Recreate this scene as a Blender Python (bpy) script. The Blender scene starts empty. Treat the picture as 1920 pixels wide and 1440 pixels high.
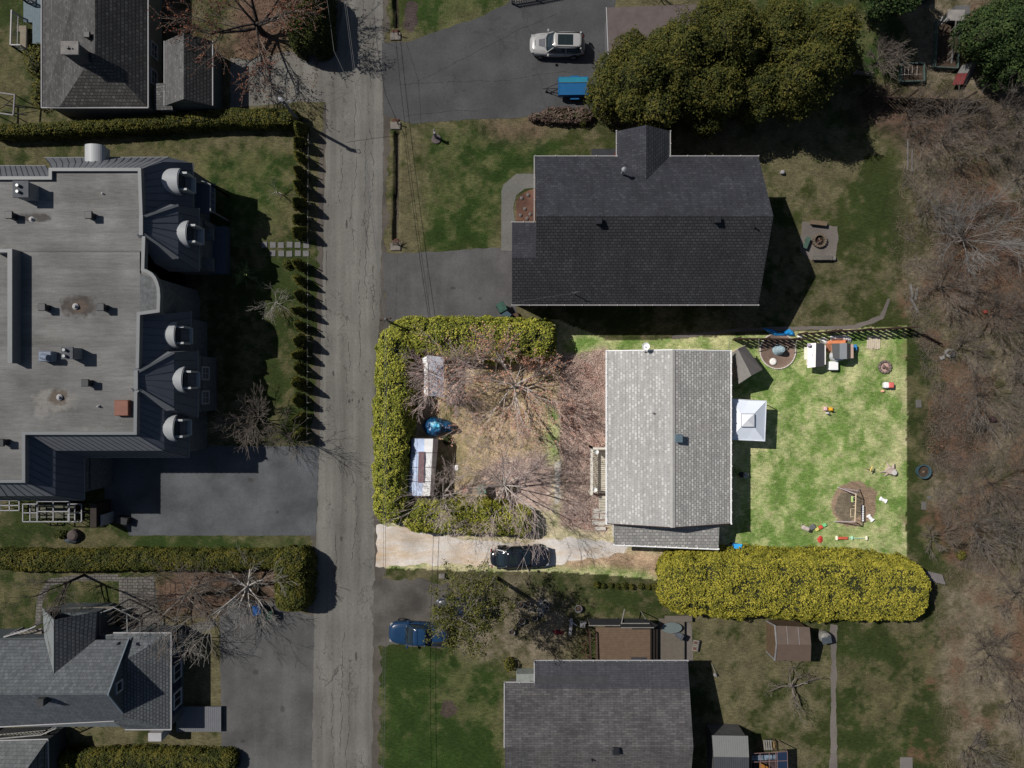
import bpy, math, random
import numpy as np
from mathutils import Matrix, Vector
C = bpy.context.scene
random.seed(7)
rng = np.random.default_rng(7)
S, H = 0.045, 62.0            # metres per photo pixel at ground level, camera height
# ------------------------------------------------ camera, sky, sun, exposure
cd = bpy.data.cameras.new('camera'); cam = bpy.data.objects.new('camera', cd)
C.collection.objects.link(cam); C.camera = cam
cam.location = (0, 0, H); cam.rotation_euler = (0, 0, 0)
cd.sensor_width = 36.0; cd.lens = 36.0 * H / (1920 * S); cd.clip_start = 0.5; cd.clip_end = 3000
w = bpy.data.worlds.new("World"); C.world = w; w.use_nodes = True
nt = w.node_tree; bg = nt.nodes['Background']
sky = nt.nodes.new('ShaderNodeTexSky'); sky.sky_type = 'NISHITA'; sky.sun_disc = False
sky.sun_elevation = math.radians(48.6); sky.sun_rotation = math.atan2(-0.791, 0.392)
nt.links.new(sky.outputs[0], bg.inputs[0]); bg.inputs[1].default_value = 0.05
sd = bpy.data.lights.new('sun', 'SUN'); sun = bpy.data.objects.new('sun', sd); C.collection.objects.link(sun)
sd.energy = 4.7; sd.angle = math.radians(0.5); sd.color = (1, .955, .89)
sun.rotation_euler = Vector((-0.791, 0.392, 1)).to_track_quat('Z', 'Y').to_euler()
sun.location = (-50, 25, 90)
C.view_settings.view_transform = 'Standard'; C.view_settings.look = 'None'
C.view_settings.exposure = 0.0; C.view_settings.gamma = 1
try: C.cycles.max_bounces = 5; C.cycles.diffuse_bounces = 3; C.cycles.transparent_max_bounces = 6
except Exception: pass

# ------------------------------------------------ coordinates
def Q(X, Y, h=0.0): return Vector((X * S, -Y * S, h))              # plan pixels from the photo centre
def P(px, py, h=0.0):                                              # photo pixel of a point at height h
    k = 1 - h / H
    return Q((px - 960) * k, (py - 720) * k, h)

# ------------------------------------------------ noise
def _h(ix, iy, iz, s):
    n = (ix.astype(np.int64) * 73856093) ^ (iy.astype(np.int64) * 19349663) ^ (iz.astype(np.int64) * 83492791) ^ (s * 2654435)
    n = (n ^ (n >> 13)) * 1274126177 & 0x7fffffff
    n = (n ^ (n >> 11)) * 668265263 & 0x7fffffff
    return (n & 0xffff) / 65535.0
def vn(x, y, z=None, s=0):
    x = np.asarray(x, float); y = np.asarray(y, float); z = np.zeros_like(x) if z is None else np.asarray(z, float)
    x, y, z = np.broadcast_arrays(x, y, z)
    fx, fy, fz = np.floor(x), np.floor(y), np.floor(z)
    tx, ty, tz = x - fx, y - fy, z - fz
    tx, ty, tz = [t * t * (3 - 2 * t) for t in (tx, ty, tz)]
    r = 0
    for a in (0, 1):
        for b in (0, 1):
            for c in (0, 1):
                r = r + _h(fx + a, fy + b, fz + c, s) * (tx if a else 1 - tx) * (ty if b else 1 - ty) * (tz if c else 1 - tz)
    return r
def fbm(x, y, z=None, s=0, o=4):
    r, a, t, f = 0, 1., 0, 1.
    for i in range(o):
        r = r + a * vn(np.asarray(x) * f, np.asarray(y) * f, None if z is None else np.asarray(z) * f, s + i * 17); t += a; a *= .5; f *= 2.03
    return r / t

# ------------------------------------------------ materials
class NT:
    def __init__(s, name):
        s.m = bpy.data.materials.new(name); s.m.use_nodes = True; s.t = s.m.node_tree
        s.p = s.t.nodes['Principled BSDF']
        s.pos = s.n('ShaderNodeNewGeometry').outputs['Position']
    def n(s, k, **kw):
        x = s.t.nodes.new(k)
        for a, b in kw.items(): setattr(x, a, b)
        return x
    def put(s, sock, v):
        if isinstance(v, bpy.types.NodeSocket): s.t.links.new(v, sock)
        elif isinstance(v, (tuple, list)) and len(v) == 3 and sock.type == 'RGBA': sock.default_value = (*v, 1)
        else: sock.default_value = v
    def math(s, op, a, b=0.0, c=None, clamp=False):
        x = s.n('ShaderNodeMath', operation=op, use_clamp=clamp); s.put(x.inputs[0], a); s.put(x.inputs[1], b)
        if c is not None: s.put(x.inputs[2], c)
        return x.outputs[0]
    def mapv(s, scale=(1, 1, 1), rot=0, loc=(0, 0, 0), v=None):
        x = s.n('ShaderNodeMapping'); s.put(x.inputs[0], v or s.pos); x.inputs['Scale'].default_value = scale
        x.inputs['Rotation'].default_value = (0, 0, rot); x.inputs['Location'].default_value = loc
        return x.outputs[0]
    def noise(s, scale, v=None, detail=4, rough=.6, dist=0.0):
        x = s.n('ShaderNodeTexNoise'); s.put(x.inputs['Vector'], v or s.pos); x.inputs['Scale'].default_value = scale
        x.inputs['Detail'].default_value = detail; x.inputs['Roughness'].default_value = rough; x.inputs['Distortion'].default_value = dist
        return x.outputs['Fac']
    def rng(s, v, a, b, c, d):
        x = s.n('ShaderNodeMapRange'); s.put(x.inputs[0], v)
        for i, q in enumerate((a, b, c, d)): x.inputs[i + 1].default_value = q
        return x.outputs[0]
    def mix(s, f, a, b, mode='MIX'):
        x = s.n('ShaderNodeMix', data_type='RGBA', blend_type=mode); s.put(x.inputs[0], f); s.put(x.inputs[6], a); s.put(x.inputs[7], b)
        return x.outputs[2]
    def gain(s, col, f):                      # colour times scalar
        x = s.n('ShaderNodeVectorMath', operation='SCALE'); s.put(x.inputs[0], col); s.put(x.inputs[3], f); return x.outputs[0]
    def bump(s, h, st=.3, d=.02):
        x = s.n('ShaderNodeBump'); s.put(x.inputs['Height'], h); x.inputs['Strength'].default_value = st; x.inputs['Distance'].default_value = d
        s.put(s.p.inputs['Normal'], x.outputs[0])
    def done(s, col, rough=.85, metal=0, spec=.3):
        s.put(s.p.inputs['Base Color'], col); s.put(s.p.inputs['Roughness'], rough); s.p.inputs['Metallic'].default_value = metal
        s.p.inputs['Specular IOR Level'].default_value = spec
        return s.m
_mc = {}
def mat(name, col, rough=.75, var=.18, scale=2.5, metal=0, spec=.3, bump=0):
    if name in _mc: return _mc[name]
    t = NT(name)
    f = t.rng(t.noise(scale, detail=5), .3, .7, 1 - var, 1 + var)
    g = t.rng(t.noise(scale * 9, detail=3), .3, .7, 1 - var * .5, 1 + var * .5)
    c = t.gain(col, t.math('MULTIPLY', f, g))
    if bump: t.bump(t.noise(scale * 9), bump, .02)
    _mc[name] = t.done(c, rough, metal, spec); return _mc[name]
def shingle(name, c1, c2, rot=0, bw=.33, rh=.17, mortar=.55, bias=0.0, big=.12, line=.12, speck=0):
    t = NT(name); v = t.mapv(rot=rot)
    b = t.n('ShaderNodeTexBrick', offset=.5, squash=1); t.put(b.inputs['Vector'], v)
    for k, q in (('Color1', c1), ('Color2', c2)): t.put(b.inputs[k], q)
    t.put(b.inputs['Mortar'], tuple(x * mortar for x in c1))
    b.inputs['Scale'].default_value = 1; b.inputs['Brick Width'].default_value = bw; b.inputs['Row Height'].default_value = rh
    b.inputs['Mortar Size'].default_value = rh * line; b.inputs['Bias'].default_value = bias; b.inputs['Mortar Smooth'].default_value = .4
    bc = b.outputs['Color']
    if speck:
        for k, q in (('Color1', (0, 0, 0)), ('Color2', (1, 1, 1)), ('Mortar', (0, 0, 0))): t.put(b.inputs[k], q)
        b.inputs['Bias'].default_value = 0; b.inputs['Mortar Size'].default_value = rh * .28; b.inputs['Mortar Smooth'].default_value = 1
        b2 = t.n('ShaderNodeTexBrick', offset=.5); t.put(b2.inputs['Vector'], v); b2.inputs['Scale'].default_value = 1; b2.inputs['Brick Width'].default_value = bw; b2.inputs['Row Height'].default_value = rh; b2.inputs['Mortar Size'].default_value = rh * line
        for k, q in (('Color1', c1), ('Color2', tuple(x * 1.06 for x in c1)), ('Mortar', tuple(x * mortar for x in c1))): t.put(b2.inputs[k], q)
        bc = t.mix(t.rng(bc, speck, speck + .16, 0, 1), b2.outputs['Color'], c2)
    f = t.rng(t.noise(.5, detail=3), .3, .7, 1 - big, 1 + big)
    g = t.rng(t.noise(5, detail=4), .3, .7, .86, 1.14)
    st = t.math('MULTIPLY', t.rng(t.noise(1.2, t.mapv((3.5, .22, 1), rot=rot), detail=5), .36, .64, .88, 1.12), t.rng(t.noise(2.2, detail=6, rough=.75), .58, .68, 1, .86))
    c = t.gain(bc, t.math('MULTIPLY', t.math('MULTIPLY', f, g), st))
    t.bump(b.outputs['Fac'], .25, -.01)
    return t.done(c, .9, 0, .15)
def asphalt(name, col, streak=0.0, crack=1.0, stain=.12, scale=1.0, rough=.9, tint=None):
    t = NT(name)
    a = t.math('MULTIPLY', t.rng(t.noise(.35, detail=5, rough=.55), .36, .64, 1 - stain, 1 + stain), t.rng(t.noise(4.5, detail=5, rough=.75), .36, .64, .91, 1.09))
    b = t.rng(t.noise(14, detail=4), .35, .65, .90, 1.10)
    sp = t.rng(t.noise(60, detail=2), .3, .7, .9, 1.1)
    f = t.math('MULTIPLY', t.math('MULTIPLY', a, b), sp)
    if streak: f = t.math('MULTIPLY', f, t.rng(t.noise(1.0, t.mapv((1.1, .05, 1)), detail=5), .3, .7, 1 - streak, 1 + streak))
    c = t.gain(t.mix(t.rng(t.noise(.45, t.mapv((.35, 1.6, 1)), detail=6, rough=.7), .44, .62, 0, 1), col, tint) if tint else col, f)
    if crack:
        wv = t.n('ShaderNodeVectorMath', operation='ADD'); nz = t.n('ShaderNodeTexNoise'); nz.inputs['Scale'].default_value = 1.1; nz.inputs['Detail'].default_value = 5
        t.put(nz.inputs['Vector'], t.pos); sc = t.n('ShaderNodeVectorMath', operation='SCALE'); t.put(sc.inputs[0], nz.outputs['Color']); sc.inputs[3].default_value = 1.6
        t.put(wv.inputs[0], t.pos); t.put(wv.inputs[1], sc.outputs[0])
        vo = t.n('ShaderNodeTexVoronoi', feature='DISTANCE_TO_EDGE'); t.put(vo.inputs['Vector'], t.mapv((.55 * scale, .13 * scale, 1), v=wv.outputs[0])); vo.inputs['Scale'].default_value = 1
        k = t.math('LESS_THAN', vo.outputs['Distance'], .011)
        msk = t.math('MULTIPLY', t.rng(t.noise(.22, detail=3), .47, .56, 0, 1), .62 * crack)
        c = t.mix(t.math('MULTIPLY', k, msk), c, tuple(x * .3 for x in col))
    t.bump(t.noise(30, detail=3), .25, .01)
    return t.done(c, rough, 0, .2)
def leafmat(name, cols, spread=1.0, patch=.5, tr=.0):
    """cols: list of 3 colours dark, mid, light, picked per leaf, shifted by patch noise"""
    t = NT(name); g = t.n('ShaderNodeNewGeometry').outputs['Random Per Island']
    n = t.rng(t.noise(.9, detail=3), .3, .7, -patch, patch)
    f = t.math('ADD', g, n, clamp=True)
    r = t.n('ShaderNodeValToRGB'); t.put(r.inputs[0], f); e = r.color_ramp.elements
    e[0].position = 0.0; e[0].color = (*cols[0], 1); e[1].position = 1.0; e[1].color = (*cols[2], 1)
    m = e.new(.5); m.color = (*cols[1], 1)
    t.done(r.outputs[0], .7, 0, .12)
    return t.m

# ------------------------------------------------ objects
_fr = {}
def frame(o):
    while o.parent is not None: o = o.parent
    return _fr.get(o, Matrix())
def tag(o, label=None, cat=None, group=None, kind=None):
    if label: o['label'] = label
    if cat: o['category'] = cat
    if group: o['group'] = group
    if kind: o['kind'] = kind
    return o
def thing(name, label, cat, loc=(0, 0, 0), rz=0.0, group=None):
    o = bpy.data.objects.new(name, None); C.collection.objects.link(o); o.empty_display_size = .3
    o.location = loc; o.rotation_euler = (0, 0, rz); _fr[o] = Matrix.Translation(Vector(loc)) @ Matrix.Rotation(rz, 4, 'Z')
    return tag(o, label, cat, group)
def link(name, me, m, parent=None):
    if m is not None: me.materials.append(m)
    o = bpy.data.objects.new(name, me); C.collection.objects.link(o)
    if parent is not None: o.parent = parent
    return o
def npmesh(name, v, f, m, parent=None, local=False, smooth=False, cols=None):
    v = np.asarray(v, np.float64).reshape(-1, 3); f = np.asarray(f, np.int32)
    if parent is not None and not local:
        M = np.array(frame(parent).inverted()); v = v @ M[:3, :3].T + M[:3, 3]
    me = bpy.data.meshes.new(name); k = f.shape[1]
    me.vertices.add(len(v)); me.vertices.foreach_set('co', v.astype(np.float32).ravel())
    me.loops.add(f.size); me.loops.foreach_set('vertex_index', f.ravel())
    me.polygons.add(len(f)); me.polygons.foreach_set('loop_start', np.arange(0, f.size, k, dtype=np.int32))
    me.polygons.foreach_set('loop_total', np.full(len(f), k, np.int32))
    if smooth: me.polygons.foreach_set('use_smooth', np.ones(len(f), bool))
    me.update(calc_edges=True)
    for nm, c in (cols or {}).items():
        a = me.color_attributes.new(nm, 'FLOAT_COLOR', 'POINT'); a.data.foreach_set('color', c.astype(np.float32).ravel())
    return link(name, me, m, parent)
class MB:
    def __init__(s): s.v = []; s.f = []
    def add(s, v, f):
        b = len(s.v); s.v += [tuple(p) for p in v]; s.f += [tuple(i + b for i in q) for q in f]; return s
    def box(s, c, d, rz=0, tilt=None):
        R = Matrix.Rotation(rz, 3, 'Z')
        if tilt is not None: R = R @ tilt
        v = [Vector(c) + R @ Vector((x * d[0] / 2, y * d[1] / 2, z * d[2] / 2)) for z in (-1, 1) for x, y in ((-1, -1), (1, -1), (1, 1), (-1, 1))]
        return s.add(v, [(3, 2, 1, 0), (4, 5, 6, 7), (0, 1, 5, 4), (1, 2, 6, 5), (2, 3, 7, 6), (3, 0, 4, 7)])
    def cbox(s, c, d, b=.03, rz=0):            # box with chamfered upright and top edges
        R = Matrix.Rotation(rz, 3, 'Z'); hx, hy = d[0] / 2, d[1] / 2; z0 = -d[2] / 2; z1 = d[2] / 2
        def ring(i, z):
            a, e = hx - i, hy - i
            return [(-a + b, -e, z), (a - b, -e, z), (a, -e + b, z), (a, e - b, z), (a - b, e, z), (-a + b, e, z), (-a, e - b, z), (-a, -e + b, z)]
        rs = [ring(0, z0), ring(0, z1 - b), ring(b, z1)]
        v = [Vector(c) + R @ Vector(p) for r in rs for p in r]
        f = [(k * 8 + i, k * 8 + (i + 1) % 8, k * 8 + 8 + (i + 1) % 8, k * 8 + 8 + i) for k in (0, 1) for i in range(8)]
        return s.add(v, f + [tuple(range(7, -1, -1)), tuple(range(16, 24))])
    def prism(s, poly, z0, z1):
        n = len(poly); a = sum(poly[i][0] * poly[(i + 1) % n][1] - poly[(i + 1) % n][0] * poly[i][1] for i in range(n))
        if a < 0: poly = poly[::-1]
        v = [(p[0], p[1], z0) for p in poly] + [(p[0], p[1], z1) for p in poly]
        return s.add(v, [tuple(range(n - 1, -1, -1)), tuple(range(n, 2 * n))] + [(i, (i + 1) % n, n + (i + 1) % n, n + i) for i in range(n)])
    def slab(s, pts, t=.12):
        pts = [Vector(p) for p in pts]; n = len(pts)
        nz = sum(pts[i][0] * pts[(i + 1) % n][1] - pts[(i + 1) % n][0] * pts[i][1] for i in range(n))
        if nz < 0: pts = pts[::-1]
        v = pts + [p - Vector((0, 0, t)) for p in pts]
        return s.add(v, [tuple(range(n)), tuple(range(2 * n - 1, n - 1, -1))] + [(i, n + i, n + (i + 1) % n, (i + 1) % n) for i in range(n)])
    def tube(s, a, b, r0, r1=None, n=8, cap=True):
        a, b = Vector(a), Vector(b); r1 = r0 if r1 is None else r1; d = (b - a)
        if d.length < 1e-6: return s
        d.normalize(); u = d.orthogonal().normalized(); w_ = d.cross(u)
        v = [a + (u * math.cos(t) + w_ * math.sin(t)) * r0 for t in [2 * math.pi * i / n for i in range(n)]] + \
            [b + (u * math.cos(t) + w_ * math.sin(t)) * r1 for t in [2 * math.pi * i / n for i in range(n)]]
        f = [(i, (i + 1) % n, n + (i + 1) % n, n + i) for i in range(n)]
        if cap: f += [tuple(range(n - 1, -1, -1)), tuple(range(n, 2 * n))]
        return s.add(v, f)
    def path(s, pts, r, n=5):
        for i in range(len(pts) - 1): s.tube(pts[i], pts[i + 1], r, r, n)
        return s
    def lathe(s, c, prof, n=20, sx=1, sy=1, rz=0):      # prof: (radius, z)
        R = Matrix.Rotation(rz, 3, 'Z')
        v = [Vector(c) + R @ Vector((r * sx * math.cos(2 * math.pi * i / n), r * sy * math.sin(2 * math.pi * i / n), z)) for r, z in prof for i in range(n)]
        f = [(k * n + i, k * n + (i + 1) % n, (k + 1) * n + (i + 1) % n, (k + 1) * n + i) for k in range(len(prof) - 1) for i in range(n)]
        return s.add(v, f + [tuple(range(n - 1, -1, -1)), tuple(range((len(prof) - 1) * n, len(prof) * n))])
    def loft(s, rings, cap=True):
        n = len(rings[0]); v = [p for r in rings for p in r]
        f = [(k * n + i, k * n + (i + 1) % n, (k + 1) * n + (i + 1) % n, (k + 1) * n + i) for k in range(len(rings) - 1) for i in range(n)]
        if cap: f += [tuple(range(n - 1, -1, -1)), tuple(range((len(rings) - 1) * n, len(rings) * n))]
        return s.add(v, f)
    def rot(s, c, rz, k=0):
        R = Matrix.Rotation(rz, 3, 'Z'); c = Vector(c)
        s.v[k:] = [tuple(c + R @ (Vector(p) - c)) for p in s.v[k:]]; return s
    def build(s, name, m, parent=None, local=False, smooth=False):
        v = s.v
        if parent is not None and not local:
            M = frame(parent).inverted(); v = [M @ Vector(p) for p in v]
        me = bpy.data.meshes.new(name); me.from_pydata([tuple(p) for p in v], [], s.f); me.update()
        if smooth:
            me.polygons.foreach_set('use_smooth', [True] * len(me.polygons))
        return link(name, me, m, parent)
def solo(name, mb, m, label, cat, loc=None, group=None, kind=None, smooth=False, rz=0):
    """a thing that is one mesh; world-space mesh unless loc is given (then local)"""
    if loc is None:
        c = sum((Vector(p) for p in mb.v), Vector()) / len(mb.v); c.z = min(p[2] for p in mb.v)
        mb.v = [tuple(Vector(p) - c) for p in mb.v]; loc = c
    o = mb.build(name, m, None, smooth=smooth); o.location = loc; o.rotation_euler = (0, 0, rz)
    return tag(o, label, cat, group, kind)
def copy_thing(root, loc, rz=0, label=None, group=None, sc=None):
    r = root.copy(); C.collection.objects.link(r); r.location = loc; r.rotation_euler = (0, 0, rz)
    if sc: r.scale = (sc, sc, sc) if not isinstance(sc, tuple) else sc
    if label: r['label'] = label
    if group: r['group'] = group
    for ch in list(root.children):
        c = ch.copy(); C.collection.objects.link(c); c.parent = r
        for g in ch.children:
            d = g.copy(); C.collection.objects.link(d); d.parent = c
    return r
def ring(cx, cy, a, b, z, e=3.5, n=28, taper=0.0):
    r = []
    for i in range(n):
        t = 2 * math.pi * i / n; ct, st = math.cos(t), math.sin(t)
        x = a * math.copysign(abs(ct) ** (2 / e), ct); y = b * math.copysign(abs(st) ** (2 / e), st)
        r.append((cx + x, cy + y * (1 - taper * max(0, -x / a) ** 2), z))
    return r
# ------------------------------------------------ ground sheet with lawn, litter and scrub zones
def inpoly(X, Y, poly):
    r = np.zeros(X.shape, bool); n = len(poly)
    for i in range(n):
        x0, y0 = poly[i]; x1, y1 = poly[(i + 1) % n]
        if y0 == y1: continue
        c = ((y0 > Y) != (y1 > Y)) & (X < (x1 - x0) * (Y - y0) / (y1 - y0) + x0); r ^= c
    return r
SOIL = {  # (green colour, dry colour, dryness)
 'lawn':   ((.032, .045, .013), (.092, .084, .042), .46),
 'lush':   ((.026, .048, .011), (.078, .084, .034), .36),
 'tired':  ((.040, .050, .015), (.105, .094, .052), .55),
 'scrub':  ((.072, .068, .034), (.165, .138, .098), .66),
 'litter': ((.052, .040, .028), (.120, .078, .058), .55),
 'gravel': ((.06, .056, .050), (.10, .09, .08), .50),
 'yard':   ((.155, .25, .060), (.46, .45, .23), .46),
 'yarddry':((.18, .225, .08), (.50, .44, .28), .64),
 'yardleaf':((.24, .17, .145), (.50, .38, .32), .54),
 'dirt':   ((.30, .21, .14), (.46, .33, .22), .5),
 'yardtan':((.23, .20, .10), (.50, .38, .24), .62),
 'soil':   ((.040, .026, .017), (.075, .050, .032), .45),
}
ZONES = [
 ('tired', [(-60, -60), (1990, -60), (1990, 1500), (-60, 1500)]),
 ('scrub', [(1700, -60), (1990, -60), (1990, 1500), (1765, 1500), (1768, 1200), (1740, 1100), (1790, 1060), (1780, 1000), (1745, 930), (1730, 800), (1760, 700), (1720, 640), (1690, 560), (1660, 490), (1690, 330), (1690, 190), (1600, 185), (1600, 160), (1700, 150)]),
 ('lawn', [(1400, -60), (1660, -60), (1700, 90), (1650, 165), (1560, 120), (1400, 60)]),
 ('lush', [(1390, -60), (1560, -60), (1560, 40), (1450, 60)]),
 ('lush', [(1560, 40), (1640, 60), (1660, 130), (1620, 150), (1560, 110)]),
 ('litter', [(1790, 300), (1850, 330), (1990, 480), (1990, 620), (1850, 620), (1770, 560), (1760, 430)]),
 ('litter', [(1740, 760), (1860, 740), (1850, 860), (1790, 900), (1740, 850)]),
 ('litter', [(1740, 960), (1830, 930), (1860, 1040), (1790, 1060)]),
 ('litter', [(1580, 160), (1900, 185), (1900, 260), (1700, 280), (1600, 230)]),
 ('lush', [(770, 235), (1100, 240), (1070, 290), (990, 330), (930, 400), (935, 465), (770, 472)]),
 ('tired', [(738, 235), (790, 235), (800, 320), (790, 400), (800, 470), (738, 470)]),
 ('litter', [(900, 236), (1150, 232), (1150, 262), (900, 258)]),
 ('tired', [(1000, 240), (1160, 240), (1160, 296), (1090, 296)]),
 ('lush', [(755, -60), (955, -60), (950, 8), (880, 30), (780, 70)]),
 ('tired', [(1430, 300), (1680, 300), (1690, 480), (1660, 600), (1430, 620)]),
 ('lawn', [(1590, 330), (1690, 310), (1690, 480), (1640, 500), (1580, 470)]),
 ('lawn', [(350, 280), (555, 265), (600, 500), (600, 830), (390, 820), (390, 500)]),
 ('lush', [(370, 290), (540, 280), (530, 430), (400, 440)]),
 ('lawn', [(0, 270), (350, 255), (350, 300), (0, 320)]),
 ('lawn', [(-60, -60), (90, -60), (90, 230), (-60, 240)]),
 ('litter', [(300, -60), (530, -60), (540, 80), (520, 110), (400, 120), (300, 60)]),
 ('tired', [(340, -60), (440, -60), (430, 90), (345, 80)]),
 ('lawn', [(-60, 960), (240, 975), (240, 1040), (-60, 1040)]),
 ('lush', [(240, 1005), (590, 1003), (590, 1035), (240, 1040)]),
 ('lawn', [(-60, 1060), (225, 1085), (230, 1160), (100, 1190), (-60, 1230)]),
 ('litter', [(290, 1070), (530, 1060), (530, 1110), (500, 1150), (300, 1160)]),
 ('tired', [(390, 1150), (425, 1170), (415, 1330), (390, 1330)]),
 ('tired', [(100, 1365), (420, 1370), (420, 1500), (100, 1500)]),
 ('lush', [(712, 1215), (830, 1212), (900, 1240), (945, 1250), (945, 1500), (705, 1500)]),
 ('lawn', [(930, 1080), (1240, 1100), (1290, 1150), (1100, 1160), (1000, 1240), (900, 1230)]),
 ('scrub', [(850, 1090), (950, 1080), (1070, 1120), (1060, 1230), (1000, 1240), (880, 1230), (830, 1180)]),
 ('tired', [(1290, 1165), (1560, 1170), (1560, 1500), (1290, 1500)]),
 ('lawn', [(1568, 1180), (1765, 1180), (1765, 1500), (1570, 1500)]),
 ('lawn', [(1700, 1180), (1765, 1180), (1770, 1500), (1690, 1500)]),
 ('lawn', [(1695, 1000), (1770, 1000), (1790, 1060), (1700, 1060)]),
 ('lawn', [(1690, 600), (1760, 640), (1770, 720), (1735, 800), (1735, 1000), (1695, 1000)]),
 # the bright yard, its extra brightness put into the soil colours
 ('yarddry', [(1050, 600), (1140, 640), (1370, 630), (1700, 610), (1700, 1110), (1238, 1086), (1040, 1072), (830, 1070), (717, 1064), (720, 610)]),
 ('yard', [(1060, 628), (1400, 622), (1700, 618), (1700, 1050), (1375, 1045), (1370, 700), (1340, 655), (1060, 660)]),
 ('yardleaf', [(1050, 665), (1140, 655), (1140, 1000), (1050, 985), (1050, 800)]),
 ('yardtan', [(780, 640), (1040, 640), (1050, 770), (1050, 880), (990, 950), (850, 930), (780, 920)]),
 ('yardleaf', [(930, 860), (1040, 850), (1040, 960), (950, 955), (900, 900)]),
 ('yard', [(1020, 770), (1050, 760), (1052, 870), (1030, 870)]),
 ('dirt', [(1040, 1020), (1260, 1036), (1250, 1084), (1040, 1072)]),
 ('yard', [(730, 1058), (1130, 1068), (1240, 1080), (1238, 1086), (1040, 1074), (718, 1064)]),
]
def build_ground():
    xs = np.concatenate([[-600, -200, -90, -60, -50], np.arange(-45, 45.01, .125), [50, 60, 90, 200, 600]])
    ys = np.concatenate([[-600, -200, -90, -60, -42], np.arange(-34.5, 34.51, .125), [42, 60, 90, 200, 600]])
    X, Y = np.meshgrid(xs, ys); nx, ny = len(xs), len(ys)
    PX, PY = X / S + 960, -Y / S + 720
    wx = (fbm(X * .9, Y * .9, s=3) - .5) * 26; wy = (fbm(X * .9 + 50, Y * .9, s=9) - .5) * 26
    e = (vn(X * 6, Y * 6, s=4) - .5) * 9
    A = np.zeros(X.shape + (4,)); B = np.zeros(X.shape + (4,)); A[..., 3] = 1; B[..., 3] = 1; D = np.zeros(X.shape)
    def blur(q, n=3):
        for _ in range(2):
            for ax in (0, 1): q = sum(np.roll(q, s_, ax) for s_ in range(-n, n + 1)) / (2 * n + 1)
        return q
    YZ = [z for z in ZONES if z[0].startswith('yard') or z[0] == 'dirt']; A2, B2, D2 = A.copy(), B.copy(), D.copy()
    for nm, poly in ZONES:
        if (nm, poly) in YZ: continue
        a, b, d = SOIL[nm]; m = inpoly(PX + wx * 1.6 + e, PY + wy * 1.6 - e, poly); A[m, :3] = a; B[m, :3] = b; D[m] = d
    A[..., :3] = blur(A[..., :3], 5); B[..., :3] = blur(B[..., :3], 5); D = blur(D, 6)
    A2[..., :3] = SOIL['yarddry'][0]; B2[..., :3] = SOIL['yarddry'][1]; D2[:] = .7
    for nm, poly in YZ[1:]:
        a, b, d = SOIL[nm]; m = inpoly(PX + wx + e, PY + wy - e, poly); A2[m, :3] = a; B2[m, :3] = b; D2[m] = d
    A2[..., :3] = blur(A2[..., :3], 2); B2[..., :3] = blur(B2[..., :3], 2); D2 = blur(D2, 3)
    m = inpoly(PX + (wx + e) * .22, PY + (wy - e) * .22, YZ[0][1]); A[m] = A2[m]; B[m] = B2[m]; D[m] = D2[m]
    # worn, mossy and bare patches, all with their own shapes
    n1 = fbm(X * .22, Y * .22, s=21, o=5); n2 = fbm(X * .8, Y * .8, s=31, o=4); n3 = fbm(X * .1 + 9, Y * .1, s=5, o=3)
    D = D + ((n1 - .5) * 1.5 + (n2 - .5) * 1.3 + (n3 - .5) * .4 + (fbm(X * 2.2, Y * 2.2, s=91, o=3) - .5) * .9) * np.where(m, .62, 1.0)
    A[..., :3] *= (1 + (n2 - .5) * .7)[..., None]; B[..., :3] *= (1 + (fbm(X * 1.7, Y * 1.7, s=77) - .5) * .8)[..., None]
    rb = np.clip((fbm(X * .35, Y * .35, s=51) - .56) * 8, 0, 1)[..., None] * ((PX > 1680)[..., None]) * .8   # rusty fallen leaves among the scrub
    B[..., :3] = B[..., :3] * (1 - rb) + np.array((.125, .07, .045)) * rb
    # swing-set sand and garden bed
    for cx, cy, rx, ry, col in ((1602, 945, 44, 42, (.32, .23, .16)), (1592, 950, 28, 28, (.19, .155, .11)), (1845, 925, 0, 0, (0, 0, 0)), (1440, 655, 0, 0, (0, 0, 0)), (770, 30, 14, 30, (.07, .055, .05)), (840, 1330, 14, 16, (.07, .055, .045))):
        if not rx: continue
        m = ((PX + wx * .5 - cx) / rx) ** 2 + ((PY + wy * .5 - cy) / ry) ** 2 < 1
        A[m, :3] = np.array(col) * .7; B[m, :3] = col; D[m] = .5 + (n2[m] - .5)
    A[..., 3] = np.clip(D, 0, 1)
    Z = np.zeros(X.shape)
    def trench(x0, y0, x1, y1, hw, dep):
        t = np.clip(((PX - x0) * (x1 - x0) + (PY - y0) * (y1 - y0)) / ((x1 - x0) ** 2 + (y1 - y0) ** 2), 0, 1)
        d = np.hypot(PX + wx * .08 - (x0 + t * (x1 - x0)), PY - (y0 + t * (y1 - y0))) / hw
        m = np.clip(1 - (d - .45) / .55, 0, 1); Z[...] -= dep * m * m * (3 - 2 * m) * (t > 0) * (t < 1)
        q = (d < .55) & (t > 0) & (t < 1); A[q, :3] = (.03, .024, .018); B[q, :3] = (.07, .06, .045)
    trench(745, 246, 742, 452, 6.5, .40); trench(741, -40, 744, 52, 6.5, .40)
    V = np.stack([X, Y, Z], -1).reshape(-1, 3)
    i = np.arange(nx * ny).reshape(ny, nx)
    F = np.stack([i[:-1, :-1], i[:-1, 1:], i[1:, 1:], i[1:, :-1]], -1).reshape(-1, 4)
    t = NT('turf')
    ca = t.n('ShaderNodeVertexColor', layer_name='soil_a'); cb = t.n('ShaderNodeVertexColor', layer_name='soil_b')
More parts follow.
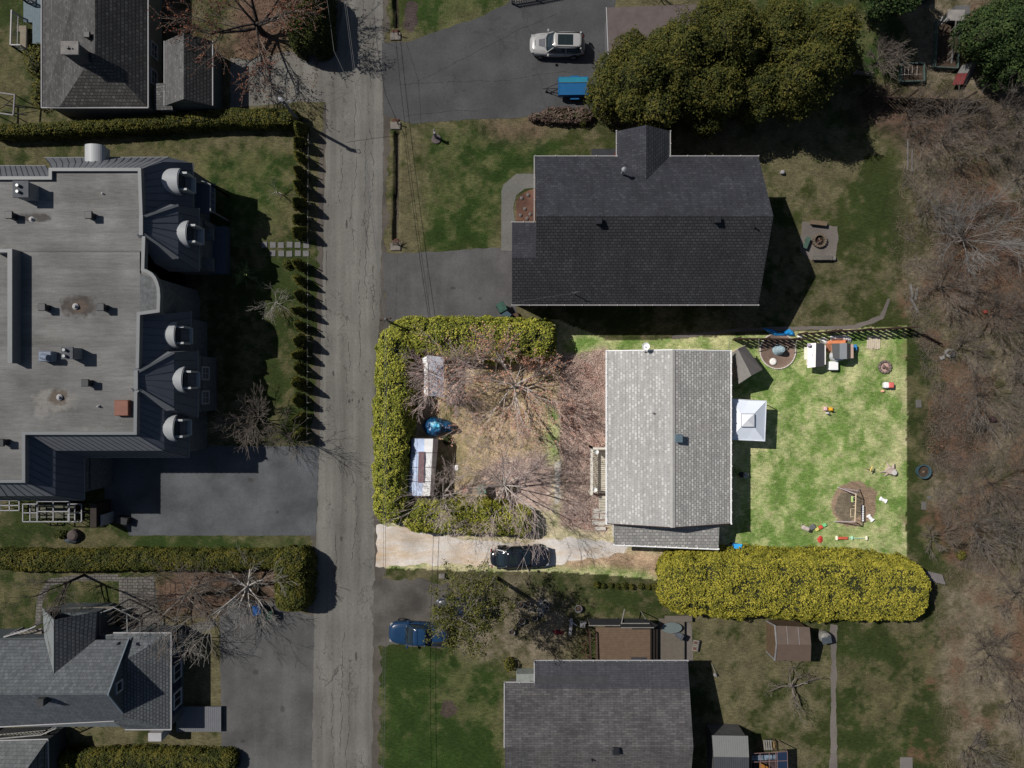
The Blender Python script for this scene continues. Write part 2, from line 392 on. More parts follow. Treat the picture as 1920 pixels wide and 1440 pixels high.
    f = t.math('ADD', t.math('MULTIPLY', t.noise(3.2, detail=6, rough=.72), .75), t.math('MULTIPLY', t.noise(11, t.mapv((1, .45, 1), rot=.6), detail=4, rough=.75), .65))
    f = t.math('ADD', t.math('SUBTRACT', f, .70), t.math('MULTIPLY', t.math('SUBTRACT', ca.outputs['Alpha'], .5), 1.0))
    f = t.rng(f, -.26, .26, 0, 1)
    c = t.mix(f, ca.outputs['Color'], cb.outputs['Color'])
    g = t.math('MULTIPLY', t.rng(t.noise(16, detail=5, rough=.8), .36, .64, .55, 1.45), t.rng(t.noise(5, t.mapv((.5, 1.3, 1), rot=.9), detail=4, rough=.7), .36, .64, .74, 1.26))
    c = t.gain(c, g)
    t.bump(t.noise(9, detail=6, rough=.8), .9, .10)
    m = t.done(c, .95, 0, .1)
    o = npmesh('ground', V, F, m, cols={'soil_a': A.reshape(-1, 4), 'soil_b': B.reshape(-1, 4)})
    tag(o, kind='structure')
build_ground()
# ------------------------------------------------ paved sheets
def rough_edge(pts, amp=.06, step=.35, seed=1, soft=None):
    r = random.Random(seed); out = []
    n = len(pts)
    for i in range(n):
        a, b = Vector(pts[i][:2]), Vector(pts[(i + 1) % n][:2]); L = (b - a).length; k = max(1, int(L / step)); d = (b - a).normalized(); nn = Vector((-d.y, d.x))
        for j in range(k):
            q = a + (b - a) * (j / k)
            s = (vn(q.x * 1.7, q.y * 1.7, s=seed) - .5) * amp * 2.4 + r.uniform(-amp, amp) * .5
            out.append(q + nn * (float(s) if j else 0))
    return out
def sheet(name, px, z, m, amp=.06, t=.0, seed=1, step=.3):
    pts = rough_edge([P(*p) for p in px], amp, step, seed)
    mb = MB(); mb.prism([(p.x, p.y) for p in pts], -.05 if not t else -.05, z)
    o = mb.build(name, m); return tag(o, kind='structure')
M_road = asphalt('road_asphalt', (.128, .123, .112), streak=.26, crack=1.0, stain=.10)
M_drive = asphalt('driveway_asphalt', (.0584, .0591, .0613), streak=.04, crack=.45, stain=.16, scale=.5)
M_gdrive = asphalt('old_asphalt', (.0766, .0759, .0752), streak=.10, crack=.25, stain=.22)
M_blue = asphalt('chip_asphalt', (.0715, .0759, .0818), crack=0, stain=.26)
M_grav = asphalt('pale_gravel', (.52, .49, .46), crack=0, stain=.22, tint=(.46, .36, .26))
M_dgrav = asphalt('dirt_gravel', (.073, .0672, .0599), crack=0, stain=.35)
M_conc = asphalt('concrete', (.1241, .1226, .1132), crack=0, stain=.10)
M_path = asphalt('path_gravel', (.1241, .1095, .0985), crack=0, stain=.15)
M_edge = asphalt('road_shoulder', (.0766, .0672, .0569), crack=0, stain=.3)
sheet('road_shoulder', [(646, -60), (728, -60), (724, 90), (730, 250), (722, 480), (728, 600), (716, 700), (712, 985), (720, 1060), (712, 1220), (712, 1500), (576, 1500), (582, 1200), (578, 1150), (582, 1010), (584, 840), (594, 600), (598, 300), (606, 206), (612, 190), (620, 95)], .003, M_edge, .22, seed=3)
sheet('road', [(652, -60), (719, -60), (718, 100), (719, 250), (715, 480), (711, 620), (700, 800), (702, 1000), (701, 1200), (696, 1500), (584, 1500), (589, 1200), (590, 1060), (593, 1000), (599, 800), (605, 500), (611, 260), (611, 192), (560, 190), (432, 203), (432, 108), (470, 112), (540, 96), (632, 96)], .008, M_road, .07, seed=5)
sheet('wide_driveway', [(716, 80), (766, 78), (800, 66), (900, 32), (952, 6), (1000, -60), (1160, -60), (1150, 60), (1140, 205), (1105, 206), (960, 222), (880, 224), (772, 232), (720, 216)], .013, M_drive, .05, seed=7)
sheet('short_driveway', [(717, 474), (745, 476), (952, 463), (968, 463), (968, 600), (724, 602)], .013, M_gdrive, .05, seed=9)
sheet('gravel_driveway', [(706, 984), (770, 990), (830, 1006), (960, 1018), (1060, 1008), (1140, 1016), (1185, 1024), (1170, 1038), (1100, 1046), (1030, 1062), (880, 1058), (704, 1062)], .013, M_grav, .16, seed=11)
sheet('dirt_parking_pad', [(702, 1088), (780, 1084), (846, 1100), (850, 1196), (830, 1212), (760, 1210), (702, 1216)], .013, M_dgrav, .25, seed=13)
sheet('blue_grey_driveway', [(196, 836), (598, 836), (592, 1004), (242, 1004), (238, 990), (215, 975), (196, 960)], .013, M_blue, .03, seed=15)
sheet('lower_driveway', [(412, 1150), (440, 1120), (520, 1130), (594, 1160), (590, 1500), (416, 1500)], .004, M_gdrive, .06, seed=17)
M_paver = shingle('pavers', (.0949, .0876, .0803), (.1241, .1168, .1058), bw=.4, rh=.25, mortar=.45)
sheet('paved_walkway', [(222, 1083), (290, 1080), (300, 1160), (330, 1180), (400, 1160), (412, 1170), (350, 1200), (275, 1190), (225, 1160)], .005, M_paver, .04, seed=19)
sheet('garden_path', [(140, 1078), (222, 1076), (222, 1090), (145, 1089), (95, 1098), (80, 1130), (76, 1172), (66, 1172), (70, 1120), (90, 1086)], .012, M_paver, .03, seed=21)
sheet('concrete_walk', [(968, 326), (1004, 326), (1004, 352), (984, 354), (968, 366), (962, 390), (966, 416), (968, 470), (940, 470), (940, 358), (944, 346)], .017, M_conc, .01, seed=23)
sheet('gravel_path', [(1557, 1170), (1570, 1172), (1568, 1280), (1570, 1440), (1572, 1500), (1555, 1500), (1558, 1300)], .012, M_path, .07, seed=25)
sheet('gravel_strip', [(1283, 1155), (1297, 1172), (1300, 1240), (1283, 1242)], .012, M_path, .03, seed=27)
sheet('stone_pad', [(1504, 415), (1570, 424), (1572, 450), (1564, 487), (1520, 488), (1500, 470)], .012, M_path, .06, seed=29)
sheet('yard_path', [(1260, 629), (1400, 614), (1600, 610), (1650, 592), (1664, 560), (1670, 560), (1656, 598), (1606, 617), (1400, 621), (1260, 636)], .012, M_path, .05, seed=31)
sheet('front_walk', [(1040, 868), (1052, 862), (1052, 935), (1046, 946), (1040, 944)], .012, mat('walk_concrete', (.42, .39, .34), .9, .2, 4), .03, seed=33)
def cracks():
    r = random.Random(12); a = MB()
    def line(pts, z, w_=.03, jit=.06, m=.9):
        for p, q in zip(pts[:-1], pts[1:]):
            A, B = P(*p), P(*q); n = max(2, int((B - A).length / .22)); d = (B - A).normalized(); nn = Vector((-d.y, d.x, 0)); off = 0; L = []
            for i in range(n + 1):
                off = off * .8 + r.gauss(0, jit * .5) if 0 < i < n else 0; L.append(A.lerp(B, i / n) + nn * off)
            for i in range(n):
                if r.random() > m: continue
                w1 = w_ * r.uniform(.5, 1.2); u, v = L[i], L[i + 1]; e = (v - u).normalized() * .01; t = Vector((-(v - u).y, (v - u).x, 0)).normalized() * w1 / 2
                b = [u - t - e, v - t + e, v + t + e, u + t - e]; a.add([(p_.x, p_.y, z + .0003 * (i % 2)) for p_ in b], [(0, 1, 2, 3)])
    for pts in ([(695, 40), (693, 120), (697, 170)], [(693, 240), (700, 300), (690, 420), (692, 470)], [(665, 180), (668, 330), (660, 400), (664, 470)], [(686, 250), (684, 420), (688, 560)], [(640, 280), (638, 380)], [(676, 470), (672, 560), (676, 700)], [(654, 640), (655, 690)], [(700, 500), (698, 600)], [(645, 1180), (642, 1230), (638, 1420)], [(655, 1260), (650, 1440)], [(622, 1300), (626, 1440)], [(613, 470), (616, 640)], [(650, 700), (648, 760)], [(630, 1000), (632, 1120)], [(668, 930), (664, 1060)]):
        line(pts, .0095, .035, .10, .85)
    line([(612, 196), (658, 173), (740, 22 + 20)], .0095, .02, .02)
    for pts in ([(762, 80), (784, 150), (790, 232)], [(784, 152), (870, 110), (960, 62), (1060, 20)], [(745, 160), (784, 156), (960, 150)], [(760, 218), (860, 207), (900, 207)], [(962, 148), (1060, 134)]): line(pts, .0145, .03, .04, .97)
    for pts in ([(745, 480), (742, 598)], [(800, 478), (806, 598)]): line(pts, .0145, .02, .02, .9)
    o = a.build('pavement_crack', mat('crack_dark', (.018, .018, .018), 1, .1)); tag(o, kind='structure')
cracks()

def stains():
    r = random.Random(21); a = MB()
    for x, y, rx, ry in ((655, 752, 2.5, 4), (661, 750, 1.5, 3), (680, 748, 1.6, 3), (673, 753, 1.5, 4), (650, 420, 2, 8), (640, 1010, 3, 5), (668, 1230, 2, 9), (625, 700, 2, 6), (1000, 130, 4, 3), (870, 170, 6, 3), (840, 190, 3, 2), (1015, 118, 3, 2), (470, 900, 6, 4), (520, 960, 3, 3), (480, 1260, 6, 5), (530, 1330, 4, 6), (455, 1390, 5, 4), (850, 540, 6, 3), (900, 560, 4, 3), (780, 1130, 5, 4), (770, 1165, 4, 3)):
        c = P(x, y); n = 14; z = .0152 if not 600 < x < 700 else .0098
        if 440 < x < 560 and y > 1100: z = .0056
        a.add([(c.x + rx * S * math.cos(6.283 * i / n) * r.uniform(.7, 1.25), c.y + ry * S * math.sin(6.283 * i / n) * r.uniform(.7, 1.25), z) for i in range(n)], [tuple(range(n))])
    tag(a.build('pavement_stain', asphalt('oil_stain', (.052, .050, .048), crack=0, stain=.2)), kind='structure')
stains()
# ------------------------------------------------ shared building materials and small roof parts
WHITE = mat('white_trim', (.3066, .2993, .3066), .6, .06)
BRIGHT = mat('bright_white', (.80, .80, .80), .5, .04)
BLACK = mat('black_metal', (.015, .016, .02), .5, .2)
GLASS = mat('window_glass', (.02, .025, .03), .12, .2, 1, 0, .6)
GALV = mat('galvanised', (.1606, .1679, .1752), .45, .15, 3, .5)
WOOD = mat('grey_wood', (.1095, .0912, .073), .85, .25, 5)
DWOOD = mat('dark_wood', (.050, .030, .022), .8, .3, 5)
RUST = mat('rusty_metal', (.0621, .0256, .0161), .8, .3, 6)
def gutter(root, pts, m=None, r=.055, name='gutter'):
    mb = MB()
    for a, b in zip(pts[:-1], pts[1:]):
        a, b = Vector(a), Vector(b); d = b - a; L = d.length
        mb.tube(a, b, r, r, 6)
    return mb.build(name, m or WHITE, root)
def gutter_clips(root, a, b, gap=1.0, m=None):
    a, b = Vector(a), Vector(b); n = max(2, int((b - a).length / gap)); mb = MB()
    for i in range(n + 1):
        p = a + (b - a) * (i / n); mb.box(p + Vector((0, 0, .02)), (.10, .10, .12))
    return mb.build('gutter_clip', m or BRIGHT, root)
def roofvent(root, px, py, h, s=.42, hh=.45, m=None):
    c = P(px, py, h + hh); mb = MB(); mb.cbox((c.x, c.y, h + hh * .5 - .1), (s * .8, s * .8, hh + .2), .02); mb.cbox((c.x, c.y, h + hh), (s * 1.05, s * 1.05, .16), .03)
    return mb.build('roof_vent', m or BLACK, root)
def pipe_vent(root, px, py, h, hh=.35, r=.06, m=None):
    c = P(px, py, h + hh); mb = MB(); mb.tube((c.x, c.y, h - .2), (c.x, c.y, h + hh), r, r, 10); mb.lathe((c.x, c.y, h - .02), [(r * 2.2, 0), (r * 1.3, .08)], 12)
    return mb.build('vent_pipe', m or GALV, root)
def window(root, c, w_, h_, nrm, bars=(1, 1), frame_m=None):
    """window standing on a wall: centre c, facing nrm (unit, horizontal)"""
    n = Vector(nrm).normalized(); t = Vector((-n.y, n.x, 0)); c = Vector(c); up = Vector((0, 0, 1)); mb = MB()
    def bar(o, a, b, d):      # box along t*a, up*b
        v = [o + t * (x * a / 2) + up * (z * b / 2) + n * (y * d / 2) for z in (-1, 1) for x, y in ((-1, -1), (1, -1), (1, 1), (-1, 1))]
        mb.add(v, [(3, 2, 1, 0), (4, 5, 6, 7), (0, 1, 5, 4), (1, 2, 6, 5), (2, 3, 7, 6), (3, 0, 4, 7)])
    for s_ in (-1, 1):
        bar(c + t * s_ * (w_ / 2) + n * .05, .12, h_ + .12, .14); bar(c + up * s_ * (h_ / 2) + n * .052, w_ - .12, .12, .15)
    for i in range(1, bars[0] + 1): bar(c + t * (w_ * (i / (bars[0] + 1) - .5)) + n * .045, .05, h_ - .12, .08)
    for i in range(1, bars[1] + 1): bar(c + up * (h_ * (i / (bars[1] + 1) - .5)) + n * .043, w_ - .12, .05, .08)
    f = mb.build('window', frame_m or WHITE, root)
    g = MB(); o = c + n * .02
    v = [o + t * (x * w_ / 2) + up * (z * h_ / 2) for x, z in ((-1, -1), (1, -1), (1, 1), (-1, 1))]; v2 = [p + n * .015 for p in v]
    g.add(v + v2, [(4, 5, 6, 7), (0, 1, 5, 4), (1, 2, 6, 5), (2, 3, 7, 6), (3, 0, 4, 7)]); g.build('pane', GLASS, f)
    return f
def inset(poly, d):
    c = sum((Vector((p[0], p[1], 0)) for p in poly), Vector()) / len(poly)
    return [(p[0] + (d if p[0] < c.x else -d), p[1] + (d if p[1] < c.y else -d)) for p in poly]
def walls(root, poly, z1, m, name='wall', z0=-.1):
    mb = MB(); mb.prism([(p[0], p[1]) for p in poly], z0, z1); return mb.build(name, m, root)
def xy(v): return (v[0], v[1])

# ------------------------------------------------ grey speckled house of the bright yard
def yard_house():
    uE, uR = 3.2, 4.8
    W_, E_, R_ = 178 * (1 - uE / H), 410 * (1 - uE / H), 302 * (1 - uR / H) - 1
    N_, S_ = -62 * .952, 262 * .948
    r = thing('grey_house', 'light grey speckled gable roof house in the bright yard beside the white canopy', 'house', Q((W_ + E_) / 2, (N_ + S_) / 2))
    wm = mat('pale_siding', (.55, .53, .50), .7, .06)
    walls(r, [xy(Q(W_ + 10, N_ + 8)), xy(Q(E_ - 10, N_ + 8)), xy(Q(E_ - 10, S_ - 8)), xy(Q(W_ + 10, S_ - 8))], uE - .05, wm)
    mw = MB()
    for y in (N_ + 8, S_ - 14):
        a, b, c = Q(W_ + 10, y, uE), Q(E_ - 10, y, uE), Q(R_, y, uR - .25); q = [p + Vector((0, -.25, 0)) for p in (a, b, c)]
        mw.add([a, b, c] + q, [(0, 1, 2), (5, 4, 3), (0, 3, 4, 1), (1, 4, 5, 2), (2, 5, 3, 0)])
    mw.build('gable', wm, r)
    ms = shingle('light_speckled_shingle', (.325, .32, .312), (.45, .445, .43), rot=math.pi / 2, bw=.33, rh=.22, mortar=.86, big=.05, line=.12, speck=.56)
    md = shingle('grey_speckled_shingle', (.335, .325, .31), (.48, .47, .44), rot=math.pi / 2, bw=.33, rh=.22, mortar=.62, big=.05, line=.15, speck=.56)
    a = MB(); a.slab([Q(W_, N_, uE), Q(R_, N_, uR), Q(R_, S_, uR), Q(W_, S_, uE)]); rf = a.build('roof', ms, r)
    a = MB(); a.slab([Q(E_, N_, uE), Q(R_ + .05, N_, uR), Q(R_ + .05, S_, uR), Q(E_, S_, uE)]); a.build('roof', md, r)
    # ridge cap
    a = MB(); a.slab([Q(R_ - 4, N_, uR - .02), Q(R_, N_, uR + .05), Q(R_, S_, uR + .05), Q(R_ - 4, S_, uR - .02)], .03); a.slab([Q(R_ + 5, N_, uR - .02), Q(R_, N_, uR + .05), Q(R_, S_, uR + .05), Q(R_ + 5, S_, uR - .02)], .03)
    a.build('ridge_cap', mat('ridge_shingle', (.34, .33, .315), .9, .1), r)
    for X in (W_ - 1, E_ + 1):
        gutter(r, [Q(X, N_, uE - .02), Q(X, S_, uE - .02)], BRIGHT, .06); gutter_clips(r, Q(X, N_, uE), Q(X, S_, uE), .9)
    gutter(r, [Q(W_, N_, uE), Q(R_, N_, uR), Q(E_, N_, uE)], BRIGHT, .05, 'rake_trim'); gutter(r, [Q(W_, S_, uE - .03), Q(R_, S_, uR - .03), Q(E_, S_, uE - .03)], DWOOD, .05, 'rake_trim')
    v = MB(); c = P(1273, 822, 5.15); v.cbox((c.x, c.y, 4.85), (.5, .55, .6), .03); v.cbox((c.x, c.y, 5.15), (.62, .66, .14), .04); v.build('roof_vent', mat('slate_metal', (.09, .13, .16), .5), r)
    pipe_vent(r, 1226, 775, 4.2, .35, .07, mat('copper_vent', (.12, .10, .09), .6))
    # satellite dish on the north rake
    c = P(1210, 655, 4.35); d = MB(); d.tube((c.x, c.y - .3, 4.1), (c.x - .05, c.y + .15, 4.9), .035); d.build('dish_mast', GALV, r)
    d = MB(); d.lathe((c.x - .05, c.y + .2, 4.85), [(.02, -.06), (.2, -.02), (.30, .07), (.29, .075), (.19, 0)], 18); d.build('satellite_dish', BRIGHT, r)
    # lower south extension
    ex = [P(1151, 975, 2.9), P(1349, 984, 2.9), P(1347, 1029, 2.4), P(1151, 1021, 2.4)]
    a = MB(); a.slab(ex, .1); a.build('lean_to_roof', shingle('lean_to_shingle', (.24, .235, .225), (.34, .33, .31), bw=.36, rh=.25, mortar=.72, big=.05, speck=.62), r)
    walls(r, [(ex[0].x + .2, ex[0].y), (ex[1].x - .2, ex[1].y), (ex[2].x - .2, ex[2].y + .25), (ex[3].x + .2, ex[3].y + .25)], 2.33, wm, 'lean_to_wall')
    gutter(r, [ex[3] + Vector((0, -.05, 0)), ex[2] + Vector((0, -.05, 0))], BRIGHT, .055); gutter_clips(r, ex[3], ex[2], .8)
    # front porch
    pw = mat('porch_wood', (.50, .46, .38), .8, .12, 4); z = 1.0
    p = [P(1108, 838, z), P(1138, 840, z), P(1138, 926, z), P(1107, 924, z)]
    a = MB(); n = 22
    for i in range(n):
        t0, t1 = i / n + .004, (i + 1) / n - .006
        q = [p[0].lerp(p[3], t0), p[1].lerp(p[2], t0), p[1].lerp(p[2], t1), p[0].lerp(p[3], t1)]; a.slab(q, .06)
    a.build('porch_deck', pw, r)
    a = MB()
    for s, e in ((p[3], p[0]), (p[0], p[1])):
        s, e = s + Vector((-.02, 0, 0)), e + Vector((-.02, .0, 0)); u = Vector((0, 0, .95))
        d = (e - s); d.normalize(); mid = (s + e) / 2
        L = (e - s).length; a.box(mid + u, (.2 if abs(d.x) < .5 else L, L if abs(d.x) < .5 else .16, .07))
        k = int(L / .14)
        for i in range(k + 1): q = s.lerp(e, i / k); a.box(q + Vector((0, 0, .45)), (.05, .05, .9))
        for q in (s, e): a.box(q + Vector((0, 0, .0)), (.12, .12, 2.0))
    a.build('porch_railing', mat('porch_paint', (.62, .59, .52), .7, .1), r)
    a = MB()
    for i in range(6):
        q = P(1131, 933 + i * 5.2, z - .16 * (i + 1)); a.box(q, (.72, .25, .06)); a.box(q + Vector((0, .1, -.08)), (.72, .03, .16))
    a.build('porch_step', mat('stair_wood', (.38, .35, .29), .85, .2), r)
    a = MB()
    for i, (x, y) in enumerate(((1118, 958), (1131, 958), (1117, 968), (1131, 969), (1116, 980), (1128, 981), (1140, 980))): a.cbox(P(x, y, .03), (.55, .42, .1), .02)
    for x, y in ((1126, 991),): a.cbox(P(x, y, .1), (.9, .3, .24), .03)
    a.build('landing_slab', mat('slab_stone', (.45, .42, .38), .9, .15), r)
    a = MB()
    for y in (847, 918):
        c = P(1118 if y < 900 else 1115, y, z + .95); a.lathe((c.x, c.y, z + .75), [(.10, 0), (.2, .3), (.20, .32), (.16, .30), (.15, .2)], 16)
    a.build('porch_planter', mat('white_pot', (.6, .6, .58), .5), r)
    return r
YH = yard_house()

# ------------------------------------------------ dark grey bungalow with cross wing
def dark_house():
    e, R = 5.0, 8.3
    r = thing('dark_roofed_house', 'large dark grey shingled gable house with a cross wing, above the bright yard', 'house', Q(240, -270))
    nE, nR, nS = -392, -273, -137; xW, xE = 43 * .92, 424.5
    d1 = shingle('charcoal_shingle', (.0314, .0328, .0401), (.0621, .0642, .073), bw=.34, rh=.20, mortar=.78, bias=-.55, big=.14)
    d2 = shingle('charcoal_shingle_shaded', (.0343, .035, .0387), (.0599, .0621, .0657), bw=.34, rh=.20, mortar=.5, bias=-.5, big=.14, line=.2)  # south slope copy of the shingle, shade put into its darker joints
    d3 = shingle('charcoal_shingle_side', (.0401, .0423, .0482), (.0693, .0715, .0803), rot=math.pi / 2, bw=.34, rh=.20, mortar=.55, bias=-.5, big=.14, line=.2)
    a = MB(); a.slab([Q(xW, nE, e), Q(xE, nE, e), Q(xE, nR, R), Q(xW, nR, R)], .15); a.build('roof', d1, r)
    t = 1 - (6.8 - e) / (R - e); yk = nS + (nR - nS) * (1 - t); x2 = 0
    a = MB(); a.slab([Q(xW, nR + .05, R), Q(xE, nR + .05, R), Q(xE, nS, e), Q(x2, nS, e), Q(x2, yk, 6.8), Q(xW, yk, 6.8)], .15); a.build('roof', d2, r)
    a = MB(); a.slab([Q(x2, yk - 67, e), Q(xW + 4, yk - 67, e), Q(xW + 4, yk, 6.8), Q(x2, yk, 6.8)], .12); a.build('porch_roof', d1, r)
    # wing
    wa = MB(); y0 = -436; yv = -345
    wa.slab([Q(181, y0, e), Q(226, y0, 6.35), Q(226, yv, 6.35), Q(181, nE + 0, e)], .12); wa.build('wing_roof', d1, r)
    wa = MB(); wa.slab([Q(272, y0, e), Q(226.05, y0, 6.35), Q(226.05, yv, 6.35), Q(272, nE, e)], .12); wa.build('wing_roof', d3, r)
    brick = mat('dark_red_siding', (.0949, .0256, .0219), .7, .15)
    walls(r, [xy(Q(xW + 12, nE + 12)), xy(Q(xE - 10, nE + 12)), xy(Q(xE - 10, nS - 9)), xy(Q(x2 + 10, nS - 9)), xy(Q(x2 + 10, yk - 60)), xy(Q(xW + 12, yk - 60))], e - .1, brick)
    walls(r, [xy(Q(190, y0 + 8)), xy(Q(263, y0 + 8)), xy(Q(263, nE + 20)), xy(Q(190, nE + 20))], e - .05, brick, 'wing_wall')
    g = MB()
    for X in (xE - 10, xW + 12):
        a_, b_, c_ = Q(X, nE + 12, e - .05), Q(X, nS - 9, e - .05), Q(X, nR, R - .3); q = [p + Vector((-.2, 0, 0)) for p in (a_, b_, c_)]
        g.add([a_, b_, c_] + q, [(0, 1, 2), (5, 4, 3), (0, 3, 4, 1), (1, 4, 5, 2), (2, 5, 3, 0)])
    a_, b_, c_ = Q(190, y0 + 8, e), Q(263, y0 + 8, e), Q(226, y0 + 8, 6.2); q = [p + Vector((0, -.2, 0)) for p in (a_, b_, c_)]
    g.add([a_, b_, c_] + q, [(0, 1, 2), (5, 4, 3), (0, 3, 4, 1), (1, 4, 5, 2), (2, 5, 3, 0)]); g.build('gable', brick, r)
    gm = mat('eave_white', (.292, .2847, .2847), .5, .05)
    for a_, b_ in ((Q(xW, nE - 1, e), Q(181, nE - 1, e)), (Q(272, nE - 1, e), Q(xE, nE - 1, e)), (Q(x2, nS + 1, e), Q(xE, nS + 1, e)), (Q(180, y0, e), Q(180, nE, e)), (Q(273, y0, e), Q(273, nE, e)), (Q(x2, yk - 68, e), Q(xW, yk - 68, e)), (Q(xW - 1, nE, e), Q(xW - 1, yk - 68, e))):
        gutter(r, [a_, b_], gm, .045); gutter_clips(r, a_, b_, 1.3, gm)
    roofvent(r, 1123, 414, 8.0, .45, .5); roofvent(r, 1346, 412, 8.0, .45, .5)
    pipe_vent(r, 1418, 425, 7.9, .4, .05, BLACK)
    c = P(1170, 318, 7.2); f = MB(); f.tube((c.x, c.y, 6.3), (c.x, c.y, 7.2), .1, .1, 12); f.lathe((c.x, c.y, 7.2), [(.19, 0), (.19, .1), (.03, .24)], 14); f.build('flue_pipe', mat('steel_flue', (.3066, .3139, .3285), .4, .1, 2, .3), r)
    c = P(1079, 549, 6.3); f = MB(); f.tube((c.x, c.y, 5.3), (c.x, c.y, 6.6), .035); f.tube((c.x - .3, c.y, 6.5), (c.x + .3, c.y + .05, 6.5), .02); f.build('service_mast', GALV, r)
    f = MB(); f.box(Q(104, nS - 8, 2.4), (.9, .12, .5)); f.build('heat_pump', GALV, r)
    for X in (60, 300): window(r, Q(X, nS - 9, 3.4), 1.3, 1.1, (0, -1, 0))
    return r
dark_house()

# ------------------------------------------------ brown-grey house at the bottom
def bottom_house():
    e, R = 3.5, 5.3; r = thing('low_grey_house', 'low grey brown shingled house with a darker repaired band beside the wooden deck', 'house', Q(150, 620))
    x1, x0, x2 = 311, 43 * .943, -13 * .943; yN, yR, yS = 490, 622, 760
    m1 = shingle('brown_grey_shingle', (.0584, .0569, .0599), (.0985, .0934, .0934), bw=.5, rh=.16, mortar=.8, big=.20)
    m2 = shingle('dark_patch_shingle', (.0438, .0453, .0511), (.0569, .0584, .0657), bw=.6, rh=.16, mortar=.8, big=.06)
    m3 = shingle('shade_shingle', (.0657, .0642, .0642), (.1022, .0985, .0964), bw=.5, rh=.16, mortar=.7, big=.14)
    L = lambda t: (yN + (yR - yN) * t, e + (R - e) * t)
    a = MB(); y, h = L(.33); a.slab([Q(x0, y, h), Q(x1, y, h), Q(x1, yR, R), Q(x0, yR, R)]); a.build('roof', m1, r)
    a = MB(); a.slab([Q(x0, yN, e), Q(x1, yN, e), Q(x1, y - .02, h), Q(x0, y - .02, h)]); a.build('repaired_roof_band', m2, r)
    a = MB()
    y2, h2 = L(.18); a.slab([Q(x0 + 2, y2, h2 + .02), Q(x0 + 130, y2, h2 + .02), Q(x0 + 130, L(.27)[0], L(.27)[1] + .02), Q(x0 + 2, L(.27)[0], L(.27)[1] + .02)], .05); a.build('roof_patch', mat('patch_shingle', (.0401, .0416, .0453), .9), r)
    a = MB(); a.slab([Q(x0, yR + .02, R), Q(x1, yR + .02, R), Q(x1, yS, e), Q(x0, yS, e)]); a.build('roof', m3, r)
    y, h = L(.26); a = MB(); a.slab([Q(x2, y, h), Q(x0 - .02, y, h), Q(x0 - .02, yR, R), Q(x2, yR, R)]); a.slab([Q(x2, yR, R), Q(x0 - .02, yR, R), Q(x0 - .02, yS, e), Q(x2, yS, e)]); a.build('side_roof', m1, r)
    wm = mat('beige_siding', (.1168, .1095, .1022), .8, .1)
    walls(r, [xy(Q(x0 + 6, yN + 27)), xy(Q(x1 - 7, yN + 27)), xy(Q(x1 - 7, yS - 6)), xy(Q(x2 + 7, yS - 6)), xy(Q(x2 + 7, y + 28)), xy(Q(x0 + 6, y + 28))], e - .08, wm)
    g = MB(); a_, b_, c_ = Q(x1 - 7, yN + 26, e - .1), Q(x1 - 7, yS - 6, e - .1), Q(x1 - 7, yR, R - .2); q = [p + Vector((-.2, 0, 0)) for p in (a_, b_, c_)]
    g.add([a_, b_, c_] + q, [(0, 1, 2), (5, 4, 3), (0, 3, 4, 1), (1, 4, 5, 2), (2, 5, 3, 0)]); g.build('gable', wm, r)
    for a_, b_ in ((Q(x0 - 1, yN - 1, e), Q(x1, yN - 1, e)), (Q(x2 - 1, y - 1, h), Q(x0 - 1, y - 1, h)), (Q(x0 - 1, y, h), Q(x0 - 1, yN, e)), (Q(x2 - 1, y, h), Q(x2 - 1, yR, R - .05))):
        gutter(r, [a_, b_], WHITE, .05); gutter_clips(r, a_, b_, .9, WHITE)
    roofvent(r, 1155, 1409, 5.05, .5, .5); pipe_vent(r, 1111, 1428, 5.0, .3, .05, BLACK)
    f = MB(); f.cbox(P(985, 1266, .6), (1.5, .7, 1.3), .03); f.build('entry_step', mat('pale_step', (.1971, .219, .2044), .8), r)
    return r
bottom_house()

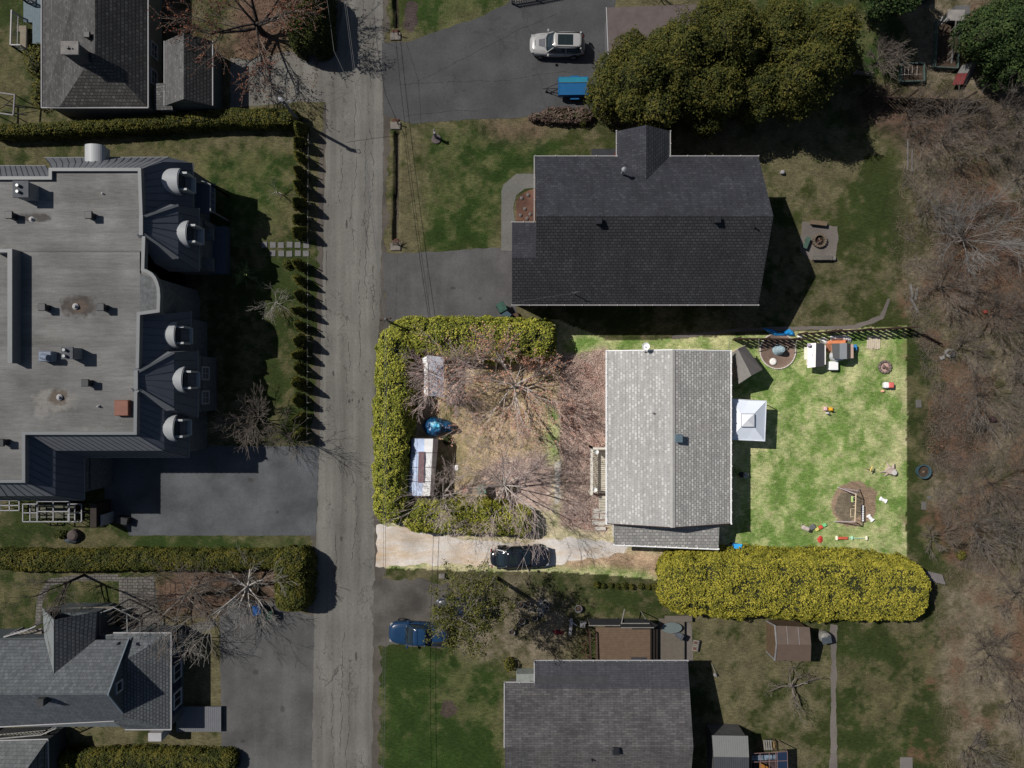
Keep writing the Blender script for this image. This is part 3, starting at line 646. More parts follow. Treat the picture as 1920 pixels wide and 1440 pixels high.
# ------------------------------------------------ top-left hip roof house
def hip_house():
    e, R = 2.8, 5.4; r = thing('hip_roof_house', 'grey hip roof house with a square stone chimney, above the long clipped hedge', 'house', Q(-780, -640))
    k = 1 - e / H; kr = 1 - R / H
    xW, xE, yS = -881 * k, -683 * k, -519 * k; rx, ry = -782 * kr, -622 * kr; fx = -846 * k
    yT = -800
    m1 = shingle('hip_shingle_lit', (.0621, .0606, .0606), (.1168, .1146, .1117), rot=math.pi / 2, bw=.3, rh=.2, mortar=.85, bias=-.4)  # west slope copy of the shingle, sunlight put in as paler joints
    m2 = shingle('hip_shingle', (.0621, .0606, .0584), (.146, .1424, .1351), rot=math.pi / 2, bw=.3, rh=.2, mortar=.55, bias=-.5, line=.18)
    m3 = shingle('hip_shingle_front', (.0621, .0606, .0584), (.146, .1424, .1351), bw=.3, rh=.2, mortar=.55, bias=-.5, line=.18)
    a = MB(); a.slab([Q(xW, yT, e), Q(rx, yT, R), Q(rx, ry, R), Q(fx, yS, e + .15), Q(xW, yS + 1, e)]); a.build('roof', m1, r)
    a = MB(); a.slab([Q(xE, yT, e), Q(rx + .05, yT, R), Q(rx + .05, ry, R), Q(xE, yS, e)]); a.build('roof', m2, r)
    a = MB(); a.slab([Q(rx, ry + .05, R), Q(xE, yS, e), Q(fx, yS, e + .15)]); a.build('hip_end', m3, r)
    wm = mat('cream_siding', (.146, .1351, .1058), .8, .1)
    walls(r, [xy(Q(xW + 6, yT)), xy(Q(xE - 4, yT)), xy(Q(xE - 4, yS - 5)), xy(Q(xW + 6, yS - 5))], e - .07, wm)
    g = [Q(xW - 1, yT, e), Q(xW - 1, yS + 1, e), Q(xE + 1, yS + 1, e), Q(xE + 1, yT, e)]; gutter(r, g, WHITE, .055)
    c = P(131, 90, 6.6); f = MB(); f.cbox((c.x, c.y, 5.2), (1.12, .86, 2.6), .02); ch = f.build('chimney', mat('chimney_stone', (.073, .073, .0715), .9, .25, 6), r)
    f = MB(); f.cbox((c.x, c.y, 6.58), (1.36, 1.02, .14), .02); f.build('chimney_cap', mat('chimney_cap_stone', (.1606, .1533, .146), .9), ch)
    f = MB(); f.tube((c.x - .1, c.y, 6.6), (c.x - .1, c.y, 6.8), .14, .12, 12); f.box((c.x + .1, c.y, 6.72), (.35, .1, .06), rz=-.6); f.build('flue', BLACK, ch)
    roofvent(r, 163, 65, 5.0, .45, .5)
    for y in (-560, -610): window(r, Q(xE - 4, y, 1.5), 1.2, 1.0, (1, 0, 0))
    return r
hip_house()
def deck_rail(root, pts, z, hgt=.95, gap=.14, m=None, w_=.09):
    a = MB()
    for s, e in zip(pts[:-1], pts[1:]):
        s, e = Vector(s), Vector(e); s.z = e.z = z; d = e - s; L = d.length; ang = math.atan2(d.y, d.x)
        a.box((s + e) / 2 + Vector((0, 0, hgt)), (L, w_, .06), rz=ang); a.box((s + e) / 2 + Vector((0, 0, .12)), (L, .05, .05), rz=ang)
        k = max(1, int(L / gap))
        for i in range(k + 1): a.box(s.lerp(e, i / k) + Vector((0, 0, hgt / 2)), (.035, .035, hgt))
        for q in (s, e): a.box(q + Vector((0, 0, (hgt - z) / 2)), (.1, .1, hgt + z))
    return a.build('railing', m or WHITE, root)
def blue_deck():
    r = thing('blue_grey_deck', 'pale blue grey painted deck with a white railing beside the hip roof house', 'deck', P(60, 40))
    m = mat('blue_deck_paint', (.0876, .1241, .146), .7, .12, 4); z = .9
    a = MB()
    for i in range(11):
        x = 46 + i * 3.4; y1 = 82 if x >= 62 else 42
        a.box((P(x, 0, z).x, (P(x, -40, z).y + P(x, y1, z).y) / 2, z), (.145, P(x, -40, z).y - P(x, y1, z).y, .06))
    a.build('deck_floor', m, r)
    a = MB(); a.box(P(45, 72, .45), (.6, 1.6, .1)); a.box(P(41, 54, .3), (.8, .5, .1)); a.build('deck_step', mat('deck_step_paint', (.1606, .1387, .1022), .8), r)
    deck_rail(r, [P(36, 30, z), P(34, 94, z), P(52, 94, z)], z); deck_rail(r, [P(52, -20, z), P(52, 6, z), P(66, 6, z)], z)
blue_deck()
def side_shed():
    e, R = 2.5, 3.9; r = thing('gable_shed', 'narrow grey shingled gable shed standing between the hip roof house and the bare red tree', 'shed', P(352, 132))
    k, kr = 1 - e / H, 1 - R / H
    x0, x1 = -651 * k, -562 * k; y0, y1 = -643 * k, -522 * k; xr = -615.5 * kr
    a = MB(); a.slab([Q(x0, y0, e), Q(xr, y0, R), Q(xr, y1, R), Q(x0, y1, e)]); a.build('roof', shingle('shed_shingle_lit', (.0803, .0803, .0803), (.1241, .1226, .1205), rot=math.pi / 2, bw=.3, rh=.2, mortar=.85, bias=-.3), r)  # sunward slope uses a paler copy, sunlight put into the shingle colour
    a = MB(); a.slab([Q(x1, y0, e), Q(xr + .05, y0, R), Q(xr + .05, y1, R), Q(x1, y1, e)]); a.build('roof', shingle('shed_shingle', (.0548, .0548, .0548), (.1168, .1132, .1095), rot=math.pi / 2, bw=.3, rh=.2, mortar=.45, bias=-.5, line=.2), r)
    wm = mat('green_grey_siding', (.073, .0839, .0766), .8)
    walls(r, [xy(Q(x0 + 4, y0 + 4)), xy(Q(x1 - 4, y0 + 4)), xy(Q(x1 - 4, y1 - 3)), xy(Q(x0 + 4, y1 - 3))], e - .05, wm)
    g = MB()
    for y in (y0 + 4, y1 - 8):
        a_, b_, c_ = Q(x0 + 4, y, e), Q(x1 - 4, y, e), Q(xr, y, R - .2); q = [p + Vector((0, -.2, 0)) for p in (a_, b_, c_)]
        g.add([a_, b_, c_] + q, [(0, 1, 2), (5, 4, 3), (0, 3, 4, 1), (1, 4, 5, 2), (2, 5, 3, 0)])
    g.build('gable', wm, r)
    gutter(r, [Q(x0 - 1, y0, e), Q(x0 - 1, y1, e)], WHITE, .045); gutter(r, [Q(x1 + 1, y0, e), Q(x1 + 1, y1, e)], WHITE, .05)
    a = MB(); a.slab([P(289, 156, 2.3), P(312, 156, 2.6), P(324, 206, 2.6), P(291, 206, 2.3)], .1); a.build('link_roof', shingle('link_shingle', (.0584, .0584, .0584), (.1095, .1095, .1058), bw=.3, rh=.2, mortar=.55), r)
    walls(r, [xy(P(291, 158, 2.3)), xy(P(312, 158, 2.3)), xy(P(320, 203, 2.3)), xy(P(293, 203, 2.3))], 2.2, wm, 'link_wall')
side_shed()
def brown_garage():
    r = thing('brown_roofed_garage', 'garage with a plain pinkish brown roof partly under the big cedars', 'garage', P(1225, 60))
    q = [P(1137, 14, 2.7), P(1308, 8, 2.7), P(1312, 110, 3.3), P(1141, 112, 3.3)]
    a = MB(); a.slab(q, .14); a.build('roof', mat('brown_roll_roof', (.0912, .073, .0693), .9, .14, 1.5), r)
    walls(r, [(q[0].x + .2, q[0].y - .2), (q[1].x - .2, q[1].y - .2), (q[2].x - .2, q[2].y), (q[3].x + .2, q[3].y)], 2.62, mat('garage_siding', (.1095, .1095, .1168), .8), 'wall')
    gutter(r, [q[0], q[3]], WHITE, .04, 'rake_trim')
brown_garage()
# ------------------------------------------------ flat roofed mansion with mansard edge
def seams(mb, a, b, c, d, n, w_=.05, hh=.05):
    """raised seams across quad a-b (top edge) to d-c (bottom edge)"""
    a, b, c, d = map(Vector, (a, b, c, d))
    for i in range(n + 1):
        t = i / n; p, q = a.lerp(b, t), d.lerp(c, t)
        if (p - q).length < .2: continue
        mb.tube(p + Vector((0, 0, .01)), q + Vector((0, 0, .01)), w_ * .5, w_ * .5, 4)
def mansion():
    T, M_, E = 7.6, 6.3, 4.4
    kT, kM, kE = 1 - T / H, 1 - M_ / H, 1 - E / H
    r = thing('mansard_mansion', 'large flat roofed mansion with a dark metal mansard edge and round topped dormers', 'house', Q(-700, 50))
    # seamed metal
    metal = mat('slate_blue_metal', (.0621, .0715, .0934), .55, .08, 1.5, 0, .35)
    seam = mat('metal_seam', (.0328, .038, .0511), .5, .05)
    capm = mat('parapet_metal', (.1241, .1314, .1387), .5, .06)
    stone = mat('wall_stone', (.0949, .0985, .1022), .9, .3, 4)
    xe = lambda x: (x - 960)
    def up(x, y, h): return P(x, y, h)
    # flat roof sheet with its own weathering
    out = [(-40, 322), (90, 322), (100, 306), (262, 318), (266, 408), (270, 440), (268, 506), (284, 514), (294, 530), (299, 552), (298, 583), (262, 590), (258, 690), (262, 694), (262, 728), (255, 735), (254, 812), (46, 812), (46, 900), (-40, 900)]
    out = [(-40, 336), (94, 336), (94, 320)] + out[3:]
    gx = np.arange(-42, 302, 1.5); gy = np.arange(316, 906, 1.5); GX, GY = np.meshgrid(gx, gy)
    k = kT; X = (GX - 960) * k * S; Y = -(GY - 720) * k * S; Z = np.full_like(X, T)
    low = (GY > 470) & (GX > 28); Z = np.where(GY > 471, T - .10, T)
    b = .135 * (1 + (fbm(X * .5, Y * .5, s=61) - .5) * .7)
    b = b * (1 + (fbm(X * .12, Y * 3, s=62) - .5) * .4)
    seamx = np.abs(((GY / 21.3) % 1) - .5) < .035; b = np.where(seamx, b * .93, b)
    col = np.stack([b, b * .99, b * .965], -1)
    def stain(cx, cy, rx, ry, c, p=1.0, s=0):
        nonlocal col
        d = ((GX - cx) / rx) ** 2 + ((GY - cy) / ry) ** 2; n = fbm(GX * .12, GY * .12, s=70 + s, o=4)
        m = (np.clip(1.5 - d - (n - .5) * 2.2, 0, 1) * p)[..., None]; col = col * (1 - m) + np.array(c) * m
    stain(145, 572, 34, 20, (0.042, 0.034, 0.029), .85, 1); stain(146, 574, 16, 12, (0.091, 0.068, 0.053), .8, 2); stain(60, 408, 34, 7, (0.038, 0.033, 0.030), .8, 3)
    stain(100, 752, 38, 20, (0.182, 0.171, 0.156), .85, 4); stain(108, 745, 16, 14, (0.076, 0.057, 0.042), .8, 5); stain(75, 775, 14, 10, (0.182, 0.175, 0.167), .7, 6)
    stain(180, 370, 90, 16, (0.091, 0.090, 0.084), .5, 7); stain(60, 640, 60, 10, (0.095, 0.091, 0.084), .5, 8); stain(215, 690, 50, 14, (0.152, 0.148, 0.141), .4, 9); stain(130, 620, 70, 14, (0.152, 0.148, 0.141), .35, 10); stain(200, 560, 30, 40, (.095, .093, .088), .35, 12); stain(40, 520, 30, 30, (.095, .093, .088), .4, 13); stain(230, 350, 30, 14, (.09, .088, .083), .4, 14); stain(170, 790, 70, 14, (.09, .088, .083), .4, 15); stain(50, 340, 20, 18, (0.198, 0.198, 0.198), .5, 11)
    inside = inpoly(GX, GY, out); ii = np.arange(GX.size).reshape(GX.shape)
    F = np.stack([ii[:-1, :-1], ii[1:, :-1], ii[1:, 1:], ii[:-1, 1:]], -1).reshape(-1, 4); cen = inside[:-1, :-1] & inside[1:, 1:] & inside[:-1, 1:] & inside[1:, :-1]
    F = F[cen.ravel()]
    t = NT('membrane_roof'); c_ = t.n('ShaderNodeVertexColor', layer_name='wear'); g = t.math('MULTIPLY', t.rng(t.noise(3, t.mapv((.4, 3, 1)), detail=5), .38, .62, .90, 1.10), t.rng(t.noise(10), .38, .62, .92, 1.08))
    m = t.done(t.gain(c_.outputs['Color'], g), .85, 0, .2)
    a4 = np.ones(GX.shape + (4,)); a4[..., :3] = col
    npmesh('flat_roof', np.stack([X, Y, Z], -1), F, m, r, cols={'wear': a4.reshape(-1, 4)})
    # parapet along the roof edge
    a = MB(); edge = [(-40, 336), (94, 336), (94, 320), (262, 320), (266, 406)]; 
    segs = [[(-40, 334), (95, 334), (95, 318), (262, 318), (265, 405)], [(270, 440), (268, 506), (276, 509), (284, 514), (290, 521), (294, 530), (297, 541), (298, 555), (297, 583), (260, 588), (258, 690)], [(262, 728), (255, 735), (254, 812), (45, 812), (45, 902), (-40, 902)]]
    for sg in segs:
        pp = [P(*p, T + .2) for p in sg]; N_ = len(pp); nn = []
        for i in range(N_):
            d = (pp[min(i + 1, N_ - 1)] - pp[max(i - 1, 0)]) if False else None
            t0 = (pp[i] - pp[i - 1]).normalized() if i else (pp[1] - pp[0]).normalized(); t1 = (pp[i + 1] - pp[i]).normalized() if i < N_ - 1 else t0
            n0, n1 = Vector((-t0.y, t0.x, 0)), Vector((-t1.y, t1.x, 0)); mN = (n0 + n1); mN.normalize(); nn.append(mN / max(.4, mN.dot(n0)) * .12)
        rings_ = [[p + n_ - Vector((0, 0, .45)), p + n_ + Vector((0, 0, .06)), p - n_ + Vector((0, 0, .06)), p - n_ - Vector((0, 0, .45))] for p, n_ in zip(pp, nn)]
        a.loft(rings_)
    a.build('parapet', capm, r)
    a = MB(); a.box((P(20, 574, T + .8).x, P(20, 574, T + .8).y, T + .35), (.34, 211 * k * S, 1.1)); a.box((P(2, 470, T + .8).x, P(2, 470, T + .8).y, T + .3), (1.4, .25, 1.0)); a.build('upstand_wall', capm, r)
    # walls
    wl = MB()
    body = [(-60, 345), (98, 345), (98, 312), (350, 312), (350, 400), (285, 440), (285, 590), (345, 595), (345, 850), (150, 850), (150, 925), (-60, 925)]
    wl.prism([xy(P(x, y, E)) for x, y in body], -.1, E + .3); wl.build('wall', stone, r)
    wl = MB(); rec = [(262, 436), (262, 512), (288, 520), (294, 545), (293, 588), (262, 592)]; wl.prism([xy(P(x, y, T)) for x, y in rec], -.1, T - .02); wl.build('recessed_wall', stone, r)
    # mansard bands: (top pts, mid pts, eave pts)
    def band(top, mid, eav, n, sm=True, roots='mansard_roof', m=metal):
        a = MB(); s_ = MB()
        for (p0, p1, h0), (q0, q1, h1) in (((top[0], top[1], T), (mid[0], mid[1], M_)), ((mid[0], mid[1], M_), (eav[0], eav[1], E))):
            A, B, C_, D = P(*p0, h0), P(*p1, h0), P(*q1, h1), P(*q0, h1)
            a.slab([A, B, C_, D], .1); seams(s_, A, B, C_, D, n)
        a.slab([P(*eav[0], E), P(*eav[1], E), P(*eav[1], E) * 1, P(*eav[0], E)][:2] + [P((eav[1][0] * 9 + top[1][0]) / 10, (eav[1][1] * 9 + top[1][1]) / 10, E - .02), P((eav[0][0] * 9 + top[0][0]) / 10, (eav[0][1] * 9 + top[0][1]) / 10, E - .02)], .12)
        o = a.build(roots, m, r); s_.build('seam', seam, o)
        g = MB(); g.tube(P(*eav[0], E), P(*eav[1], E), .06, .06, 6); g.build('eave_gutter', capm, o)
        return o
    lit = mat('lit_side_metal', (.1132, .1205, .1351), .5, .06, 1.5)  # paler copy of the mansard metal, sunlight put into its colour
    # north side (two stepped lengths)
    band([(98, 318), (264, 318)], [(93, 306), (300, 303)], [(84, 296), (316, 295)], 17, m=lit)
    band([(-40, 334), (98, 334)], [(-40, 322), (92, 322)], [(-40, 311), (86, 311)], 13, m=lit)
    # east side sections
    band([(264, 318), (266, 408)], [(306, 304), (306, 420)], [(362, 306), (362, 420)], 8)
    band([(258, 586), (258, 696)], [(310, 588), (310, 700)], [(358, 583), (358, 690)], 8)
    band([(255, 728), (254, 814)], [(308, 740), (308, 845)], [(354, 735), (354, 857)], 8)
    # corner wedge north-east and south sides
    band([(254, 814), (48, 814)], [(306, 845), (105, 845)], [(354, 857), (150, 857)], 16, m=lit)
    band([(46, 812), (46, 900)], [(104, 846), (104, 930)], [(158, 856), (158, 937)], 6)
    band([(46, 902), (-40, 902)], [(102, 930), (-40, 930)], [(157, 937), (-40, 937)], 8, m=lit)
    a = MB(); a.slab([P(264, 318, T), P(306, 304, M_), P(300, 303, M_)], .1); a.slab([P(306, 304, M_), P(362, 306, E), P(316, 295, E), P(300, 303, M_)], .1); a.build('mansard_corner', metal, r)
    # bays
    def bay(t0, t1, m0, m1, e0, e1, back=200):
        A, B = P(*t0, T + .25), P(*t1, T + .25); Cc, D = P(*m0, M_), P(*m1, M_); Ee, F_ = P(*e0, E), P(*e1, E)
        def bk(v): return Vector((P(back, 0, v.z).x, v.y, v.z))
        a = MB(); a.slab([A, B, D, Cc], .08); a.slab([Cc, D, F_, Ee], .08); o = a.build('bay_roof', metal, r)
        s_ = MB(); seams(s_, A, B, D, Cc, 6); seams(s_, Cc, D, F_, Ee, 7); s_.build('seam', seam, o)
        # side slopes, lit; a triangular return each side
        for (p, q, w_) in ((A, Cc, Ee), (B, D, F_)):
            a = MB(); sgn = 1 if p is A else -1
            p2 = p + Vector((-.5, 0, 0)); q2 = Vector((p.x - .1, q.y + sgn * .35, M_ - .4))
            a.slab([p, p2, q2, q], .1) if False else a.add([p, p2, q2, q, p - Vector((0, 0, .1)), p2 - Vector((0, 0, .1)), q2 - Vector((0, 0, .1)), q - Vector((0, 0, .1))], [(0, 1, 2, 3), (7, 6, 5, 4), (0, 4, 5, 1), (1, 5, 6, 2), (2, 6, 7, 3), (3, 7, 4, 0)])
            z2 = Vector((p.x + .3, w_.y, E))
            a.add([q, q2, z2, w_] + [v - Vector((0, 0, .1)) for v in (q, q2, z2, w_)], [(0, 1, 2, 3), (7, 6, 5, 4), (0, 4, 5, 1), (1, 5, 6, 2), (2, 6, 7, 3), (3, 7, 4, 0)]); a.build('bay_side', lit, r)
        c = MB(); dd = B - A; c.box((A + B) / 2 + Vector((-.1, 0, -.05)), (.28, dd.length + .2, .4)); 
        c.tube(Ee, F_, .07, .07, 6)
        for p, q in ((A, Cc), (B, D)): c.tube(p, q, .13, .13, 4)
        c.build('bay_trim', capm, r)
        wl = MB(); wl.prism([(Ee.x - .35, Ee.y - .4), (Ee.x - .35, F_.y + .4), (bk(F_).x, F_.y + .4), (bk(Ee).x, Ee.y - .4)], -.1, E - .05)
        wl.build('bay_wall', stone, r)
    bay((268, 407), (269, 439), (334, 385), (334, 484), (373, 391), (373, 509))
    bay((260, 697), (258, 728), (326, 661), (326, 768), (371, 657), (371, 783))
    # dormers facing east
    capw = mat('dormer_cap_metal', (.30, .31, .32), .5, .05); 
    def dormer(px, py, rad=1.04, hz=5.42):
        c = P(px, py, hz + .85); n = 20; L = 1.75; x1 = c.x; rows = 9; a = MB()
        for off in (0, .06):
            v = []
            for k in range(rows + 1):
                t = k / rows; sc_ = math.sqrt(max(0.0, 1 - (t * .93) ** 2)); 
                for i in range(n + 1):
                    p = math.cos(math.pi * i / n); q = math.sin(math.pi * i / n)
                    v.append((x1 - L * t + off, c.y + p * (rad - off) * sc_, hz + t * .70 + q * (.90 - off) * (1 - .62 * t)))
            m1 = n + 1; f = [(k * m1 + i, k * m1 + i + 1, (k + 1) * m1 + i + 1, (k + 1) * m1 + i) for k in range(rows) for i in range(n)]
            a.add(v, f if off == 0 else [q[::-1] for q in f])
        o = a.build('dormer', capw, r)
        b = MB(); b.prism([(x1 - 1.2, c.y - rad * .62), (x1 - .12, c.y - rad * .62), (x1 - .12, c.y + rad * .62), (x1 - 1.2, c.y + rad * .62)], hz - 1.0, hz + .5); b.build('dormer_cheek', metal, o)
        b = MB()
        for s in (-1, 1): b.box((x1 + .22, c.y + s * rad * .60, hz - .25), (.62, .15, 1.3))
        b.box((x1 + .30, c.y, hz - .95), (.7, rad * 1.2, .12)); b.build('dormer_frame', capw, o)
        b = MB(); b.box((x1 - .02, c.y, hz - .2), (.08, rad * 1.04, 1.35)); b.build('pane', GLASS, o)
    for x, y in ((332, 336), (348, 435), (326, 627), (340, 712), (324, 804)): dormer(x, y)
    # small barrel dormer on the north side
    c = P(174, 284, 5.6); n = 16; a = MB(); v = []
    for yy in (c.y + .55, c.y - 1.3):
        v += [(c.x + .78 * math.cos(math.pi * i / n), yy, 5.2 + .6 * math.sin(math.pi * i / n)) for i in range(n + 1)]
    a.add(v, [(i, i + 1, n + 2 + i, n + 1 + i) for i in range(n)]); a.box((c.x, c.y - .4, 4.9), (1.5, 1.7, .7)); a.build('barrel_dormer', capw, r)
    # roof furniture
    for x, y in ((17, 403), (166, 403), (79, 576), (189, 576), (160, 718), (1, 830)): roofvent(r, x, y, T, .52, .6, BLACK)
    for x, y in ((56, 410), (138, 574), (108, 745), (190, 362), (182, 762)): pipe_vent(r, x, y, T, .2, .11 if x in (56, 138, 108) else .05, WHITE)
    c = P(227, 765, T + .35); a = MB(); a.cbox((c.x, c.y, T + .1), (1.05, 1.15, .5), .04); a.build('roof_hatch', mat('rust_hatch', (.1606, .0621, .0401), .6, .15), r)
    cc = mat('chimney_pale', (.1825, .1862, .1898), .8, .15)
    for (x, y, w_, d_, hh) in ((40, 355, 1.05, 1.1, 1.2), (127, 662, .75, .8, 1.1)):
        c = P(x, y, T + hh); a = MB(); a.cbox((c.x, c.y, T + hh / 2 - .1), (w_, d_, hh + .2), .03); ch = a.build('chimney', cc, r)
        a = MB(); a.cbox((c.x, c.y, T + hh + .04), (w_ + .12, d_ + .12, .1), .02); a.build('chimney_cap', mat('cap_slate', (.07, .075, .085), .8), ch)
        for s in (-.22, .22):
            a = MB(); a.tube((c.x - .1, c.y + s, T + hh), (c.x - .1, c.y + s, T + hh + .35), .13, .11, 12); a.build('flue', GALV, ch)
    c = P(82, 668, T + .8); a = MB(); a.cbox((c.x, c.y, T + .35), (.95, .75, .7), .05); a.tube((c.x - .2, c.y, T + .7), (c.x + .35, c.y - .1, T + .85), .22, .22, 14); a.build('air_handler', mat('handler_blue', (.1168, .146, .1971), .5), r)
    # entrance porch and balconies on the east side
    pm = mat('porch_slate', (.0548, .0693, .0912), .8, .08)
    a = MB(); a.box(P(411, 470, .5), (1.5, 3.9, .9)); a.build('porch_floor', pm, r)
    a = MB(); a.box(P(386, 440, 2.9), (1.25, .9, .3)); a.box(P(386, 495, 2.9), (1.25, .9, .3)); a.cbox(P(386, 425, 1.5), (1.1, .4, 2.8)); a.cbox(P(386, 505, 1.5), (1.1, .4, 2.8)); a.build('porch_pier', stone, r)
    a = MB(); a.box(P(383, 466, 2.0), (.4, 1.7, 2.1)); a.build('front_door', mat('door_red_brown', (.073, .0219, .0146), .6), r)
    deck_rail(r, [P(365, 338, 2.9), P(404, 352, 2.9), P(404, 400, 2.9)], 2.9, 1.0, .5, capm); a = MB(); a.box(P(385, 372, 2.8), (1.6, 2.4, .14)); a.build('balcony_floor', pm, r)
    for y in (700, 745): window(r, Vector((P(371, y, E).x - .3, P(371, y, 2.4).y, 2.4)), 1.0, 1.3, (1, 0, 0))
    a = MB(); a.box(P(383, 720, 1.5), (.9, 4.4, 2.8)); a.build('bay_base', stone, r)
    a = MB(); a.box(P(175, 882, 1.6), (1.4, 2.6, 3.2)); a.build('side_porch_wall', stone, r)
mansion()
def trellis_frames():
    r = thing('white_railing_landing', 'white railed landing and stairs below the slate blue corner roof of the mansion', 'railing', P(100, 958))
    for i, (x0, x1, y0, y1, z) in enumerate(((0, 36, 938, 957, 1.6), (43, 70, 945, 978, 1.6), (70, 130, 940, 978, 2.2), (128, 153, 945, 978, 1.6))):
        a = MB()
        for s, e in (((x0, y0), (x1, y0)), ((x1, y0), (x1, y1)), ((x1, y1), (x0, y1)), ((x0, y1), (x0, y0)), (((x0 + x1) / 2, y0), ((x0 + x1) / 2, y1)), ((x0, (y0 + y1) / 2), (x1, (y0 + y1) / 2))):
            p, q = P(*s, z), P(*e, z); a.tube(p, q, .055, .055, 4)
            for t in (0, .5, 1): g = p.lerp(q, t); a.tube((g.x, g.y, 0), g, .035, .035, 4)
        a.build('railing', mat('rail_white', (.2482, .2482, .2628), .6), r)
    a = MB(); a.box(P(100, 958, .6), (3.6, 1.2, .1)); a.build('landing_floor', mat('landing_wood', (.073, .073, .0511), .8, .3), r)
trellis_frames()
# ------------------------------------------------ bottom-left house with big east gable
def gable_house():
    r = thing('east_gable_house', 'pale blue grey shingled house with a tall triangular east gable and white framed windows', 'house', Q(-720, 525))
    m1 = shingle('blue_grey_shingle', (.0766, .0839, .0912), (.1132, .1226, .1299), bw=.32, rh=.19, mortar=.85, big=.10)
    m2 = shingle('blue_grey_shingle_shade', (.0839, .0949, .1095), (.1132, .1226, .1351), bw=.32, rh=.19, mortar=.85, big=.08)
    m3 = shingle('blue_grey_shingle_side', (.0766, .0839, .0912), (.1095, .1168, .1241), rot=math.pi / 2, bw=.30, rh=.21, mortar=.52, big=.08, line=.18)
    e, R = 3.1, 6.1
    xg = -683; yN, yR, yS = 456, 525, 597
    xw = -960
    gn, gs = 452, 598
    a = MB(); a.slab([Q(xw, yN, e), Q(xg - 32, yN, e), Q(xg + 2, gn, e - .05), Q(xg - 2, yR, R), Q(xw, yR, R)][:1] + [Q(xg, yN, e), Q(xg, yR, R), Q(xw, yR, R)]); a.build('roof', m1, r)
    a = MB(); a.slab([Q(xw, yR + .05, R), Q(xg, yR + .05, R), Q(xg, yS, e), Q(xg - 10, yS + 4, e - .2), Q(xw, yS + 20, 2.6)]); a.build('roof', m2, r)
    # gable wall with window
    sid = mat('green_grey_clapboard', (.0657, .0766, .0839), .8, .1)
    g = MB(); xx = xg - 2; A, B, Cc = Q(xx, yN, e - .3), Q(xx, yS, e - .3), Q(xx, yR, R - .1); q = [p + Vector((-.25, 0, 0)) for p in (A, B, Cc)]
    g.add([A, B, Cc] + q, [(0, 1, 2), (5, 4, 3), (0, 3, 4, 1), (1, 4, 5, 2), (2, 5, 3, 0)]); g.build('gable', sid, r)
    window(r, Q(xx + .5, yR + 1, 4.5), .8, .85, (1, 0, 0), (0, 0), mat('window_trim_blue', (.2628, .2847, .3066), .6))
    tr = mat('rake_blue', (.146, .1825, .2117), .6, .05)
    gutter(r, [Q(xg + .5, yN - 4, e - .1), Q(xg + .5, yR, R + .02), Q(xg + .5, yS + 4, e - .1)], tr, .07, 'rake_trim')
    # lower east hip skirt
    xe = -613; z0, z1 = 2.6, 4.05; n0, n1, s0, s1 = 448, 487, 620, 582
    a = MB(); a.slab([Q(xe, n0, z0), Q(xe, s0, z0), Q(xg - 2, s1, z1), Q(xg - 2, n1, z1)]); a.build('skirt_roof', m3, r)
    a = MB(); a.slab([Q(xe - .05, n0, z0), Q(xg - 2, n1 - .05, z1), Q(xg - 36, n0 + 5, z0 + .3), Q(xg - 33, n0, z0)]); a.build('skirt_roof', m1, r); a = MB(); a.slab([Q(xe - .05, s0, z0), Q(xg - 2, s1 + .05, z1), Q(xg - 20, s0 - 20, z0 + .9), Q(xg - 12, s0, z0)]); a.build('skirt_roof', m1, r)
    # north cross gable
    xr, y0, hr = -790, 407, 5.0; xl, xr2, he = -841, -742, 2.8; yv = 499
    a = MB(); a.slab([Q(xr, y0, hr), Q(xr, yv, hr), Q(xl + 8, yN - 4, he + .3), Q(xl, y0 - 6, he)]); a.build('cross_roof', mat('cross_roof_lit', (.1387, .1533, .157), .9, .08, 4), r)  # west slope in a lighter copy of the roofing, sunlight painted in
    a = MB(); a.slab([Q(xr + .05, y0, hr), Q(xr + .05, yv, hr), Q(xr2, yN + 3, e + .02), Q(xr2, y0, he)]); a.build('cross_roof', m3, r)
    walls(r, [xy(Q(xl + 6, y0 + 3)), xy(Q(xr2 - 3, y0 + 3)), xy(Q(xr2 - 3, 500)), xy(Q(xl + 6, 500))], he - .1, sid, 'cross_wall')
    walls(r, [xy(Q(xw, yN + 3)), xy(Q(xe - 2, n0 + 3)), xy(Q(xe - 2, s0 - 3)), xy(Q(xw, s0 - 3))], z0 - .12, sid)
    wl = MB(); wl.prism([xy(Q(xw, yN + 10)), xy(Q(xg - 8, yN + 10)), xy(Q(xg - 8, yS - 10)), xy(Q(xw, yS - 10))], z0 - .2, e + .1); wl.build('upper_wall', sid, r)
    gutter(r, [Q(xg - 33, n0 - 1, z0), Q(xe + 1, n0 - 1, z0), Q(xe + 1, s0 + 1, z0), Q(xg - 12, s0 + 1, z0)], WHITE, .05)
    gutter(r, [Q(xw, yS + 21, 2.6), Q(xg - 30, yS + 7, 2.7)], WHITE, .06)
    for y in (477, 527, 577):
        window(r, Q(xe - 2, y, 1.35), 1.25, 1.35, (1, 0, 0), (1, 0), mat('window_trim_white', (.3358, .3504, .365), .6))
        a = MB()
        for s in (-1, 1): a.box(Q(xe - 1.2, y + s * 21, 1.35), (.06, .34, 1.4))
        a.build('shutter', mat('navy_shutter', (.0146, .0219, .0438), .6), r)
    c = P(74, 1318, 6.3); f = MB(); f.cbox((c.x, c.y, 5.7), (.6, .55, 1.2), .03); f.build('chimney', mat('dark_chimney', (.0401, .0401, .0423), .8), r)
    pipe_vent(r, 219, 1209, 4.3, .3, .06, BLACK)
    # south-east porch floor and small bay roof
    f = MB()
    for i in range(21): f.box(P(333 + i * 4, 1348, .35), (.165, 2.1, .12))
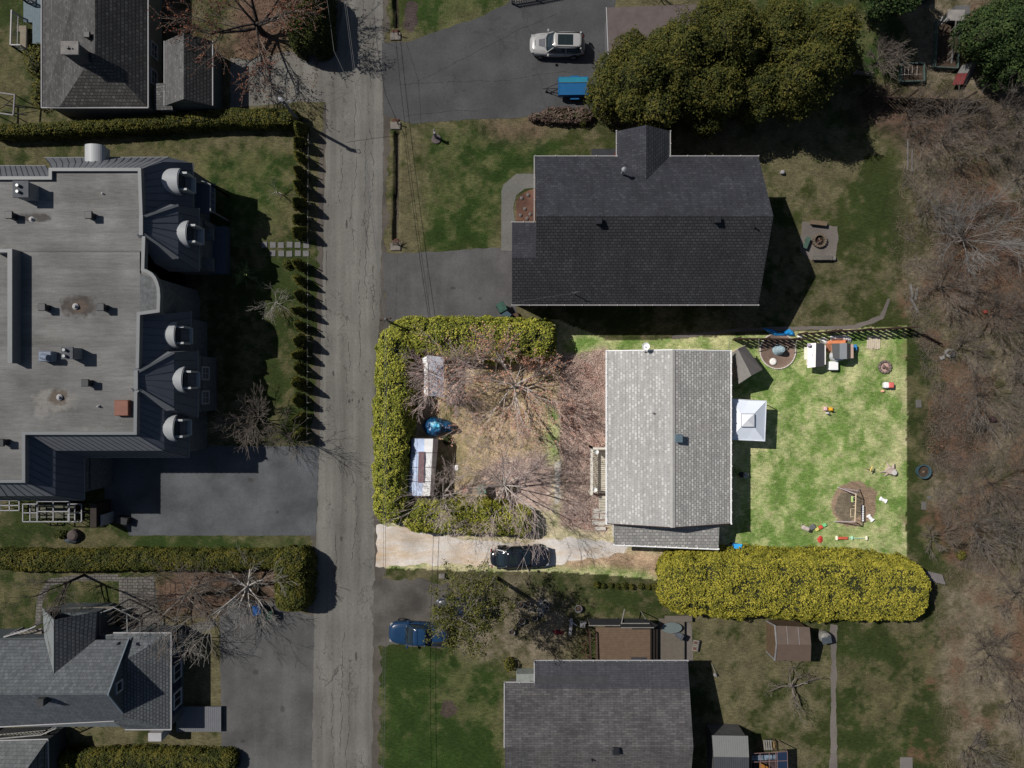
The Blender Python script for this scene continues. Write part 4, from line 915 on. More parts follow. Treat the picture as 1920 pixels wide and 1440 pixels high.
    f.build('porch_floor', mat('porch_planks', (.1132, .1168, .1278), .8, .08), r)
    f = MB(); f.slab([P(232, 1371, 2.4), P(290, 1366, 2.4), P(283, 1361, 2.9), P(249, 1354, 3.1)], .08); f.build('bay_roof', m1, r)
    f = MB(); f.cbox(P(299, 1374, 1.2), (1.1, .7, 1.6), .03); f.build('window_bay', WHITE, r)
    return r
gable_house()
def grey_low_building():
    r = thing('hip_roof_outbuilding', 'pale grey hip roofed outbuilding in the bottom corner below the gable house', 'outbuilding', P(40, 1420))
    e, t = 2.6, 4.2; q = [P(-60, 1390, e), P(90, 1386, e), P(92, 1500, e), P(-60, 1500, e)]
    a = MB(); a.slab([q[0], q[1], P(52, 1440, t), P(-60, 1445, t)]); a.build('roof', shingle('outbuilding_shingle', (.0949, .1022, .1058), (.1314, .1387, .1424), bw=.32, rh=.2, mortar=.85), r)
    a = MB(); a.slab([q[1], q[2], P(52, 1500, t), P(52, 1440, t)]); a.build('roof', shingle('outbuilding_shingle_side', (.0803, .0876, .0912), (.1168, .1241, .1278), rot=math.pi / 2, bw=.32, rh=.2, mortar=.5), r)
    walls(r, [(p.x + (.15 if i in (0, 3) else -.15), p.y + (-.15 if i < 2 else .15)) for i, p in enumerate(q)], e - .08, mat('outbuilding_wall', (.0365, .0401, .0438), .8))
    gutter(r, [q[0], q[1], q[2]], WHITE, .05)
    a = MB(); a.slab([P(-20, 1378, 1.4), P(88, 1372, 1.4), P(88, 1384, 1.4), P(-20, 1388, 1.4)], .08); a.build('side_deck', mat('pale_deck_boards', (.146, .1387, .1168), .8), r)
    deck_rail(r, [P(-20, 1378, 1.4), P(90, 1368, 1.4), P(117, 1356, 1.4)], 1.4, .9, .3, mat('rail_pale', (.219, .219, .2117), .7))
grey_low_building()
def pergola():
    r = thing('timber_deck', 'weathered plank deck with pergola rails north of the gable house', 'deck', P(190, 1160))
    a = MB()
    for i in range(13): p, q = P(97 + i * 1.2, 1142 + i * 1.5, 1.5), P(214 - i * 2.2, 1138 + i * 1.5, 1.5); a.box((p + q) / 2, ((q - p).length, .09, .05), rz=math.atan2((q - p).y, (q - p).x))
    a.build('deck_floor', mat('bleached_boards', (.1606, .146, .1241), .85, .2, 4), r)
    a = MB(); z = 2.4
    for s, e in (((186, 1150), (214, 1139)), ((214, 1139), (263, 1163)), ((186, 1150), (187, 1192)), ((263, 1163), (263, 1185)), ((187, 1192), (262, 1186)), ((225, 1145), (256, 1137)), ((238, 1152), (239, 1185))): a.tube(P(*s, z), P(*e, z), .06, .06, 4)
    for x, y in ((186, 1150), (214, 1139), (263, 1163), (187, 1192), (262, 1186)): p = P(x, y, z); a.box((p.x, p.y, z / 2), (.1, .1, z))
    a.build('pergola_beam', mat('pergola_paint', (.1387, .146, .146), .7), r)
    a = MB(); a.box(P(224, 1188, 1.2), (3.2, .55, .1)); a.build('bench_top', mat('slate_top', (.0365, .0438, .0474), .7), r)
    deck_rail(r, [P(97, 1141, 1.5), P(97, 1155, 1.5)], 1.5, .8, .3); deck_rail(r, [P(20, 1188, 1.5), P(60, 1176, 1.5), P(78, 1168, 1.5)], 1.5, .8, .3)
    a = MB(); a.slab([P(-20, 1200, 1.5), P(50, 1184, 1.5), P(78, 1178, 1.5), P(78, 1198, 1.5), P(-20, 1206, 1.5)], .1); a.build('side_platform', mat('bleached_boards'  , (.1606, .146, .1241)), r)
pergola()
def arch_frame():
    r = thing('garden_arch', 'thin black wire arch frame standing on the paved walkway', 'arch', P(250, 1110))
    a = MB(); z = 2.1
    pts = [(229, 1086), (252, 1077), (268, 1086), (270, 1145), (229, 1145), (229, 1086)]
    a.path([P(*p, z) for p in pts], .02, 4)
    for x, y in ((229, 1086), (268, 1086), (270, 1145), (229, 1145)): q = P(x, y, z); a.tube((q.x, q.y, 0), q, .02, .02, 4)
    for x in (239, 249, 259): a.tube(P(x, 1082, z), P(x, 1145, z), .012, .012, 4)
    a.tube(P(229, 1113, z), P(269, 1113, z), .012, .012, 4); a.build('frame', BLACK, r)
arch_frame()
# ------------------------------------------------ leaves, hedges, trees
def leaf_arrays(p, nrm, size, jit=.7, seed=0, asp=.6):
    r = np.random.default_rng(seed); n = len(p)
    d = nrm + r.normal(0, jit, (n, 3)); d /= np.linalg.norm(d, axis=1, keepdims=True) + 1e-9
    t = r.normal(0, 1, (n, 3)); t -= d * (t * d).sum(1, keepdims=True); t /= np.linalg.norm(t, axis=1, keepdims=True) + 1e-9
    b = np.cross(d, t); s = (size * r.uniform(.55, 1.3, n))[:, None]; w_ = s * asp * r.uniform(.7, 1.2, n)[:, None]
    v = np.stack([p - t * s, p - b * w_ + d * s * .15, p + t * s, p + b * w_ + d * s * .15], 1)
    return v.reshape(-1, 3), np.arange(4 * n, dtype=np.int32).reshape(n, 4)
def leaves(name, p, nrm, size, m, parent=None, jit=.7, seed=0, asp=.6, local=False):
    v, f = leaf_arrays(np.asarray(p), np.asarray(nrm), size, jit, seed, asp); return npmesh(name, v, f, m, parent, local)
CEDAR = leafmat('cedar_olive', [(.026, .034, .007), (.058, .064, .012), (.115, .10, .018)], patch=.55)
CEDAR_T = leafmat('cedar_tree_olive', [(.022, .029, .006), (.048, .053, .011), (.095, .085, .017)], patch=.6)
CEDAR_D = leafmat('cedar_dark', [(.014, .022, .006), (.032, .042, .009), (.062, .066, .014)], patch=.3)
CEDAR_Y = leafmat('cedar_golden', [(.10, .105, .016), (.22, .205, .028), (.39, .34, .045)], patch=.30)  # lot hedges take part of the lot's added brightness in their colour
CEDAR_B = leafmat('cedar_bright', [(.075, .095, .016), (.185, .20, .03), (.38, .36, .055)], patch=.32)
SPRUCE = leafmat('evergreen_dark', [(.008, .018, .006), (.028, .050, .014), (.060, .085, .025)], patch=.3)
FRESH = leafmat('light_evergreen', [(.0365, .0657, .0182), (.0949, .1314, .0438), (.1606, .1898, .073)], patch=.3)
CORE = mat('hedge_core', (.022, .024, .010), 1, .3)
BARK = mat('grey_bark', (.16, .14, .125), .9, .3, 6); BARKD = mat('dark_bark', (.0401, .0328, .0292), .9, .3, 6); BARKL = mat('pale_bark', (.42, .39, .36), .9, .2, 6)
TWIG = mat('twig_brown', (.16, .135, .115), .9, .2, 3); TWIGR = mat('twig_reddish', (.1752, .1095, .0912), .9, .2, 3); TWIGP = mat('twig_pinkish', (.54, .45, .41), .9, .25, 2)
TWIGG = mat('twig_greyish', (.15, .132, .115), .9, .25, 2)
TWIGD = mat('twig_dark', (.115, .095, .08), .9, .25, 2); TWIGL = mat('twig_pale', (.26, .24, .215), .9, .2, 2)
def hedge(name, path, width, hgt, m, label, dens=200, leaf=.08, lump=.28, seed=1, group=None, cat='hedge', shp=3.0, endtaper=.8, clump=.75):
    """path: world points along the middle of the base; width may be a list per point"""
    pts = [Vector(p) for p in path]; W = width if isinstance(width, (list, tuple)) else [width] * len(pts)
    seg = [(pts[i + 1] - pts[i]).length for i in range(len(pts) - 1)]; L = sum(seg); r = np.random.default_rng(seed)
    wm = sum(W) / len(W); per = wm + 2 * hgt; n = int(L * per * dens)
    def at(s):
        i = np.searchsorted(np.cumsum(seg), s).clip(0, len(seg) - 1); cs = np.concatenate([[0], np.cumsum(seg)])
        t = (s - cs[i]) / np.array(seg)[i]; A = np.array([list(p) for p in pts])
        c = A[i] + (A[i + 1] - A[i]) * t[:, None]; d = (A[i + 1] - A[i]); d = d / np.linalg.norm(d, axis=1, keepdims=True)
        ww = np.array(W)[i] * (1 - t) + np.array(W)[i + 1] * t
        return c, d, ww
    def surf(s, th, inner=0.0):
        c, d, ww = at(s); nx = np.stack([-d[:, 1], d[:, 0], 0 * s], 1)
        et = np.minimum(1, np.minimum(s, L - s) / endtaper); et = np.sqrt(np.clip(1 - (1 - et) ** 2, 0, 1)) * .999 + .001
        ct, st = np.cos(th), np.sin(th)
        x = np.sign(ct) * np.abs(ct) ** (2 / shp); z = np.abs(st) ** (2 / shp)
        ww = ww * (.25 + .75 * et); hh = hgt * (.35 + .65 * et)
        q = c + nx * (x * ww / 2)[:, None]; q[:, 2] = z * hh
        nr = nx * (np.sign(ct) * np.abs(ct) ** 1.2)[:, None]; nr[:, 2] = st ** 1.2; nr /= np.linalg.norm(nr, axis=1, keepdims=True) + 1e-9
        n1 = fbm(q[:, 0] / clump, q[:, 1] / clump, q[:, 2] / clump, s=seed, o=3) - .5
        n2 = fbm(q[:, 0] * 3.1, q[:, 1] * 3.1, q[:, 2] * 3.1, s=seed + 5, o=2) - .5
        return q + nr * (n1 * lump * 2.6 + n2 * lump * .9 - inner)[:, None], nr, n1
    s = r.uniform(0, L, n); u = r.uniform(0, per, n)
    th = np.where(u < hgt, u / hgt * .9, np.where(u > hgt + wm, math.pi - (per - u) / hgt * .9, .9 + (u - hgt) / wm * (math.pi - 1.8)))
    tp = (u >= hgt) & (u <= hgt + wm); xt = (2 * (u - hgt) / wm - 1) * .97; th = np.where(tp, np.arccos(np.clip(-np.sign(xt) * np.abs(xt) ** (shp / 2), -1, 1)), th)
    q, nr, n1 = surf(s, th); kp = (n1 > -.12) | (r.random(n) < .35); q, nr = q[kp], nr[kp]; n = len(q); q = q + nr * r.uniform(-.10, .05, n)[:, None]; q[:, 2] = np.maximum(q[:, 2], .03)
    c = sum(pts, Vector()) / len(pts); root = thing(name, label, cat, (c.x, c.y, 0), group=group)
    leaves('foliage', q, nr + np.array((-.15, .08, .35)), np.full(n, leaf), m, root, .5, seed)
    k = max(8, int(L / .25)); ss = np.repeat(np.linspace(0.02, L - .02, k), 17); tt = np.tile(np.linspace(0, math.pi, 17), k)
    q, _, _ = surf(ss, tt, .14); q[:, 2] = np.maximum(q[:, 2], -.02); i = np.arange(k * 17).reshape(k, 17)
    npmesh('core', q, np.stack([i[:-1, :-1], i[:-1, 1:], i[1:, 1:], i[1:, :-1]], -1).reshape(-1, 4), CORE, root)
    return root
def blob_points(c, rad, n, seed, lump=.25, fr=1.0, low=-.6):
    r = np.random.default_rng(seed); d = r.normal(0, 1, (n * 2, 3)); d /= np.linalg.norm(d, axis=1, keepdims=True); d = d[d[:, 2] > low][:n]
    n0 = fbm((c[0] + d[:, 0] * 2) * .5, (c[1] + d[:, 1] * 2) * .5, (c[2] + d[:, 2] * 2) * .5, s=seed + 3, o=2) - .5; q = d * np.array(rad); n1 = fbm((c[0] + q[:, 0]) * fr, (c[1] + q[:, 1]) * fr, (c[2] + q[:, 2]) * fr, s=seed, o=3) - .5
    f = 1 + n1 * lump * 3 + n0 * lump * 1.6; q = q * f[:, None] * (1 - np.abs(r.normal(0, .07, len(q))) + (r.random(len(q)) < .22) * r.uniform(0, .17, len(q)))[:, None]
    return q + np.array(c), d
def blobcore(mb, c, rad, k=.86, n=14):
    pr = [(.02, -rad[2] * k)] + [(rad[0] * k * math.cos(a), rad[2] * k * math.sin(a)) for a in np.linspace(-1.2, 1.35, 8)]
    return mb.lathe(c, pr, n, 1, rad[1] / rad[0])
def evergreen(name, label, base, blobs, m, leaf=.16, dens=26, seed=1, lump=.26, group=None, trunk=.2, core=True, cat='tree', asp=.6, fr=1.1):
    """blobs: list of (world centre, (rx, ry, rz)) leaf masses"""
    root = thing(name, label, cat, (base[0], base[1], 0), group=group); P_, N_ = [], []; cm = MB()
    for i, (c, rd) in enumerate(blobs):
        a = 4 * math.pi * ((rd[0] * rd[1]) ** 1.6 / 3 + 2 * (rd[0] * rd[2]) ** 1.6 / 3) ** (1 / 1.6); n = int(a * dens)
        q, d = blob_points(c, rd, n, seed * 13 + i, lump, fr); P_.append(q); N_.append(d)
        if core: blobcore(cm, c, rd, .70)
    q = np.concatenate(P_); d = np.concatenate(N_); q[:, 2] = np.maximum(q[:, 2], .05)
    leaves('crown', q, d + np.array((-.2, .1, .55)), np.full(len(q), leaf), m, root, .6, seed, asp)
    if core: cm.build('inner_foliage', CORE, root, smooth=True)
    t = MB(); top = max(c[2] for c, _ in blobs); t.tube((base[0], base[1], -.1), (base[0], base[1], top * .8), trunk, trunk * .5, 8); t.build('trunk', BARKD, root)
    return root
# --- bare trees
def grow(seed, h, spread, levels=(6, 5, 4, 4), r0=.14, trunk=.25, up=.55, curl=.13, tw=.010, ratio=.62, lean=(0, 0), nseg=3, limbs=None, stems=1):
    r = random.Random(seed); seg = []
    def rv(): return Vector((r.gauss(0, 1), r.gauss(0, 1), r.gauss(0, 1)))
    def branch(p, d, L, rad, lv):
        k = nseg if lv < len(levels) - 1 else 2
        q = p.copy(); dd = d.copy(); mid = []
        for i in range(k):
            dd = (dd + rv() * curl * .5 + Vector((0, 0, .06))).normalized(); q2 = q + dd * (L / k)
            ra = rad * (1 - i / k * .45); rb = rad * (1 - (i + 1) / k * .45)
            seg.append((q.copy(), q2.copy(), max(tw, ra), max(tw * .7, rb), lv)); q = q2; mid.append((q.copy(), dd.copy(), rb))
        if lv >= len(levels): return
        for j in range(levels[lv]):
            i = min(k - 1, int(k * (.25 + .8 * j / max(1, levels[lv]))) if levels[lv] > 1 else k - 1)
            o, od, orad = mid[i]
            side = rv(); side -= od * side.dot(od)
            if side.length < .01: continue
            side.normalize(); a = r.uniform(.28, .78)
            nd = (od * math.cos(a) + side * math.sin(a)).normalized(); nd.z = nd.z * .8 + .12; nd.normalize()
            branch(o, nd, L * ratio * r.uniform(.75, 1.2), orad * .6, lv + 1)
    n = levels[0]
    for st in range(stems):
        base = Vector((0, 0, 0)) if stems == 1 else Vector((r.uniform(-.15, .15), r.uniform(-.15, .15), 0))
        t0 = Vector((lean[0], lean[1], 1)).normalized() if stems == 1 else Vector((r.gauss(0, .25), r.gauss(0, .25), 1)).normalized()
        th = h * trunk; top = base + t0 * th
        seg.append((base, base + t0 * th * .5, r0, r0 * .85, 0)); seg.append((base + t0 * th * .5, top, r0 * .85, r0 * .75, 0))
        for j in range(n):
            az = 2 * math.pi * (j + r.uniform(-.75, .75)) / n; el = r.uniform(up - .35, up + .65)
            d = Vector((math.cos(az) * math.cos(el), math.sin(az) * math.cos(el), math.sin(el)))
            d.x += lean[0] * .6; d.y += lean[1] * .6; d.normalize()
            L = spread * r.uniform(.30, .66) / max(.45, math.cos(el)); L = min(L, h * .62)
            branch(base + t0 * th * r.uniform(.5, 1.0), d, L, r0 * r.uniform(.32, .58), 1)
    return seg
def tubes(seg, n=3):
    A = np.array([list(s[0]) for s in seg]); B = np.array([list(s[1]) for s in seg]); ra = np.array([s[2] for s in seg]); rb = np.array([s[3] for s in seg])
    d = B - A; d /= np.linalg.norm(d, axis=1, keepdims=True) + 1e-9; u = np.cross(d, np.where(np.abs(d[:, 2:3]) > .9, [[1., 0, 0]], [[0., 0, 1.]])); u /= np.linalg.norm(u, axis=1, keepdims=True); w_ = np.cross(d, u)
    V = []
    for P0, rr in ((A, ra), (B, rb)):
        for i in range(n): t = 2 * math.pi * i / n; V.append(P0 + (u * math.cos(t) + w_ * math.sin(t)) * rr[:, None])
    V = np.stack(V, 1); k = len(seg); base = np.arange(k)[:, None, None] * 2 * n
    f = np.array([[i, (i + 1) % n, n + (i + 1) % n, n + i] for i in range(n)])[None]
    return V.reshape(-1, 3), (base + f).reshape(-1, 4)
def bare_tree(label, px, py, seed, h, spread, mt=BARK, mtw=TWIG, buds=None, name='bare_tree', cat='tree', group=None, budsize=.05, budn=2, **kw):
    b = P(px, py); root = thing(name, label, cat, b, group=group)
    seg = grow(seed, h, spread, **kw); big = [s for s in seg if s[4] <= 1]; sm = [s for s in seg if s[4] > 1]
    v, f = tubes(big, 6); npmesh('trunk', v, f, mt, root, local=True, smooth=True)
    v, f = tubes(sm, 3); npmesh('crown', v, f, mtw, root, local=True)
    if buds is not None:
        mx = max(s[4] for s in sm); tips = np.array([list(s[1]) for s in sm if s[4] >= mx - 1]); r = np.random.default_rng(seed)
        q = np.repeat(tips, budn, 0) + r.normal(0, .06, (len(tips) * budn, 3))
        leaves('bud_cluster', q, r.normal(0, 1, q.shape), np.full(len(q), budsize), buds, root, .5, seed, .7, local=True)
    return root
BUDR = leafmat('red_buds', [(.0803, .0256, .0182), (.146, .0548, .0328), (.1971, .0876, .0511)])
BUDO = leafmat('orange_buds', [(.36, .15, .10), (.52, .26, .16), (.62, .40, .28)])
BUDP = leafmat('plum_buds', [(.26, .15, .17), (.40, .25, .25), (.50, .34, .30)])

# hedges
def PP(pts): return [P(*p) for p in pts]
def hp(pts, h): # photo outline of hedge top centre -> ground path
    return [Vector((P(x, y, h).x, P(x, y, h).y, 0)) for x, y in pts]
hedge('clipped_hedge', hp([(-30, 243), (60, 240), (200, 233), (330, 222), (420, 216), (558, 217)], 1.6), [1.05, 1.05, 1.1, 1.25, 1.45, 1.5], 1.75, CEDAR, 'long clipped cedar hedge running between the hip roof house and the mansion lawn', seed=2, lump=.10, leaf=.07, dens=300, clump=.4)
hedge('clipped_hedge', hp([(-30, 1053), (100, 1055), (260, 1052), (400, 1054), (535, 1052)], 1.5), [1.7, 1.75, 1.7, 1.75, 1.6], 1.6, CEDAR, 'straight clipped cedar hedge beneath the bare tree branches, south of the blue grey driveway', seed=3, lump=.13, leaf=.07, dens=300, clump=.45)
hedge('clipped_hedge', hp([(100, 1436), (250, 1430), (440, 1436)], 1.4), 1.8, 1.4, CEDAR, 'low clipped hedge along the bottom edge beside the outbuilding', seed=4, lump=.12, leaf=.07, dens=300, clump=.45)
hedge('golden_cedar_hedge', hp([(1240, 1100), (1340, 1102), (1480, 1105), (1620, 1108), (1755, 1116)], 2.9), [4.7, 5.6, 5.6, 5.7, 4.6], 3.3, CEDAR_Y, 'broad golden green cedar hedge closing the bottom of the bright yard', seed=5, lump=.36, leaf=.078, dens=240, shp=2.8, endtaper=1.8, clump=.75)
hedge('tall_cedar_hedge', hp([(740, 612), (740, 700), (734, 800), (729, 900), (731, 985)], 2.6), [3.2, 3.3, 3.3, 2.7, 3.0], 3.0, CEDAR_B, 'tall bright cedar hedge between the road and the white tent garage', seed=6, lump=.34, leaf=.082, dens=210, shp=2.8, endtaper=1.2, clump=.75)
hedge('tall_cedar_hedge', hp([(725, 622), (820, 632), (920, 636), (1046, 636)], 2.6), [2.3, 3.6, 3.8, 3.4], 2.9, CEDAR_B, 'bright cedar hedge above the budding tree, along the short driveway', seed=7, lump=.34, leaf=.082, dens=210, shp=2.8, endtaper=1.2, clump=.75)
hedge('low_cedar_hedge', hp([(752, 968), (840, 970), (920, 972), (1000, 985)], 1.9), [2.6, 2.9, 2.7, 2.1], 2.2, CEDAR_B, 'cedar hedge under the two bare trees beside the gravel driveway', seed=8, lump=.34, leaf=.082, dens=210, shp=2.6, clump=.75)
hedge('brushy_hedge', hp([(992, 219), (1050, 214), (1112, 214)], .7), [.7, 1.3, 1.4], .9, leafmat('brush_brown', [(.04, .025, .02), (.10, .07, .055), (.14, .10, .08)]), 'brown twiggy dormant hedge edging the wide driveway below the blue trailer', seed=9, lump=.25, leaf=.09, dens=150)
# rounded big shrubs
def big_shrub(label, px, py, rx, ry, h, m, seed, leaf=.10, dens=55, lump=.12, name='cedar_shrub', cat='shrub'):
    c = P(px, py, h * .6); r_ = S * (1 - h * .5 / H)
    return evergreen(name, label, (c.x, c.y), [((c.x, c.y, h * .42), (rx * r_, ry * r_, h * .6))], m, leaf, dens, seed, lump, trunk=.08, cat=cat)
def tall_block(label, px, py, rx, ry, h, m, seed):
    c = P(px, py, h * .8); r_ = S * (1 - h * .8 / H)
    d = Vector((0, ry * r_, 0)); return hedge('cedar_block', [Vector((c.x, c.y, 0)) + d, Vector((c.x, c.y, 0)) - d], rx * 2 * r_, h, m, label, seed=seed, lump=.16, leaf=.08, dens=260, shp=2.9, cat='shrub', endtaper=1.2, clump=.5)
tall_block('huge rounded dark cedar at the top of the road beside the red budded tree', 574, 22, 41, 68, 3.4, CEDAR_D, 12)
tall_block('large clipped dark cedar block where the straight hedge meets the road', 545, 1092, 36, 60, 2.9, CEDAR, 13)
big_shrub('round green shrub at the corner of the blue grey deck', 68, 112, 22, 32, 1.5, CEDAR, 14)
big_shrub('small shrub against the left wall of the hip roof house', 72, 176, 14, 28, 1.0, CEDAR, 15)
big_shrub('small round yellowish shrub by the entry step of the low grey house', 955, 1246, 10, 12, 1.0, CEDAR, 16, leaf=.07, dens=160)
big_shrub('tiny round bush just below the stepping stones', 537, 495, 8, 9, .6, CEDAR, 17, leaf=.06, dens=200)
big_shrub('dark round bush on the lawn below the white railed landing', 112, 1003, 13, 8, .8, CEDAR_D, 18, leaf=.07, dens=140)
big_shrub('tiny yellow green bush in the brush beyond the golden hedge', 1803, 1042, 8, 8, .5, CEDAR, 19, leaf=.07, dens=200)
big_shrub('clipped round shrub at the end of the brown dormant hedge', 1094, 222, 9, 14, .9, CEDAR, 20, leaf=.07, dens=160)
# clipped roadside cedars
ORD = 'first second third fourth fifth sixth seventh eighth ninth tenth eleventh twelfth thirteenth fourteenth'.split()
def column_cedar():
    root = thing('column_cedar', 'x', 'cedar', (0, 0, 0)); n = 1500; r = np.random.default_rng(3)
    h = 2.5; z = r.uniform(0, 1, n) ** .8; a = r.uniform(0, 2 * math.pi, n); rad = .50 * np.clip(np.minimum(1.15 - z * 1.12, .55 + z * 2.4), 0, 1) ** .8 * (1 + (fbm(np.cos(a) * 3, np.sin(a) * 3, z * 6, s=3) - .5) * .35)
    q = np.stack([rad * np.cos(a), rad * np.sin(a), z * h + .12], 1); d = np.stack([np.cos(a), np.sin(a), z * 1.2 - .2], 1)
    leaves('foliage', q, d, np.full(n, .085), CEDAR, root, .6, 3, local=True)
    mb = MB(); mb.lathe((0, 0, 0), [(.15, .15), (.36, .5), (.36, .9), (.24, 1.6), (.10, 2.2), (.02, 2.45)], 12); mb.build('core', CORE, root, True, True)
    mb = MB(); mb.tube((0, 0, -.05), (0, 0, .4), .04, .04, 6); mb.build('trunk', BARKD, root, True)
    return root
cc0 = column_cedar(); first = True
rr = random.Random(4)
for (ys, where) in (((236, 262, 289, 317, 344, 375, 402, 427), 'above the stepping stones'), ((492, 520, 549, 576, 604, 632, 657, 683, 712, 742, 775, 806), 'below the stepping stones')):
    for i, y in enumerate(ys):
        if where.startswith('above') and i == 0: sc = 1.12
        else: sc = rr.uniform(.92, 1.04)
        lab = '%s small clipped cedar from the top of the roadside row %s' % (ORD[i], where)
        b = P(567 + (i % 3) - 1 + (3 if y < 250 else 0) - (2 if y > 650 else 0), y + 9 + (3 if y < 450 else -1))
        loc = (b.x, b.y, 0)
        if first: cc0.location = loc; cc0['label'] = lab; cc0['group'] = 'clipped cedars along the road'; cc0.rotation_euler.z = .4; first = False; cc0.scale = (sc * 1.08, sc * 1.05, sc * .8)
        else: copy_thing(cc0, loc, rr.uniform(0, 6), lab, 'clipped cedars along the road', (sc * rr.uniform(1.3, 1.5), sc * rr.uniform(.76, .90), sc * rr.uniform(.88, 1.12)))
# tiny shrubs in a row above the pool deck
ms0 = None
for i, x in enumerate((1118, 1130, 1144, 1157, 1169, 1183, 1201, 1214, 1227)):
    b = P(x, 1095 + (i % 2) * 1.5 + i * .4)
    lab = '%s little clipped bush from the pine side in the row left of the golden hedge' % ORD[i]
    if ms0 is None:
        ms0 = thing('little_bush', lab, 'bush', b, group='little clipped bushes'); q, d = blob_points((0, 0, .28), (.26, .26, .34), 260, 5, .1, 3)
        leaves('foliage', q, d, np.full(len(q), .06), CEDAR, ms0, .6, 5, local=True); mb = MB(); mb.lathe((0, 0, 0), [(.08, 0), (.19, .25), (.05, .52)], 10); mb.build('core', CORE, ms0, True)
    else: copy_thing(ms0, b, i * 1.3, lab, sc=rr.uniform(.8, 1.1))
# big cedar clump, tree by tree
def cedar(label, px, py, R_, h, seed, m=CEDAR_T, k=9, leaf=.088, dens=95):
    """px,py: photo centre of the crown at 0.6 h"""
    c = P(px, py, h * .62); r = random.Random(seed); bl = [((c.x, c.y, h * .52), (R_ * .72, R_ * .72, h * .46))]
    for i in range(k):
        a = 2 * math.pi * (i + r.uniform(-.3, .3)) / k; rr_ = R_ * r.uniform(.35, .78); zz = h * r.uniform(.30, .72); s_ = R_ * r.uniform(.26, .50)
        bl.append(((c.x + rr_ * math.cos(a), c.y + rr_ * math.sin(a), zz), (s_, s_, s_ * r.uniform(1.1, 1.7))))
    bl.append(((c.x, c.y, h * .86), (R_ * .3, R_ * .3, h * .14)))
    return evergreen('cedar_tree', label, (c.x, c.y), bl, m, leaf, dens, seed, .26, trunk=.25, fr=1.3)
cedar('wide olive cedar tree nearest the blue trailer', 1204, 143, 3.5, 8.0, 41, k=7)
cedar('olive cedar tree growing over the brown garage roof', 1275, 100, 3.1, 9.0, 42)
cedar('tallest olive cedar in the middle of the cedar clump', 1370, 70, 3.3, 9.6, 43, k=7)
cedar('dark cedar tree just above the cross wing of the dark roofed house', 1330, 170, 2.9, 7.6, 44)
cedar('brownish green cedar tree at the outer end of the clump by the round bare shrub', 1560, 70, 2.8, 8.6, 45)
cedar('olive cedar tree above the dark garden shade, near the lattice fence', 1505, 140, 3.1, 10.0, 46)
cedar('cedar tree rising between the top lawn and the shaded garden', 1460, 60, 2.8, 9.0, 47)
cedar('low cedar tree at the foot of the clump over the shaded lawn', 1420, 165, 2.6, 6.6, 48)
cedar('dark green evergreen filling the upper corner beside the raised bed', 1880, 55, 2.9, 6.5, 49, SPRUCE)
cedar('smaller evergreen beside the stacked tubs and the upturned sled', 1893, 118, 2.0, 4.6, 50, SPRUCE)
cedar('pale green loose conifer shading the top lawn', 1690, -42, 2.4, 8.5, 51, SPRUCE)
# light conifer by mansion walkway
c = P(452, 512, 1.8); rN = random.Random(5); qn, dn = [], []
root = thing('young_conifer', 'light green young conifer spreading beside the stepping stones and mansion porch', 'tree', (c.x, c.y, 0))
for i in range(26):
    a = rN.uniform(0, 6.28); z0 = rN.uniform(.3, 2.4); L = (2.6 - z0) * .52 + .15
    for t in np.linspace(.1, 1, 16): qn += [(c.x + math.cos(a) * L * t + rN.gauss(0, .05), c.y + math.sin(a) * L * t + rN.gauss(0, .05), z0 - .15 * t + rN.gauss(0, .04)) for _ in range(4)]; dn += [(0, 0, 1)] * 4
leaves('crown', qn, dn, np.full(len(qn), .07), FRESH, root, .6, 5, .4); mb = MB(); mb.tube((c.x, c.y, 0), (c.x, c.y, 2.6), .06, .02); mb.build('trunk', BARKD, root)
# pine with open crown
def open_pine():
    b = P(930, 1082); h = 11.0; root = thing('open_pine', 'tall sparse pine with loose yellow green needle clumps over the dark blue pickup', 'tree', (b.x, b.y, 0))
    top = P(872, 1160, h * .9); r = random.Random(9); q, d = [], []; seg = []
    bx, by = b.x, b.y; cx, cy = P(868, 1146, 8.8).x, P(868, 1146, 8.8).y
    seg.append((Vector((bx, by, 0)), Vector(((bx * 2 + cx) / 3, (by * 2 + cy) / 3, 5.0)), .2, .16, 0)); seg.append((Vector(((bx * 2 + cx) / 3, (by * 2 + cy) / 3, 5.0)), Vector((cx, cy, 10.6)), .16, .04, 0))
    for i in range(40):
        a = 2.4 * i + r.uniform(-.3, .3); z0 = 6.2 + 4.6 * (i / 40); L = (3.7 - abs(z0 - 7.6) * .55) * r.uniform(.7, 1.08); o = Vector((cx + (bx - cx) * (10.8 - z0) / 10.8 * .5, cy + (by - cy) * (10.8 - z0) / 10.8 * .5, z0)); e = o + Vector((math.cos(a) * L, math.sin(a) * L, r.uniform(-.3, .8)))
        seg.append((o, e, .035, .012, 1))
        for j in range(8):
            t = r.uniform(.3, 1); s_ = o.lerp(e, t); e2 = s_ + Vector((r.gauss(0, .45), r.gauss(0, .45), r.uniform(0, .3))); seg.append((s_, e2, .02, .008, 2))
            for _ in range(34): q.append((e2.x + r.gauss(0, .17), e2.y + r.gauss(0, .17), e2.z + r.gauss(0, .10))); d.append((r.gauss(0, 1), r.gauss(0, 1), 1))
    v, f = tubes(seg, 5); npmesh('trunk', v, f, BARK, root)
    leaves('crown', q, d, np.full(len(q), .085), leafmat('pine_needles', [(.045, .052, .014), (.085, .092, .022), (.14, .135, .035)]), root, .8, 9, .5)
open_pine()
